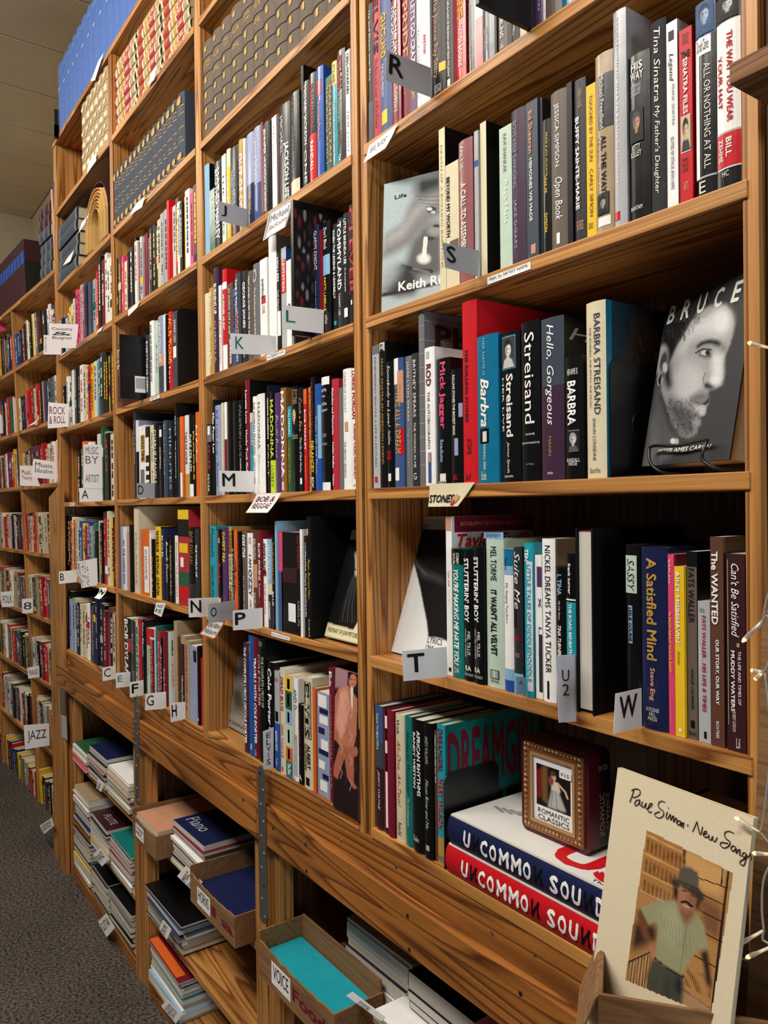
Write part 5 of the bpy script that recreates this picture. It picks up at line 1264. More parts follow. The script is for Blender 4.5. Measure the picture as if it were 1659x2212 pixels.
side_text(o, w_, d_, h_, 'DREAMGIRL', .02, .98, .52, .95, 'M', 'b'); side_text(o, w_, d_, h_, 'SUPREME', .5, .98, .32, .44, 'K', 'b')
o = find('grey book, charcoal lettering'); w_, d_, h_ = dims(o)
side_text(o, w_, d_, h_, 'PHIL', .1, .8, .8, .93, 'm', 'b')
for q in range(9):
    z = h_ * (q + .5) / 9; V = [(w_ + .0004, 0, z), (w_ + .0004, d_, z), (w_ + .0004, d_, z + .001), (w_ + .0004, 0, z + .001)]; obj('mortar_line', V, [(0, 1, 2, 3)], ink('S'), o)
o = find('slate grey book, white lettering, fifteenth from left above'); w_, d_, h_ = dims(o)
side_text(o, w_, d_, h_, 'Hello,', .05, .9, .84, .93, 'S', 'i')
o = find('cream book, navy lettering'); w_, d_, h_ = dims(o)
a = Art(70, 90, (30, 52, 66)); a.x, a.y = a.u * 100, (1 - a.v) * 140
a.ell(60, 70, 46, 62, (70, 52, 44), 0.4); a.ell(55, 80, 34, 50, (44, 30, 26), 0.6); a.ell(58, 118, 20, 24, (150, 96, 72), 0.5)
for k in range(40): a.line([(20 + (k * 17) % 76, 14 + (k * 29) % 90), (26 + (k * 17) % 76, 24 + (k * 29) % 90)], 2.4, (104, 80, 66) if k % 2 else (24, 18, 18), 0.6, 2)
a.grain(0.15)
a.build('cover_picture', lambda u, v: (w_ + .0006, .012 + (d_ - .012) * u, h_ * v), o, 1, 1)

# small printed portraits on spines
def spine_art(sub, a0, b0, x0, x1, bg, hair, skin, cloth, hat=False, nx=34, ny=None):
    o = find(sub); w_ = max(v.co.x for v in o.data.vertices); h_ = max(v.co.z for v in o.data.vertices)
    bul = -min(v.co.y for v in o.data.vertices); ny = ny or int(nx * (b0 - a0) * h_ / ((x1 - x0) * w_)); ny = min(max(ny, 20), 90)
    A = Art(nx, ny, bg); asp = ny / nx; A.x, A.y = A.u * 100, (1 - A.v) * 100 * asp; H = 100 * asp
    A.poly([(8, H), (20, H * .74), (42, H * .66), (60, H * .66), (84, H * .76), (98, H)], cloth, 1)
    A.ell(50, H * .34, 31, H * .27, hair, .15); A.poly([(42, H * .5), (62, H * .5), (62, H * .72), (44, H * .72)], skin, 1)
    A.ell(53, H * .41, 23, H * .22, skin, .15); A.ell(60, H * .43, 12, H * .14, tuple(min(255, c + 30) for c in skin), .9, .7); A.ell(40, H * .42, 10, H * .18, tuple(int(c * .6) for c in skin), .9, .6)
    A.poly([(26, H * .34), (36, H * .14), (66, H * .14), (76, H * .32), (64, H * .25), (44, H * .27)], hair, 1)
    for ex_ in (45, 63): A.ell(ex_, H * .39, 4, H * .015 + 1.2, (26, 20, 20), .3)
    A.line([(47, H * .52), (62, H * .52)], 3, tuple(int(c * .5) for c in skin)); A.line([(55, H * .4), (58, H * .46)], 2.5, tuple(int(c * .7) for c in skin), .8)
    def P_(u, v): x = w_ * (x0 + (x1 - x0) * u); return (x, spine_y(x, w_, bul) - .0013, h_ * (1 - b0 + (b0 - a0) * v))
    A.grain(.06); A.build('spine_picture', P_, o, 1, 1)
BWs = (186, 186, 186)
spine_art('fifteenth from left in the S card row' if False else 'red book, white lettering, twentieth from left in the S card row', .5, .7, .12, .88, (200, 190, 160), (40, 34, 30), (206, 180, 150), (60, 60, 60))
spine_art('black book, white lettering, twenty-first from left in the S card row', .0, .17, .05, .95, (70, 96, 140), (44, 60, 96), (150, 176, 204), (60, 84, 124))
spine_art('bright white book, crimson lettering, twenty-second from left in the S card row', .0, .125, .08, .95, (40, 40, 42), (24, 24, 26), BWs, (20, 20, 22))
spine_art('black book, white lettering, seventeenth from left in the S card row', .33, .53, .1, .75, (34, 36, 40), (70, 70, 74), (176, 128, 104), (30, 30, 32))
spine_art('tan book, black lettering, fifteenth from left in the S card row', .79, .9, .12, .78, (50, 50, 52), (24, 22, 22), (150, 146, 140), (30, 30, 30))
spine_art('black book, white lettering, thirteenth from left above the STONES', .035, .24, .08, .78, (60, 60, 62), (20, 20, 20), (206, 204, 202), (190, 190, 190))
spine_art('sea blue book, white lettering', .635, .73, .16, .6, (20, 20, 24), (60, 60, 60), (220, 220, 220), (40, 40, 40))
spine_art('black book, white lettering, sixteenth from left above the STONES', .61, .78, .2, .85, (30, 30, 32), (160, 160, 160), (196, 196, 196), (90, 90, 90))
spine_art('black book, white lettering, second from left above the STONES' if False else 'black book, gold brown lettering, second from left above the STONES', .015, .07, .25, .85, (200, 200, 200), (30, 30, 30), (160, 160, 160), (30, 30, 30))
spine_art('black book, tan lettering', .2, .42, .12, .88, (20, 18, 18), (206, 170, 110), (214, 166, 130), (18, 18, 18))
# ================================================================== bookends and other black things
def bookend(x, y, z, hh, dd, lab):
    e = empty('bookend', (x, y, z)); tag(e, lab, 'bookend')
    pts = [(0, 0), (dd, 0)]; r = 0.018
    for k in range(7): t_ = math.pi / 2 * k / 6; pts.append((dd - r + r * math.cos(t_), hh - r + r * math.sin(t_)))
    for k in range(7): t_ = math.pi / 2 + math.pi / 2 * k / 6; pts.append((r + r * math.cos(t_), hh - r + r * math.sin(t_)))
    n_ = len(pts); V = [(0, a_, b_) for a_, b_ in pts] + [(0.0016, a_, b_) for a_, b_ in pts]
    F = [tuple(range(n_))[::-1], tuple(range(n_, 2 * n_))] + [(i, (i + 1) % n_, (i + 1) % n_ + n_, i + n_) for i in range(n_)]
    obj('plate', V, F, BLACKM, e); mb = MB(); mb.box(0.0016, 0.06, 0.005, dd - 0.01, 0.0004, 0.0018); mb.build('foot', BLACKM, e)
    mb = MB(); mb.tube([(0.0018 + 0.0012 * math.sin(0), dd * .55 + 0.022 * math.cos(q * math.pi / 12), hh * .45 + 0.022 * math.sin(q * math.pi / 12)) for q in range(25)], 0.0012, 6, caps=False); mb.build('stamped_ring', BLACKM, e, smooth=True)
    return e
t = tl(2, 3)
last = [b for b in ALLB if b[0] == 7 and b[1] > UP[3][1] - 0.01]
bx = max(b[2] for b in last)
bookend(bx + 0.001, 0.0, ZS[7] + 0.0005, 0.165, 0.13, 'black steel bookend between the bright dream book and the box books')
rowx = max(b[2] for b in ALLB if b[0] == 5)
bookend(rowx + 0.0012, 0.012, ZS[5] + 0.0005, 0.165, 0.125, 'black steel bookend behind the portrait book on its wire stand')
for lab_, z_, k_ in (('black steel bookend at the right end of the row above card D', 0, 4),):
    xx = max(b[2] for b in ALLB if b[0] == 4 and b[2] < UP[2][0]); bookend(xx + 0.001, 0.0, ZS[4] + 0.0005, 0.24, 0.18, lab_)

# ---- open-fronted black box set: white page edges between black boards
t = tl(3, 2)
X0, X1 = X_at(*tp(t, 145, 900)), X_at(*tp(t, 284, 900)); zt = onY(*tp(t, 200, 150), 0).z
hh = zt - ZS[6]; e = empty('boxed_book', (X0, -0.004, ZS[6] + 0.0005)); tag(e, 'large black bound volume with its white page edges facing the aisle, left of card W', 'book')
mb = MB(); W_ = X1 - X0; mb.box(0, 0.003, 0, 0.215, 0, hh); mb.box(W_ - 0.003, W_, 0, 0.215, 0, hh); mb.box(0.003, W_ - 0.003, 0.205, 0.215, 0, hh); mb.build('cover', paper_mat('K', 0), e)
box('page_block', 0.0035, W_ - 0.0035, 0.004, 0.204, 0.005, hh - 0.006, PAGES[1], e); box('headband', 0.0035, W_ - 0.0035, 0.005, 0.2, hh - 0.006, hh - 0.004, ink('M'), e)
e.location.z += 0
# ---- large black book pulled out of the R row
t = tl(2, 0)
xr = onY(1150, 60, 0).x; yo = onX(1035, 30, xr).y
o = box('portfolio', xr - 0.008, xr, yo, 0.13, ZS[3] + 0.0005, ZS[3] + .3, BLACKM, None, .001); o.location = (xr, yo, ZS[3]); [setattr(v, 'co', v.co - o.location) for v in o.data.vertices]; tag(o, 'big flat black portfolio pulled half out over the edge of the R card row', 'portfolio')
# glossy black book pulled out in the row above card D
t = tl(0, 1)
xr = onY(*tp(t, 1145, 850), 0).x; yo = onX(*tp(t, 966, 850), xr).y
o = book(xr - 0.02, xr, yo, ZS[4] + 0.0005, 0.21, 'K', '', 'K', 0.2, True, 2); w_, d_, h_ = dims(o)
obj('barcode_label', [(w_ + .0006, d_ * .22, h_ * .1), (w_ + .0006, d_ * .42, h_ * .1), (w_ + .0006, d_ * .42, h_ * .36), (w_ + .0006, d_ * .22, h_ * .36)], [(0, 1, 2, 3)], CARD, o)
tag(o, 'glossy black book with a white barcode, pulled out above card D', 'book')
for q in range(9): obj('bar', [(w_ + .0009, d_ * (.24 + .018 * q), h_ * .16), (w_ + .0009, d_ * (.248 + .018 * q), h_ * .16), (w_ + .0009, d_ * (.248 + .018 * q), h_ * .33), (w_ + .0009, d_ * (.24 + .018 * q), h_ * .33)], [(0, 1, 2, 3)], MARK, o)
# the spiral-bound magazine in the K row, cover outwards
t = tl(1, 1)
xr = onY(*tp(t, 1018, 200), 0).x; yo = onX(*tp(t, 868, 200), xr).y
z0 = ZS[4] + 0.012
o = book(xr - 0.012, xr, yo, ZS[4] + 0.0005, 0.29, 'K', '', 'K', 0.2, False, 2, name='magazine'); w_, d_, h_ = dims(o)
a = Art(50, 60, (24, 22, 24)); a.x, a.y = a.u * 100, (1 - a.v) * 130
for k in range(50): a.ell((k * 37) % 100, (k * 53) % 128, 3 + k % 4, 3 + (k * 7) % 5, [(90, 70, 72), (150, 150, 152), (120, 40, 50), (50, 46, 50)][k % 4], 0.5, 0.8)
a.build('cover_picture', lambda u, v: (w_ + .0006, d_ * .01 + d_ * .45 * u, h_ * .06 + h_ * .88 * v), o, 1, 1)
obj('barcode_label', [(w_ + .0008, d_ * .35, h_ * .3), (w_ + .0008, d_ * .72, h_ * .3), (w_ + .0008, d_ * .72, h_ * .62), (w_ + .0008, d_ * .35, h_ * .62)], [(0, 1, 2, 3)], paper_mat('S', 1), o)
tag(o, 'black patterned magazine with a silver label, pulled out behind card L', 'magazine')

# ---- the two big box books and the tin on them
t = tl(2, 3)
Xl = onY(*tp(t, 692, 900), -0.002).x; Xr = onY(1306, 1980, -0.002).x
L_ = 0.385; thb = 0.049; thr = 0.05
def big_box(z, col, lab, top):
    e = empty('boxed_book', (Xl, 0.0, z)); tag(e, lab, 'book', 'two large books lying flat on the bottom shelf')
    b_ = 0.006; n_ = 10; V = []; F = []
    H_ = thr - 0.003
    for i in range(n_ + 1):
        zz_ = H_ * i / n_; y = -b_ * (1 - (2 * i / n_ - 1) ** 2) - 0.002; V += [(0, y, zz_ + 0.0015), (L_, y, zz_ + 0.0015), (0, 0.01, zz_ + 0.0015), (L_, 0.01, zz_ + 0.0015)]
    for i in range(n_):
        q = 4 * i; F += [(q, q + 1, q + 5, q + 4), (q + 2, q, q + 4, q + 6), (q + 1, q + 3, q + 7, q + 5)]
    obj('spine', V, F, paper_mat(col, 1), e, smooth=False)
    mb = MB(); mb.box(0, L_, 0, 0.245, 0, 0.003); mb.box(0, L_, 0, 0.245, thr - 0.003, thr - 0.0002); mb.build('cover', paper_mat('W', 1), e)
    box('page_block', 0.004, L_ - 0.004, 0.0105, 0.24, 0.0032, thr - 0.0032, PAGES[1], e)
    def sm(x0, x1, z0, z1, s_, m_, mir=False):
        def mp(a_, b2):
            if mir: a_ = 1 - a_
            zz_ = z0 + (z1 - z0) * b2; f = zz_ / H_; return (x0 + (x1 - x0) * a_, -b_ * (1 - (2 * f - 1) ** 2) - 0.0032, zz_)
        letter_mesh(s_, mp, m_, e, 'lettering', 0, 0.02)
    x = 0.042; wd_ = 0.0185
    for ch in 'U':
        pass
    seq = [('U', 0), ('N', 1), ('C', 0), ('O', 0), ('M', 0), ('M', 0), ('O', 0), ('N', 1), (' ', 0), ('S', 0), ('O', 0), ('U', 0), ('N', 1), ('D', 0)]
    for ch, blk in seq:
        if ch == ' ': x += 0.012; continue
        ww = 0.0225 if ch == 'M' else 0.0165
        sm(x, x + ww, 0.011, 0.038, ch, ink('K' if blk else 'w'), mir=bool(blk)); x += ww + 0.0045
    return e
e1 = big_box(ZS[7] + 0.0006, 'R', 'large red box book lying flat, white block capitals along its spine', False)
e2 = big_box(ZS[7] + 0.0006 + thr, 'N', 'large navy box book with white capitals, lying on the red one', True)
for ch in [c for c in e2.children if c.name.startswith('spine')]: ch.data.materials[0] = paper_mat('N', 1)
e2.location.y += 0.003; e2.location.x += 0.003
zt = thr + 0.0003
a = Art(120, 70, (226, 226, 222)); a.x, a.y = a.u * 240, (1 - a.v) * 140
a.poly([(0, 0), (160, 0), (110, 60), (70, 40), (20, 70), (0, 60)], (150, 152, 156), 4, 0.5)
for k in range(12): a.line([(14 + k * 9, 92 - k * 3), (30 + k * 9, 96 - k * 4)], 4, (120, 120, 122), 0.8, 1.5)
a.poly([(120, 60), (190, 40), (190, 70), (150, 74)], (170, 172, 172), 2)
a.build('cover_picture', lambda u, v: (L_ * u, 0.001 + 0.242 * v, zt), e2, 1, 1)
letter_mesh('US', lambda a_, b2: (0.205 + 0.14 * a_, 0.012 + 0.075 * b2, zt + 0.0005), ink('R'), e2, bold=0.02)
letter_mesh('TheLeft', lambda a_, b2: (0.30 + 0.05 * a_, 0.004 + 0.007 * b2, zt + 0.0005), ink('K'), e2)

zt2 = ZS[7] + 0.0006 + 2 * thr + 0.0008
Y_t = 0.035
q0 = onY(1127, 1788, Y_t); q1 = onY(1275.5, 1852, Y_t)
tw = 0.115; thh = 0.135; td = 0.05
# tin stands where its lower edge meets the lid of the navy book
pA = onZ(1128, 1788, zt2); pB = onZ(1274, 1852, zt2)
ang = math.atan2(pB.y - pA.y, pB.x - pA.x); tw = (pB - pA).length
thh = (onY(1123, 1583, pA.y).z - zt2)
e = empty('tin', (pA.x, pA.y, zt2)); e.rotation_euler = (0, 0, ang); tag(e, 'dark red tin with an ornate gilt frame on its lid, standing on the navy book', 'tin')
td = 0.05
def rrect(w_, h_, r, n_=6):
    P_ = []
    for cx, cy, s0 in ((w_ - r, h_ - r, 0), (r, h_ - r, 1), (r, r, 2), (w_ - r, r, 3)):
        for k in range(n_ + 1): t_ = math.pi / 2 * (s0 + k / n_); P_.append((cx + r * math.cos(t_), cy + r * math.sin(t_)))
    return P_
def rslab(name, w_, h_, r, y0, y1, mat, par, x0=0, z0=0, hole=None):
    P_ = rrect(w_, h_, r); n_ = len(P_)
    V = [(x0 + x, y0, z0 + z) for x, z in P_] + [(x0 + x, y1, z0 + z) for x, z in P_]; F = [(i, i + n_, (i + 1) % n_ + n_, (i + 1) % n_) for i in range(n_)]
    if hole:
        hx, hz, hw, hh_, hr = hole; Q_ = rrect(hw, hh_, hr); V += [(x0 + hx + x, y0, z0 + hz + z) for x, z in Q_] + [(x0 + hx + x, y1, z0 + hz + z) for x, z in Q_]
        for i in range(n_): j = (i + 1) % n_; F += [(i, j, 2 * n_ + j, 2 * n_ + i), (2 * n_ + i, 2 * n_ + j, 3 * n_ + j, 3 * n_ + i)]
    else: F += [tuple(range(n_)), tuple(range(2 * n_ - 1, n_ - 1, -1))]
    return obj(name, V, F, mat, par)
tinr = plain('tin_dark_red', lin((84, 22, 28)), 0.35, 0.2); gilt = plain('tin_gilt', lin((150, 104, 66)), 0.4, 0.4); gilt2 = plain('tin_gilt_light', lin((196, 152, 104)), 0.4, 0.3)
rslab('body', tw, thh, 0.012, 0.0, td * .55, tinr, e); rslab('back', tw, thh, 0.012, td * .55 + 0.0004, td, BLACKM, e)
m_ = tw * 0.06
rslab('frame', tw - 2 * m_, thh - 2 * m_, 0.004, -0.004, -0.0002, gilt, e, m_, m_, (tw * .13, tw * .13, tw * .62, thh - 2 * m_ - tw * .26, 0.002))
rslab('inner_frame', tw * .66, thh - 2 * m_ - tw * .2, 0.002, -0.0055, -0.0045, gilt2, e, tw * .17, m_ + tw * .10, (tw * .035, tw * .035, tw * .59, thh - 2 * m_ - tw * .27, 0.001))
mb = MB(); rng = random.Random(4)
per = []
for k in range(60):
    f = k / 60; s_ = f * 4; i_ = int(s_); g_ = s_ - i_; a0 = tw * .10; x_, z_ = [(a0 + (tw - 2 * a0) * g_, a0), (tw - a0, a0 + (thh - 2 * a0) * g_), (tw - a0 - (tw - 2 * a0) * g_, thh - a0), (a0, thh - a0 - (thh - 2 * a0) * g_)][i_]
    rr = 0.0028 if (abs(g_ - .5) < .12 or g_ < .08 or g_ > .92) else 0.0016
    mb.tube([(x_ - rr, -0.0045, z_), (x_, -0.0055 - rr * .4, z_ + rr), (x_ + rr, -0.0045, z_)], [rr * .4, rr, rr * .4], 6)
mb.build('scrollwork', gilt2, e, smooth=True)
obj('picture_mount', [(tw * .17, -0.0015, m_ + tw * .11), (tw * .83, -0.0015, m_ + tw * .11), (tw * .83, -0.0015, thh - m_ - tw * .11), (tw * .17, -0.0015, thh - m_ - tw * .11)], [(0, 1, 2, 3)], CARD, e)
a = Art(60, 70, (26, 20, 20)); a.x, a.y = a.u * 100, (1 - a.v) * 110
a.poly([(0, 20), (18, 10), (16, 90), (0, 92)], (120, 30, 30), 2); a.poly([(16, 6), (34, 0), (34, 100), (18, 96)], (116, 88, 44), 2)
a.ell(52, 24, 7, 10, (216, 176, 150), .3); a.ell(50, 15, 8, 7, (90, 60, 36), .4); a.poly([(42, 34), (66, 34), (72, 58), (60, 66), (46, 60)], (216, 206, 190), 1); a.poly([(46, 58), (66, 58), (88, 104), (34, 108)], (186, 188, 186), 2); a.line([(66, 38), (86, 52), (92, 66)], 6, (214, 178, 156)); a.line([(50, 60), (44, 104)], 2, (120, 120, 118)); a.line([(58, 60), (62, 104)], 2, (120, 120, 118)); a.ell(44, 36, 8, 12, (150, 60, 60), .5)
a.build('lid_picture', lambda u, v: (tw * (.25 + .5 * u), -0.0022, thh * (.33 + .42 * v)), e, 1, 1)
for s_, z_ in (('ROMANTIC', .25), ('CLASSICS', .185)): letter_mesh(s_, lambda a_, b2, z_=z_: (tw * (.27 + .46 * a_), -0.0022, thh * (z_ + .05 * b2)), MARK, e)
rslab('price_label', tw * .17, thh * .075, 0.002, -0.0032, -0.0026, CARD, e, tw * .6, thh * .68); letter_mesh('F15', lambda a_, b2: (tw * (.63 + .11 * a_), -0.0036, thh * (.7 + .035 * b2)), ink('D'), e)
for s_, v0_, v1_, y0_, y1_ in (('ROMANTIC CLASSICS', .62, .12, .42, .66),):
    letter_mesh('ROMANTIC', lambda a_, b2: (tw + 0.0006, td * (.78 - .3 + .24 * (b2)), thh * (.16 + .42 * a_)), ink('A'), e); letter_mesh('CLASSICS', lambda a_, b2: (tw + 0.0006, td * (.8 + .14 * b2), thh * (.2 + .36 * a_)), ink('A'), e)
    letter_mesh('10 CDs', lambda a_, b2: (tw + 0.0006, td * (.45 + .45 * a_), thh * (.8 + .05 * b2)), ink('S'), e)
# dark slabs and pictures behind, in the right part of the bottom shelf
o = book(UP[4][0] - 0.20, UP[4][0] - 0.03, 0.13, ZS[7] + 0.0006, 0.19, 'K', '', 'K', 0.11, True, 0, name='box'); tag(o, 'dark box standing at the back right of the bottom shelf', 'box')
a = Art(70, 60, (70, 72, 56)); a.x, a.y = a.u * 100, (1 - a.v) * 80
a.poly([(20, 80), (30, 30), (44, 10), (60, 30), (66, 80)], (22, 16, 16), 3); a.poly([(60, 80), (74, 30), (88, 26), (96, 80)], (20, 18, 16), 3); a.ell(80, 26, 9, 7, (24, 22, 22), .3); a.ell(46, 16, 8, 8, (150, 110, 84), .4); a.ell(84, 36, 6, 7, (140, 104, 80), .4)
w0 = 0.17; a.build('printed_front', lambda u, v: (w0 * u, -0.0052, 0.19 * v), o, 1, 1)

# ================================================================== cards and signs
def flag(t, q, s, ic='K', lab='', mat=None, box_=(.2, .6, .2, .8), fl='b', name='index_card', anchor='r'):
    """a stiff card standing out from the books at right angles to the shelf"""
    Q = fquad(t, q); ai = (Q[1][0] + Q[2][0]) / 2, (Q[1][1] + Q[2][1]) / 2
    X = onY(*ai, 0.0).x; P_ = [onX(x, y, X) for x, y in Q]
    # push the card a little way in between two books by widening to the right
    V = [(X, P_[0].y, P_[0].z), (X, P_[3].y, P_[3].z), (X, P_[2].y, P_[2].z), (X, P_[1].y, P_[1].z)]
    c = Vector((X, (P_[0].y + P_[1].y) / 2, (P_[0].z + P_[3].z) / 2))
    V = [Vector(v) - c for v in V]; th_ = 0.0005
    V2 = V + [v - Vector((th_, 0, 0)) for v in V]
    o = obj(name, V2, [(0, 1, 2, 3), (7, 6, 5, 4), (0, 4, 5, 1), (1, 5, 6, 2), (2, 6, 7, 3), (3, 7, 4, 0)], mat or CARD); o.location = c
    tag(o, lab, 'card')
    def bil(a_, b_): top_ = V[0].lerp(V[3], a_); bot = V[1].lerp(V[2], a_); r_ = bot.lerp(top_, b_); r_.x = 0.0006; return r_
    if s:
        lines = s.split('/'); n_ = len(lines); u0, u1, v0, v1 = box_
        for i, l in enumerate(lines):
            b1 = v1 - (v1 - v0) * i / n_; b0 = v1 - (v1 - v0) * (i + .82) / n_; k0, k1 = (.42, .58) if l == 'I' else (0, 1)
            letter_mesh(l, lambda a_, b2, b0=b0, b1=b1, k0=k0, k1=k1: bil(u0 + (u1 - u0) * (k0 + (k1 - k0) * a_), b0 + (b1 - b0) * b2), ink(ic), o, 'lettering', 0.0, -0.004 if 't' in fl else (0.008 if 'b' in fl else 0))
    return o, bil
def sign(t, q, s, ic='K', lab='', mat=None, Y=-0.006, box_=(.12, .88, .15, .85), fl='', name='paper_sign', curl=0.0, border=None):
    """a paper hanging over the shelf edge, lying in the front plane"""
    Q = fquad(t, q); P_ = [onY(x, y, Y) for x, y in Q]; c = (P_[0] + P_[2]) / 2
    nn = 8; V = []
    def bil(a_, b_, off=0.0):
        top_ = P_[0].lerp(P_[1], a_); bot = P_[3].lerp(P_[2], a_); r_ = bot.lerp(top_, b_); r_.y -= curl * (1 - b_) ** 2 + off; return r_ - c
    for j in range(nn + 1): V += [bil(0, j / nn), bil(1, j / nn)]
    F = [(2 * j, 2 * j + 1, 2 * j + 3, 2 * j + 2) for j in range(nn)]
    n_ = len(V); V += [v + Vector((0, 0.0006, 0)) for v in V]; F += [(n_ + 2 * j + 2, n_ + 2 * j + 3, n_ + 2 * j + 1, n_ + 2 * j) for j in range(nn)]
    F += [(2 * j + 2, n_ + 2 * j + 2, n_ + 2 * j, 2 * j) for j in range(nn)] + [(2 * j + 1, n_ + 2 * j + 1, n_ + 2 * j + 3, 2 * j + 3) for j in range(nn)] + [(0, n_, n_ + 1, 1), (2 * nn + 1, n_ + 2 * nn + 1, n_ + 2 * nn, 2 * nn)]
    o = obj(name, V, F, mat or CARD); o.location = c; tag(o, lab, 'sign')
    if border:
        for (a0, a1, b0, b1) in ((0, 1, .93, 1), (0, 1, 0, .07), (0, .06, 0, 1), (.94, 1, 0, 1)):
            obj('border', [bil(a0, b0, .0006), bil(a1, b0, .0006), bil(a1, b1, .0006), bil(a0, b1, .0006)], [(0, 1, 2, 3)], ink(border), o)
    if s:
        lines = s.split('/'); n2 = len(lines); u0, u1, v0, v1 = box_
        for i, l in enumerate(lines):
            if not l: continue
            b1 = v1 - (v1 - v0) * i / n2; b0 = v1 - (v1 - v0) * (i + .78) / n2
            letter_mesh(l, lambda a_, b2, b0=b0, b1=b1: bil(u0 + (u1 - u0) * a_, b0 + (b1 - b0) * b2, .0012), ink(ic), o, 'lettering', 0.15 if 'i' in fl else 0, 0.01 if 'b' in fl else 0)
    return o, bil
t = tl(2, 0)
flag(t, [(205, 400), (555, 540), (555, 775), (195, 635)], 'R', 'K', 'grey card with a big black R, in the top row at right', CARDG, (.06, .38, .1, .92))
flag(t, [(648, 1930), (940, 1995), (935, 2205), (670, 2130)], 'S', 'K', 'grey card with a big black S, right of the smoking face book', CARDG, (.08, .34, .1, .92))
sign(t, [(65, 1160), (290, 985), (212, 1188), (36, 1305)], 'ELVIS', 'G', 'white slip reading ELVIS hanging from the shelf under the R row', box_=(.15, .75, .35, .75), curl=0.006)
t = tl(2, 1)
sign(t, [(1005, 183), (1348, 56), (1350, 114), (1006, 241)], 'Alph. by ARTIST NAME', 'K', 'white printed strip on the shelf edge below the S row', Y=-0.0042, box_=(.05, .95, .2, .85), name='shelf_label')
o, bil = sign(t, [(545, 1828), (905, 1812), (782, 2005), (548, 2008)], 'STONES', 'K', 'cream paper sign reading STONES under the long row of biographies', paper_mat('C', 0), box_=(.03, .72, .08, .52), fl='b', curl=0.004)
obj('lips_drawing', [bil(.78 + .1 * math.cos(k * .628), .3 + .22 * math.sin(k * .628), .0012) for k in range(10)], [tuple(range(10))], ink('o'), o); obj('tongue_drawing', [bil(.78 + .05 * math.cos(k * .628), .16 + .12 * math.sin(k * .628), .0016) for k in range(10)], [tuple(range(10))], ink('J'), o)
t = tl(2, 2)
flag(t, [(325, 1130), (682, 1095), (690, 1335), (340, 1370)], 'T', 'K', 'white card with a big black T, below the lyrics book', None, (.1, .48, .12, .88))
flag(t, [(1230, 1330), (1312, 1340), (1318, 1480), (1232, 1470)], 'A', 'B', 'small pale blue card between the T and U2 cards', paper_mat('L', 0), (.3, .7, .5, .8), '')
flag(t, [(1550, 1165), (1732, 1155), (1715, 1690), (1575, 1700)], 'U/2', 'K', 'tall white card reading U2 hanging over the shelf', paper_mat('s', 0), (.24, .58, .36, .78), '')
sign(t, [(978, 185), (1132, 185), (1132, 236), (978, 232)], 'SIGNED', 'B', 'small blue slip above the pale green velvet book', paper_mat('L', 0), Y=0.03, fl='i', name='paper_slip')
t = tl(3, 2)
flag(t, [(445, 1470), (652, 1425), (655, 1735), (430, 1790)], 'W', 'K', 'white card with a big black W, left of the navy book', None, (.15, .82, .2, .9))
t = tl(1, 0)
flag(t, [(265, 1600), (495, 1665), (495, 1815), (265, 1755)], 'J', 'K', 'grey card with a thin J, in the left of its row', CARDG, (.1, .28, .15, .85), 't')
sign(t, [(670, 1695), (858, 1575), (830, 1815), (650, 1925)], 'Michael/  Jackson', 'G', 'white paper sign with two handwritten names under the J row', Y=-0.012, curl=0.01, border='S')
t = tl(1, 1)
flag(t, [(360, 625), (725, 648), (725, 800), (362, 790)], 'K', 'T', 'white card with a teal K, above the printed shelf strip', None, (.1, .28, .12, .85), '')
flag(t, [(775, 400), (1105, 440), (1103, 630), (775, 590)], 'L', 'T', 'white card with a thin teal L, right of card K', None, (.08, .3, .2, .8), 't')
sign(t, [(648, 805), (795, 755), (797, 792), (650, 848)], 'Alph. by ARTIST NAME', 'K', 'small printed strip on the shelf edge below card K', Y=-0.0042, box_=(.04, .96, .2, .8), name='shelf_label')
flag(t, [(270, 1720), (548, 1725), (548, 1890), (275, 1888)], 'M', 'K', 'white card with a black M, lower left of its row', None, (.08, .45, .12, .88))
sign(t, [(570, 1905), (765, 1897), (685, 2055), (510, 2055)], 'BOB &/REGGAE', 'M', 'white paper sign under the M row, handwritten in dark ink', Y=-0.012, fl='i', curl=0.01)
t = tl(1, 2)
flag(t, [(25, 712), (272, 700), (275, 850), (30, 862)], 'N', 'K', 'white card with a big black N', None, (.06, .4, .1, .9))
flag(t, [(185, 755), (395, 725), (400, 880), (185, 910)], 'O', 'K', 'grey card with a thin O between cards N and P', CARDG, (.08, .3, .2, .8), 't')
sign(t, [(200, 885), (322, 890), (235, 1040), (110, 995)], 'Willie/Nelson', 'G', 'small white sign with an orange border below card O', Y=-0.02, border='O', fl='i')
flag(t, [(380, 808), (617, 785), (618, 948), (382, 965)], 'P', 'K', 'white card with a big black P', None, (.06, .42, .12, .88))
sign(t, [(687, 975), (832, 1022), (832, 1048), (687, 1010)], 'Alph. by ARTIST NAME', 'K', 'printed strip on the shelf edge right of card P', Y=-0.0042, box_=(.04, .96, .2, .8), name='shelf_label')
flag(t, [(620, 1770), (705, 1735), (703, 2060), (625, 2075)], 'E/L/V/I/S', 'K', 'tall pale blue card with a name written downwards', paper_mat('s', 0), (.3, .7, .08, .92), '')
t = tl(0, 1)
flag(t, [(632, 1860), (815, 1855), (820, 1965), (632, 1970)], 'A', 'K', 'white card with a black A, in the first bay', None, (.1, .38, .12, .85), '')
flag(t, [(665, 1510), (812, 1515), (818, 1862), (665, 1860)], 'MUSIC/BY//ARTIST', 'G', 'tall white card reading MUSIC BY ARTIST above card A', None, (.1, .8, .1, .95), '')
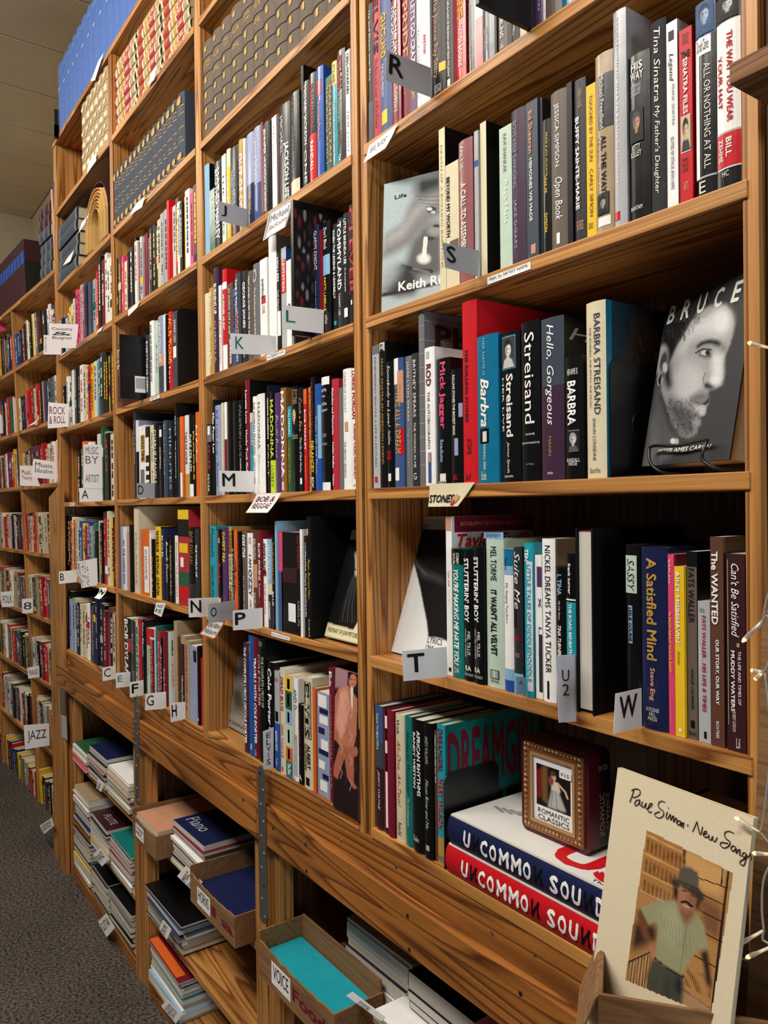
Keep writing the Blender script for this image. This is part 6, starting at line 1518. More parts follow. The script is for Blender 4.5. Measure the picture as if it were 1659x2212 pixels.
flag(t, [(1090, 1820), (1232, 1820), (1232, 1940), (1092, 1940)], 'D', 'K', 'grey card with a black D, below the gold and white book', CARDG, (.06, .36, .12, .85), '')
flag(t, [(390, 548), (625, 555), (605, 745), (405, 742)], 'Country/&/Bluegrass', 'D', 'white card reading Country and Bluegrass with drawn grass', None, (.08, .8, .3, .85), '')
flag(t, [(348, 640), (490, 645), (490, 795), (348, 795)], 'B/L/U/E/S', 'G', 'white card half hidden behind the Country card', None, (.06, .16, .1, .9), '')
flag(t, [(385, 1175), (540, 1190), (545, 1370), (380, 1385)], 'ROCK/& ROLL', 'M', 'white card with a drawn guitar reading ROCK', None, (.06, .85, .1, .85), '')
flag(t, [(265, 1625), (435, 1650), (440, 1790), (255, 1775)], 'Music/Education', 'D', 'white card reading Music Education', None, (.1, .9, .25, .85), '')
flag(t, [(158, 1680), (262, 1680), (320, 1845), (158, 1840)], 'Music/Theory', 'M', 'white card with a drawn clef, left of the Music Education card', None, (.1, .7, .2, .8), '')
flag(t, [(-40, 490), (62, 435), (50, 600), (-40, 625)], '///NEW', 'M', 'pink note at the left edge, beside the far bookcase', paper_mat('P', 0), (.4, .9, .2, .9), '')
flag(t, [(-30, 1275), (52, 1280), (55, 1420), (-30, 1425)], '', 'K', 'blank white card at the left edge of the far bookcase', None)
t = tl(0, 2)
flag(t, [(468, 498), (610, 482), (620, 580), (470, 595)], 'B', 'K', 'white card with a thin B, left of the dotted card', None, (.06, .28, .12, .85), 't')
o, bil = flag(t, [(610, 420), (772, 388), (780, 605), (650, 628)], 'B/E/A/T/L/E/S', 'K', 'white card covered in small dots beside card B', None, (.02, .12, .05, .95), '')
rg = random.Random(5)
for q in range(60):
    a_, b_ = rg.uniform(.14, .5) , rg.uniform(.04, .96); c_ = bil(a_, b_); r_ = 0.0017
    obj('dot', [c_ + Vector((0.0002, r_ * math.cos(k * 1.047), r_ * math.sin(k * 1.047))) for k in range(6)], [tuple(range(6))], ink(rg.choice('DDGKFS')), o)
sign(t, [(790, 622), (850, 625), (855, 712), (812, 700)], '~', 'D', 'curled white paper slip hanging below the first bay books', curl=0.03)
sign(t, [(1245, 742), (1320, 748), (1285, 858), (1225, 830)], 'JAZZ/IS', 'D', 'small white slip hanging left of card N', Y=-0.012, fl='i')
flag(t, [(815, 1262), (920, 1245), (925, 1350), (818, 1370)], 'C', 'K', 'white card with a black C, first of the lowest cards', None, (.1, .6, .12, .88), '')
flag(t, [(922, 1305), (1038, 1293), (1038, 1410), (925, 1425)], 'E', 'T', 'white card with a teal E between cards C and F', None, (.12, .45, .3, .8), '')
flag(t, [(1035, 1378), (1143, 1360), (1145, 1482), (1035, 1500)], 'F', 'K', 'white card with a bold black F above the steel strap', None, (.12, .6, .12, .85), 'b')
flag(t, [(1158, 1470), (1322, 1453), (1325, 1588), (1155, 1602)], 'G', 'K', 'white card with a black G left of card H', None, (.06, .4, .12, .88), '')
flag(t, [(1355, 1545), (1475, 1533), (1478, 1670), (1360, 1698)], 'H', 'K', 'white card with a bold black H, last of the lowest cards', None, (.08, .42, .12, .9), 'b')
for q, s_, lab_ in (([(5, 660), (105, 650), (112, 775), (15, 780)], 'FOLK', 'white card with a drawn face at the far left edge'), ([(175, 715), (262, 708), (262, 825), (178, 830)], '8', 'white card with a drawn guitar body on the far bookcase'),
                    ([(218, 1262), (312, 1245), (315, 1335), (225, 1350)], 'PIANO', 'white card reading PIANO on the far bookcase'), ([(188, 1720), (390, 1705), (395, 1880), (200, 1915)], 'JAZZ', 'large white card low on the far bookcase')):
    Q = fquad(t, q); p = [onL(x, y, -0.0).copy() for x, y in Q]
    cx = onL((Q[1][0] + Q[2][0]) / 2, (Q[1][1] + Q[2][1]) / 2, 0).x
    nrm = LR @ Vector((1, 0, 0)); P_ = [on_plane(x, y, LM @ Vector((cx, 0, 0)), nrm) for x, y in Q]; c = (P_[0] + P_[2]) / 2
    V = [v - c for v in (P_[0], P_[3], P_[2], P_[1])]; o = obj('index_card', V + [v - nrm * 0.0006 for v in V], [(0, 1, 2, 3), (7, 6, 5, 4), (0, 4, 5, 1), (1, 5, 6, 2), (2, 6, 7, 3), (3, 7, 4, 0)], CARD); o.location = c; tag(o, lab_, 'card')
    def bil2(a_, b_, V=V): return V[1].lerp(V[2], a_).lerp(V[0].lerp(V[3], a_), b_) + nrm * 0.001
    letter_mesh(s_, lambda a_, b_: bil2(.12 + .76 * a_, .25 + .5 * b_), ink('D'), o)
t = tl(0, 0)
for q, lab_ in (([(785, 480), (825, 420), (755, 640), (722, 648)], 'white slip hanging below the blue volumes'), ([(1200, 590), (1248, 512), (1228, 632), (1175, 688)], 'white slip hanging below the red and cream piles'),
                ([(705, 1300), (765, 1215), (765, 1282), (690, 1385)], 'white slip hanging below the worn brown set'), ([(1085, 1620), (1155, 1560), (1130, 1650), (1030, 1715)], 'white slip hanging below the grey-green set'),
                ([(650, 1775), (712, 1700), (670, 1790), (622, 1860)], 'white slip stuck between the folios and the open volume'), ([(540, 2050), (590, 1990), (560, 2080), (500, 2115)], 'white slip hanging below the slate green folios')):
    sign(t, q, '', 'K', lab_, Y=-0.01, name='paper_slip')
t = tl(0, 1)
for q, lab_ in (([(1020, 445), (1112, 368), (1095, 418), (1020, 492)], 'white slip reading sideways below the long row of small books'), ([(785, 600), (820, 570), (805, 605), (765, 632)], 'little white slip at the right end of the Country row'),
                ([(505, 785), (528, 768), (510, 795), (470, 812)], 'little white slip just below the Country card'), ([(245, 1350), (310, 1308), (280, 1348), (215, 1372)], 'white slip left of the guitar card on the far bookcase'),
                ([(1195, 1140), (1270, 1115), (1270, 1142), (1195, 1168)], 'printed strip on the shelf edge above card D'), ([(555, 1978), (592, 1976), (592, 2002), (555, 2004)], 'tiny printed strip on the shelf edge below card A')):
    sign(t, q, 'ARTIST' if 'strip' in lab_ else '', 'D', lab_, Y=-0.006, name='paper_slip')
# ================================================================== piles of songbooks in the low cabinet
def booklet(X0, X1, Y0, Y1, Z0, th, c, rot, lab, group, soft=True, top=None, ic=None, name='songbook'):
    w, d = X1 - X0, Y1 - Y0
    mb = MB(); ct = 0.0007 if soft else 0.0022
    V, F = box_vf(0, w, 0, d, 0, ct); mb.add(V, F); V, F = box_vf(0, w, 0, d, th - ct, th); mb.add(V, F); V, F = box_vf(0, ct, 0, d, ct, th - ct); mb.add(V, F)
    o = mb.build(name, paper_mat(c, 1 if soft else 0)); o.location = (X0, Y0, Z0); o.rotation_euler = (0, 0, R(rot))
    e_ = 0.0005 if soft else 0.003
    V, F = box_vf(ct, w - e_, e_, d - e_, ct, th - ct); obj('page_block', V, F, PAGES[1 if soft else 0], o)
    if top:
        for s_, x0, x1, y0, y1, i_ in top: letter_mesh(s_, lambda a, b: (w * (x0 + (x1 - x0) * a), d * (y0 + (y1 - y0) * b), th + 0.0006), ink(i_), o)
    tag(o, lab, 'songbook', group); return o
def pile(t, xl, xr, k, ytop, cols, where, y0=-0.012, d=0.29, rng=None, zoff=0.0, top=None, X=None, group=None):
    rng = random.Random(sum(map(ord, where)))
    yy = lambda x: tp(t, x, 0)[0]
    if X is None: X0 = onY(yy(xl), 1800, y0).x; X1 = onY(yy(xr), 1800, y0).x
    else: X0, X1 = X
    pxm = (yy(xl) + yy(xr)) / 2; H = onY(pxm, tp(t, 0, ytop)[1], y0).z - ZL[k] - zoff
    ws = [rng.choice([.6, .8, 1, 1.5, 2.2]) for _ in cols]; s_ = sum(ws); z = ZL[k] + 0.0006 + zoff
    for i, c in enumerate(cols):
        th = max(0.0035, H * ws[i] / s_) - 0.0004
        r_ = rng.uniform(-1.6, 1.6); dx = rng.uniform(0, .012); dy = rng.uniform(0, .014)
        ww = (X1 - X0) * rng.uniform(.93, 1.0) - .014
        booklet(X0 + dx, X0 + dx + ww, y0 + dy, y0 + dy + d * rng.uniform(.92, 1), z, th, c, r_, '%s songbook, %s from the bottom of the pile %s' % (PAL[c][1], ORD[i + 1], where), group or ('songbooks in the pile ' + where), top=(top if i == len(cols) - 1 else None))
        z += th + 0.0005
    return X0, X1, z
t = tl(0, 3)
L0, Lr = P[0][1] + 0.004, P[1][0] - 0.004
pile(t, 0, 0, 1, 0, 'PRPwQE', 'left on the top cabinet shelf', X=(L0, L0 + .265)) if False else None
def pl(i0, f0, f1, k, H, cols, where, y0=-0.012, d=0.29, top=None, zoff=0.0):
    """pile filling the share f0..f1 of cabinet bay i0"""
    a, b = P[i0][1] + 0.003, P[i0 + 1][0] - 0.003; rng = random.Random(sum(map(ord, where)))
    X0, X1 = a + (b - a) * f0, a + (b - a) * f1
    ws = [rng.choice([.6, .8, 1, 1.5, 2.0]) for _ in cols]; s_ = sum(ws); z = ZL[k] + 0.0006 + zoff
    for i, c in enumerate(cols):
        th = H * ws[i] / s_ - 0.0005; r_ = rng.uniform(-1.3, 1.3); dx = rng.uniform(0.001, .010); dy = rng.uniform(0, .014); ww = (X1 - X0 - .016) * rng.uniform(.94, 1.0)
        booklet(X0 + dx, X0 + dx + ww, y0 + dy, y0 + dy + d * rng.uniform(.92, 1), z, th, c, r_, '%s songbook, %s from the bottom of the pile %s' % (PAL[c][1], ORD[i + 1], where), 'songbooks in the pile ' + where, top=(top if i == len(cols) - 1 else None))
        z += th + 0.0005
    return X0, X1, z
# bay left
pl(0, 0.0, 0.30, 1, .075, 'PRPCwE', 'with the pink magazines')
pl(0, 0.31, 0.63, 1, .125, 'OwKAKwRKHN', 'under the blue folder')
pl(0, 0.64, 0.995, 1, .115, 'KCwKAwCwoCw', 'topped by white sheets')
pl(0, 0.0, 0.33, 2, .16, 'KNUDHKwRCA', 'topped by a tan book')
pl(0, 0.34, 0.65, 2, .125, 'wCAYwKgKm', 'above the PIANO sign', top=[('FLUTE', .3, .8, .1, .2, 'S')])
pl(0, 0.66, 0.995, 2, .13, 'wCwMAUPDT', 'topped by a teal book')
pl(0, 0.0, 0.34, 3, .19, 'KwKYYHAAXKDm', 'above the toe board at left')
pl(0, 0.35, 0.64, 3, .12, 'KoAKCDK', 'above the GUITAR sign')
pl(0, 0.65, 0.995, 3, .13, 'VKDKXAKK', 'by the second post', top=[('JAZZ', .2, .8, .2, .4, 'o')])
# bay middle
pl(1, 0.30, 0.62, 1, .125, 'CKwKoKwSMN', 'under the navy piano book', top=[('Piano', .1, .6, .1, .25, 'S')])
pl(1, 0.0, 0.42, 2, .10, 'NgNgHHnKNK', 'above the DRUMS sign')
pl(1, 0.02, 0.40, 3, .125, 'CLwCTKwNN', 'under the violin book')
a_, b_ = P[1][1] + 0.003, P[2][0] - 0.003; zt_ = ZL[3] + 0.0006 + .125
o = booklet(a_ + .02 * (b_ - a_) + .004, a_ + .40 * (b_ - a_) - .012, -.01, .27, zt_, .006, 'M', -1.0, 'dark red violin songbook with an orange band, topmost of its pile', None, top=[('Violin', .08, .9, .36, .5, 'W')])
letter_mesh('Primer', lambda a, b: (.02 + .2 * a, .28 * (.2 + .13 * b), .0068), ink('W'), o); obj('orange_band', [(.004, .004, .0064), (.27, .004, .0064), (.27, .034, .0064), (.004, .034, .0064)], [(0, 1, 2, 3)], ink('O'), o)
# bay right
pl(2, 0.20, 0.50, 1, .17, 'wCXwNYwwA', 'behind the VOICE box', y0=0.07, d=0.26)
pl(2, 0.46, 0.74, 1, .10, 'wwCMCw', 'behind the white spine strip', y0=-0.01)
pl(2, 0.50, 0.76, 1, .07, 'UmK', 'of dark books at the back', y0=0.06, d=.24, zoff=.1035)
pl(2, 0.76, 0.98, 1, .14, 'CSRR', 'partly hidden at the lower edge', y0=-0.02)

def tray(X0, X1, Y0, Y1, z, h, lab, text, mat=None, brand=None):
    e = empty('cardboard_tray', ((X0 + X1) / 2, Y0, z)); tag(e, lab, 'box'); c = e.location; mb = MB(); th = 0.004
    W_, D_ = (X1 - X0) / 2, Y1 - Y0
    mb.box(-W_, W_, 0, D_, 0, th); mb.box(-W_, -W_ + th, 0, D_, th, h * 1.25); mb.box(W_ - th, W_, 0, D_, th, h); mb.box(-W_ + th, W_ - th, D_ - th, D_, th, h * 1.3)
    # front wall dips in the middle where it is torn
    n_ = 16; V = []; F = []
    for i in range(n_ + 1):
        x = -W_ + th + (2 * W_ - 2 * th) * i / n_; zz_ = h * (1.0 - 0.10 * math.sin(math.pi * i / n_) + 0.02 * math.sin(i * 2.3)); V += [(x, 0, th), (x, 0, zz_), (x, th, zz_), (x, th, th)]
    for i in range(n_):
        q = 4 * i; F += [(q, q + 4, q + 5, q + 1), (q + 1, q + 5, q + 6, q + 2), (q + 2, q + 6, q + 7, q + 3)]
    mb.add(V, F); mb.build('tray', BOARD, e)
    lw = min(0.09, W_ * .7); x0 = -W_ * .35
    obj('paper_label', [(x0 - lw / 2, -0.0006, h * .18), (x0 + lw / 2, -0.0006, h * .18), (x0 + lw / 2, -0.0006, h * .78), (x0 - lw / 2, -0.0006, h * .78)], [(0, 1, 2, 3)], CARD, e)
    for i, l in enumerate(text.split('/')):
        nl = len(text.split('/')); b1 = .72 - .46 * i / nl; b0 = .72 - .46 * (i + .8) / nl; letter_mesh(l, lambda a, b: (x0 - lw * .4 + lw * .8 * a, -0.0012, h * (b0 + (b1 - b0) * b)), MARK, e)
    if brand: letter_mesh(brand, lambda a, b: (x0 + lw * .6 + (W_ * .95 - x0 - lw * .6) * a, -0.0008, h * (.3 + .35 * b)), ink('M'), e, 'printed_marking', 0, .01)
    return e
def contents(X0, X1, Y0, Y1, z, items, where):
    n_ = len(items); rng = random.Random(len(where))
    for i, c in enumerate(items):
        th = .006 + .006 * rng.random()
        booklet(X0 + .007, X1 - .007 - .01 * rng.random(), Y0 + .008 + .004 * (i % 3), Y1 - .01, z, th, c, 0, '%s songbook, %s from the bottom in %s' % (PAL[c][1], ORD[i + 1], where), 'songbooks in ' + where); z += th + .0006
A1, B1 = P[1][1] + .002, P[2][0] - .002; ww = B1 - A1
tray(A1 + .002, A1 + ww * .28, -.05, .24, ZL[1] + .0005, .075, 'worn cardboard tray with a handwritten label at the left of the middle bay', 'The Books/MISC.')
contents(A1 + .002, A1 + ww * .28, -.05, .24, ZL[1] + .005, 'CCgCZAAo', 'the worn left tray')
tray(A1 + ww * .64, A1 + ww * .995, -.055, .24, ZL[1] + .0005, .08, 'cardboard tray labelled HORNS at the right of the middle bay', 'HORNS', brand='1a')
contents(A1 + ww * .64, A1 + ww * .995, -.055, .24, ZL[1] + .005, 'SwOwN', 'the HORNS tray')
A2_, B2_ = P[2][1] + .002, P[3][0] - .002; w2 = B2_ - A2_
tray(A2_, A2_ + w2 * .40, -.055, .065, ZL[1] + .0005, .085, 'cardboard tray labelled VOICE on the top cabinet shelf', 'VOICE', brand='Foods')
contents(A2_, A2_ + w2 * .40, -.055, .065, ZL[1] + .005, 'wCwSwZ', 'the VOICE tray')
t = tl(1, 3)
sign(t, [(1280, 1985), (1330, 1955), (1600, 2160), (1560, 2190)], 'HAL LEONARD', 'K', 'white spine strip of the songbook lying beside the VOICE tray', Y=-0.016, name='paper_strip', box_=(.1, .8, .3, .7))

# signs hanging on the cabinet shelves
t = tl(0, 3)
for q, s_, lab_ in (([(740, 865), (798, 806), (865, 905), (812, 958)], 'PIANO', 'white sign reading PIANO, tilted on a cabinet shelf'), ([(780, 1395), (843, 1332), (915, 1445), (850, 1522)], 'GUITAR', 'white sign reading GUITAR just above the carpet'),
                    ([(1268, 1455), (1298, 1382), (1365, 1460), (1328, 1540)], 'DRUMS', 'white sign reading DRUMS on the edge of the middle bay'), ([(1410, 1035), (1480, 950), (1613, 1082), (1555, 1172)], 'MISC./Instruments', 'white sign reading MISC. Instruments left of the HORNS tray'),
                    ([(1283, 2070), (1330, 2015), (1445, 2140), (1400, 2212)], 'VIOLIN/FIDDLE/CELLO', 'white sign at the very bottom of the middle bay'), ([(768, 335), (778, 262), (826, 300), (805, 365)], 'MISC', 'small white sign under the black and red pile')):
    sign(t, q, s_, 'm', lab_, Y=-0.03, box_=(.1, .9, .2, .8), name='paper_sign')
Q = fquad(t, [(315, 632), (410, 570), (430, 632), (353, 700)])
o_ = sign(t, [(315, 632), (410, 570), (430, 632), (353, 700)], 'OPERA/MISC', 'D', 'white sign hanging low on the far bookcase above the carpet', Y=-0.04)
# picture slips on the end plank
t = tl(0, 2)
for q, lab_ in (([(470, 1320), (515, 1355), (520, 1645), (480, 1625)], 'grey picture slip taped on the broad plank, upper one'), ([(487, 1640), (527, 1650), (535, 1840), (492, 1812)], 'white picture slip taped on the broad plank, lower one')):
    sign(t, q, '', 'K', lab_, mat=paper_mat('S' if 'white' in lab_ else 'X', 1), Y=-0.0215, name='picture_slip')
# large things standing out at the foot of the far bookcase
def lbook(x0t, x1t, ytop, ybot, col, yo, lab, items=''):
    a = onL(*tp(tl(0, 3), x0t, 300), yo); b = onL(*tp(tl(0, 3), x1t, 300), yo); z0 = LZ[8] + .0006
    o = book(0, max(.01, b.x - a.x), 0, 0, onL(*tp(tl(0, 3), (x0t + x1t) / 2, ytop), yo).z - z0, col, items, 'K', 0.2, True, 1)
    o.matrix_world = LM @ Matrix.Translation((a.x, yo, z0)); tag(o, lab, 'book'); return o

# ================================================================== songbook in the carton, right foreground
t = tl(3, 3)
Yp = -0.125
TL = onY(1335, 1658, Yp); TR = onY(1629, 1767, Yp); ex = (TR - TL).normalized(); w = (TR - TL).length
best = None
for k in range(600):
    p = CAM_P + ray(1264, 2225) * (0.4 + k * .002); e_ = abs((TL - p).dot(ex))
    if best is None or e_ < best[0]: best = (e_, p)
BLp = best[1]; h = (TL - BLp).length; upv = (TL - BLp).normalized(); upv = (upv - ex * upv.dot(ex)).normalized()
print('SONGBOOK', w, h, upv, ex, TL, BLp)
dep = upv.cross(ex).normalized(); dep = dep if dep.y > 0 else -dep
M = Matrix((ex, dep, upv)).transposed().to_4x4(); M.translation = TL - upv * h
mb = MB(); mb.box(0, w, 0, .0008, 0, h); mb.box(0, w, .0062, .007, 0, h); mb.box(0, .0008, .0008, .0062, 0, h)
ps = mb.build('songbook', paper_mat('C', 1)); ps.matrix_world = M; tag(ps, 'cream songbook with handwriting and a photo of a man in a hat, in the foreground', 'songbook')
V, F = box_vf(.0009, w - .0005, .0009, .0061, .0003, h - .0005); obj('page_block', V, F, PAGES[0], ps)
fr = [(465, 170), (1550, 570), None, None]
cor = [to_tile(M @ Vector(v), t) for v in ((0, 0, h), (w, 0, h), (w, 0, 0), (0, 0, 0))]
a = Art(170, 250, (226, 212, 182), cor)
pic = [(695, 665), (1385, 1010), (1205, 2150), (525, 1860)]
a.poly(pic, (176, 128, 76), 0)
m0 = a.c.copy()
def inside(f): f()
# building with windows, railing, sky and street
a.poly([(990, 810), (1310, 975), (1290, 1200), (1150, 1160), (1000, 1000)], (206, 158, 98), 4)
a.poly([(695, 665), (990, 815), (960, 1150), (640, 1140)], (170, 118, 66), 2)
for r_ in range(3):
    for c_ in range(9):
        x = 700 + c_ * 32 - r_ * 14; y = 730 + c_ * 17 + r_ * 165; a.poly([(x, y + 10), (x + 8, y), (x + 16, y + 14), (x + 8, y + 110), (x - 6, y + 104)], (84, 50, 28), 1, .85)
for r_ in range(4): a.line([(690 - r_ * 14, 700 + r_ * 150), (985 - r_ * 8, 850 + r_ * 150)], 12, (218, 170, 108), .8, 3)
a.poly([(985, 815), (1005, 822), (1000, 960), (985, 950)], (40, 26, 18), 1)
a.poly([(1105, 1180), (1300, 1280), (1280, 1560), (1150, 1480)], (110, 66, 50), 5, .8)
for x0, y0, x1, y1, w_l in ((1345, 1000, 1210, 2140, 20), (1300, 975, 1290, 1100, 10), (1085, 1040, 1340, 1130, 9), (1100, 1160, 1310, 1260, 7), (1110, 1300, 1300, 1400, 9), (1150, 1480, 1290, 1560, 9), (1020, 1640, 1240, 1760, 9), (975, 1930, 1190, 2080, 12)): a.line([(x0, y0), (x1, y1)], w_l, (34, 22, 18), .95, 2)
a.poly([(600, 1380), (700, 1400), (780, 1420), (780, 1560), (560, 1640)], (60, 40, 30), 5)
a.poly([(545, 1720), (720, 1640), (700, 1960), (527, 1870)], (182, 138, 92), 3); a.poly([(970, 1930), (1180, 2060), (1190, 2150), (960, 2080)], (172, 136, 104), 3)
for k in range(8): a.line([(560 + k * 24, 1705 - k * 8), (540 + k * 22, 1900 + k * 10)], 6, (34, 26, 24), .95, 2)
a.line([(548, 1720), (720, 1640)], 12, (40, 30, 26), 1, 2)
for k in range(14): a.line([(1030 + k * 14, 1760 + k * 7), (1000 + k * 15, 1900 + k * 8)], 4, (60, 42, 34), .9, 2)
# man: trousers, shirt, arms, head, hat
a.poly([(740, 1690), (800, 1720), (980, 1830), (975, 2090), (700, 1990), (695, 1830)], (72, 74, 62), 2); a.poly([(850, 1800), (880, 1815), (870, 2000), (830, 2030)], (54, 56, 48), 4)
a.line([(765, 1690), (860, 1760), (985, 1835)], 22, (36, 30, 24), 1, 3); a.poly([(915, 1835), (985, 1845), (975, 1990), (920, 1960)], (30, 36, 46), 4)
a.poly([(612, 1310), (655, 1290), (700, 1400), (705, 1480), (740, 1560), (700, 1590), (640, 1450)], (112, 70, 50), 2); a.poly([(700, 1590), (740, 1560), (790, 1590), (770, 1650), (720, 1640)], (170, 118, 84), 3)
a.poly([(645, 1285), (780, 1235), (905, 1230), (960, 1260), (1090, 1330), (1150, 1430), (1185, 1600), (1160, 1640), (1095, 1600), (1060, 1680), (1000, 1760), (980, 1830), (860, 1760), (770, 1690), (770, 1560), (790, 1420), (760, 1400), (712, 1420)], (152, 150, 116), 1)
a.poly([(820, 1290), (940, 1280), (980, 1420), (960, 1600), (860, 1560), (800, 1440)], (172, 170, 136), 9, .8)
for k in range(9): a.line([(800 + k * 30, 1330 + k * 20), (830 + k * 26, 1450 + k * 30)], 7, (112, 112, 86), .5, 5)
a.line([(1010, 1440), (960, 1800)], 6, (110, 108, 84), .9, 3); a.poly([(920, 1260), (1000, 1440), (1070, 1340), (1110, 1380), (1000, 1400)], (134, 132, 102), 4, .7)
a.poly([(1120, 1640), (1180, 1620), (1200, 1760), (1215, 1920), (1170, 1900), (1150, 1760)], (58, 40, 34), 2)
a.poly([(940, 1210), (1060, 1290), (1080, 1330), (1010, 1440), (960, 1340)], (136, 88, 64), 3)
a.poly([(905, 1110), (955, 1120), (950, 1200), (930, 1225), (905, 1200)], (48, 34, 28), 2); a.poly([(1090, 1190), (1130, 1230), (1110, 1300), (1085, 1310), (1075, 1260)], (44, 32, 28), 2)
a.poly([(955, 1115), (1095, 1180), (1080, 1260), (1050, 1300), (1010, 1320), (965, 1280), (945, 1210)], (168, 116, 86), 2); a.poly([(1040, 1160), (1095, 1185), (1078, 1262), (1040, 1300), (1020, 1230)], (120, 78, 58), 5, .8)
a.line([(975, 1148), (1010, 1155)], 9, (50, 34, 28), 1, 3); a.line([(1045, 1180), (1075, 1195)], 9, (50, 34, 28), 1, 3)
a.line([(975, 1240), (1010, 1238), (1055, 1275)], 20, (44, 28, 24), 1, 4); a.line([(985, 1266), (1030, 1285)], 8, (214, 180, 160), .9, 3)
a.poly([(890, 1055), (945, 1060), (1110, 1130), (1150, 1185), (1150, 1230), (1120, 1240), (1070, 1190), (960, 1110), (930, 1130), (895, 1110)], (62, 54, 48), 1)
a.poly([(945, 1085), (955, 980), (990, 955), (1040, 965), (1100, 1000), (1110, 1050), (1105, 1150)], (92, 84, 74), 1); a.line([(950, 1070), (1105, 1140)], 14, (54, 46, 40), .8, 4)
# keep the picture within its border
m = np.zeros_like(a.x, bool); j = 3
for i in range(4):
    xi, yi = pic[i]; xj, yj = pic[j]; m ^= ((yi > a.y) != (yj > a.y)) & (a.x < (xj - xi) * (a.y - yi) / (yj - yi + 1e-9) + xi); j = i
a.c = np.where(m[..., None], a.c, np.array(lin((226, 212, 182))))
a.ell(1430, 690, 30, 20, (206, 178, 140), .9, .7); a.grain(.05)
a.build('cover_picture', lambda u, v: (w * u, -0.0004, h * v), ps, 1, 1)
strokes = [[(598, 340), (580, 395), (562, 445)], [(575, 352), (610, 338), (642, 352), (640, 385), (604, 405), (578, 402)], [(642, 425), (615, 430), (600, 458), (612, 472), (632, 455), (642, 430), (640, 462), (655, 475)],
 [(662, 440), (656, 475), (672, 485), (692, 452), (688, 488), (704, 496), (735, 470), (740, 455), (722, 458), (706, 500), (716, 525), (735, 520)],
 [(842, 447), (815, 435), (790, 455), (797, 490), (830, 520), (825, 555), (795, 570), (764, 555), (762, 535), (800, 520)], [(862, 522), (850, 560), (862, 578), (885, 540), (888, 588), (905, 555), (912, 560), (910, 602), (928, 572), (936, 578), (934, 614)], [(868, 488), (872, 494)],
 [(952, 590), (938, 605), (945, 625), (962, 618), (965, 597), (952, 590)], [(974, 602), (968, 640), (985, 610), (992, 614), (985, 652)], [(1025, 622), (1022, 636)],
 [(1097, 598), (1062, 680)], [(1097, 600), (1122, 702), (1142, 640)], [(1150, 702), (1172, 690), (1170, 674), (1152, 684), (1148, 708), (1165, 724), (1187, 716)], [(1192, 702), (1192, 735), (1208, 745), (1222, 716), (1222, 745), (1240, 757), (1258, 727)],
 [(1390, 692), (1350, 675), (1318, 690), (1325, 730), (1360, 762), (1345, 796), (1310, 808), (1285, 790), (1290, 765), (1342, 772)], [(1387, 790), (1368, 805), (1375, 830), (1395, 828), (1404, 806), (1387, 790)], [(1412, 815), (1408, 852), (1430, 822), (1440, 828), (1435, 862), (1450, 870)],
 [(1482, 846), (1462, 850), (1460, 875), (1478, 882), (1492, 856), (1486, 905), (1470, 945), (1444, 940), (1442, 915), (1480, 892), (1512, 872), (1522, 850), (1526, 872), (1534, 895), (1522, 906)]]
mb = MB()
for s_ in strokes:
    pts = [Vector((w * a.uv(*p)[0], -0.0009, h * a.uv(*p)[1])) for p in s_]; pts = smooth(pts, 5)
    mb.tube(pts, 0.00055, 5)
mb.build('handwriting', plain('brown_ink', lin((52, 28, 18)), .6), ps)

# carton
zb_ = 1.150
P1 = onZ(1292, 2148, zb_); P2 = onZ(1655, 2209, zb_); ex = (P2 - P1).normalized(); nd = Vector((-ex.y, ex.x, 0)); nd = nd if nd.y > 0 else -nd
e = empty('carton', P1 - Vector((0, 0, .2))); ang = math.atan2(ex.y, ex.x); e.rotation_euler = (0, 0, ang); tag(e, 'open brown carton at the lower right corner, holding the cream songbook', 'box')
Lc = (P2 - P1).length + .05; Dc = .11
mb = MB(); mb.box(0, Lc, 0, .004, 0, .2); mb.box(0, .004, .004, Dc, 0, .2); mb.box(Lc - .004, Lc, .004, Dc, 0, .2); mb.box(.004, Lc - .004, Dc - .004, Dc, 0, .2); mb.box(.004, Lc - .004, .004, Dc - .004, 0, .004)
mb.build('carton_body', BOARD, e)
V = [(0, 0, .199), (0, Dc, .199), (-.022, Dc, .14), (-.022, 0, .14), (-.003, 0, .196), (-.003, Dc, .196), (-.025, Dc, .137), (-.025, 0, .137)]; obj('flap', V, BF, BOARD, e)
# table the carton stands on
tb = empty('display_table', (P1.x + .2, P1.y, 0)); tag(tb, 'small wooden display table at the right, carrying the open carton', 'table')
zt_b = zb_ - .2
tx0, ty0 = P1.x - .06, P1.y - .10
def tbx(n_, *b_): o = box(n_, *b_, WXD, tb, .002); [setattr(v, 'co', v.co - tb.location) for v in o.data.vertices]; return o
yb1 = min(-.03, ty0 + .42)
tbx('table_top', tx0, tx0 + .62, ty0 - .06, yb1, zt_b - .03, zt_b - .0006)
for x_ in (tx0 + .02, tx0 + .56):
    for y_ in (ty0 - .04, yb1 - .05): tbx('leg', x_, x_ + .035, y_, y_ + .035, 0, zt_b - .0305)
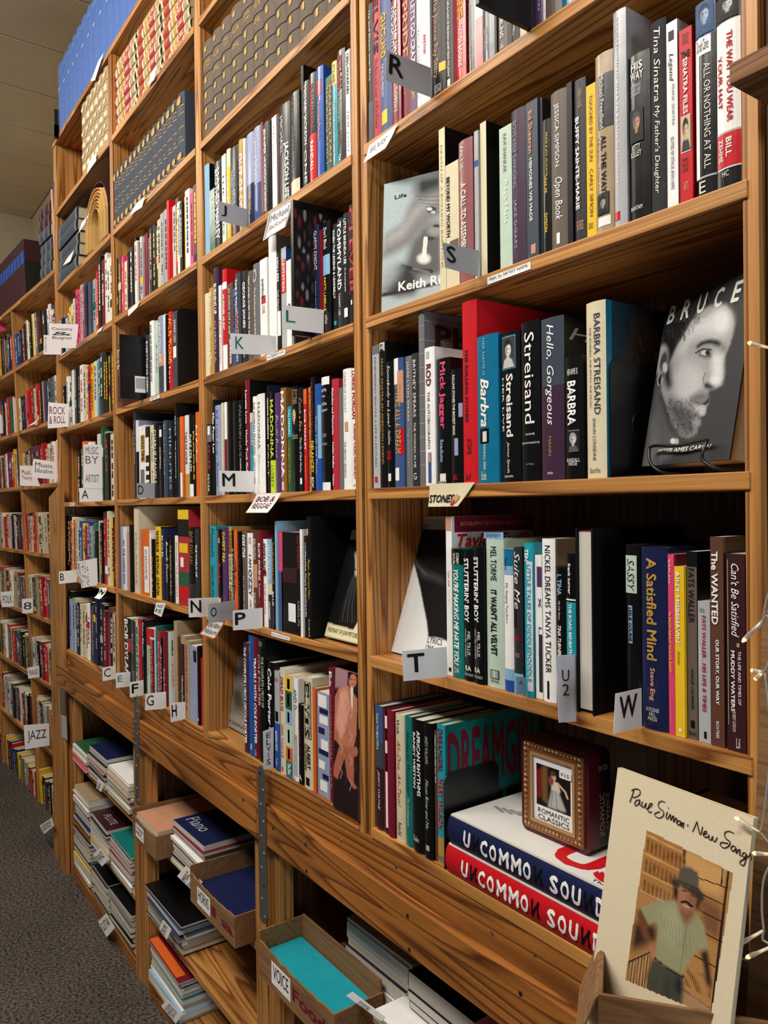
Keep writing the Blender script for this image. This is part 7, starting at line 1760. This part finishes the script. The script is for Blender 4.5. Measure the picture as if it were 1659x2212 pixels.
# upright brown board behind it
Yb = -.075
pts = [(1646, 1330), (1662, 1312), (1720, 1300), (1720, 2330), (1590, 2330), (1616, 2120), (1630, 1800), (1640, 1560)]
Pp = [onY(x, y, Yb) for x, y in pts]; c = Pp[4]; c = Vector((c.x, Yb, zt_b)); Vv = [p - c for p in Pp]; Vv[4].z = Vv[3].z = 0.0; n_ = len(Vv)
bo = obj('brown_board', Vv + [v + Vector((0, .018, 0)) for v in Vv], [tuple(range(n_)), tuple(range(2 * n_ - 1, n_ - 1, -1))] + [(i, i + n_, (i + 1) % n_ + n_, (i + 1) % n_) for i in range(n_)], BOARD); bo.location = c
tag(bo, 'scuffed brown board standing upright at the right edge, behind the cream songbook', 'board')
q_ = onY(1622, 2125, -.22); o = box('black_box', 0, .14, 0, .05, 0, q_.z - zt_b, BLACKM, None, .002); o.location = (q_.x, q_.y + .0, zt_b); tag(o, 'black box at the bottom right corner beside the carton', 'box')
o.location = (onY(1622, 2125, -.30).x, -.30, zt_b)
# neighbouring case at the right edge
sc = empty('corner_bookcase', (UP[4][1] + .1, 0, 0)); tag(sc, 'dark reddish bookcase joining at the right edge, with a worn plywood shelf sticking out', 'bookcase')
def scx(n_, x0, x1, y0, y1, z0, z1, m_): o = box(n_, x0, x1, y0, y1, z0, z1, m_, sc, .0012); [setattr(v, 'co', v.co - sc.location) for v in o.data.vertices]
scx('end_panel', UP[4][1] + .003, UP[4][1] + .7, .012, .032, sz + .003, 3.2, WZR)
cz = onY(1575, 138, -.15); scx('shelf', cz.x, cz.x + .5, -.15, .011, cz.z - .020, cz.z, PLY)
# string of lights
sl = empty('string_lights', onY(1655, 1500, -.12)); tag(sl, 'string of tiny clear warm lights trailing down the right edge', 'string lights')
glass = plain('clear_plastic', (.82, .80, .74), .15); glass.node_tree.nodes['Principled BSDF'].inputs['Transmission Weight'].default_value = .7
glow = plain('lamp_glow', (1, .8, .45), .4); gb = glow.node_tree.nodes['Principled BSDF']; gb.inputs['Emission Color'].default_value = (1, .72, .35, 1); gb.inputs['Emission Strength'].default_value = 2.2
wirem = plain('clear_wire', lin((150, 146, 138)), .3)
Ys = -.135
for (x0, y0), (x1, y1) in (((1616, 740), (1664, 752)), ((1604, 1386), (1648, 1340)), ((1622, 1448), (1652, 1452)), ((1630, 1468), (1650, 1450)), ((1588, 1766), (1642, 1798)), ((1626, 1843), (1672, 1846)), ((1596, 2040), (1650, 2010)), ((1612, 2069), (1664, 2046))):
    a_ = onY(x0, y0, Ys) - sl.location; b_ = onY(x1, y1, Ys) - sl.location; mb = MB(); mb.tube([a_, a_.lerp(b_, .08), a_.lerp(b_, .35), a_.lerp(b_, .45), b_], [.0012, .0022, .0024, .0018, .0016], 8); o = mb.build('bulb', glass, sl, smooth=True)
    mb = MB(); mb.tube([a_ + (b_ - a_) * -.02, a_.lerp(b_, .1), a_.lerp(b_, .16)], [.0008, .0016, .0008], 8); mb.build('glow', glow, o, smooth=True)
for pts in ([(1664, 752), (1690, 900), (1680, 1200), (1655, 1300), (1648, 1340)], [(1648, 1340), (1640, 1360), (1658, 1330), (1668, 1400), (1652, 1452)], [(1652, 1452), (1665, 1600), (1650, 1760), (1642, 1798)], [(1642, 1798), (1660, 1820), (1672, 1846), (1650, 1900), (1646, 1960), (1650, 2010)], [(1650, 2010), (1648, 2030), (1664, 2046), (1680, 2120)]):
    mb = MB(); mb.tube(smooth([onY(x, y, Ys) - sl.location for x, y in pts], 6), .0011, 6); mb.build('wire', wirem, sl, smooth=True)
# nail heads and holes along apron and fascia
def nail(x, y, Yp, lab, m_=SCREW):
    p = onY(x, y, Yp); mb = MB(); mb.tube([(0, -.0008, 0), (0, .0004, 0)], .0035, 10); o = mb.build('nail_head', m_); return o, p
for x, y in ((855, 1872), (1062, 2015), (1154, 2060), (541, 1675), (735, 1815)):
    o, p = nail(x, y, -.0016, ''); o.parent = case; o.location = p - case.location
for x, y in ((880, 1978), (884, 2051), (1124, 2146), (525, 1728), (660, 1824), (662, 1881), (590, 1789)):
    o, p = nail(x, y, -.0226, '', MARK); o.name = 'screw_hole'; o.parent = base; o.location = p - base.location
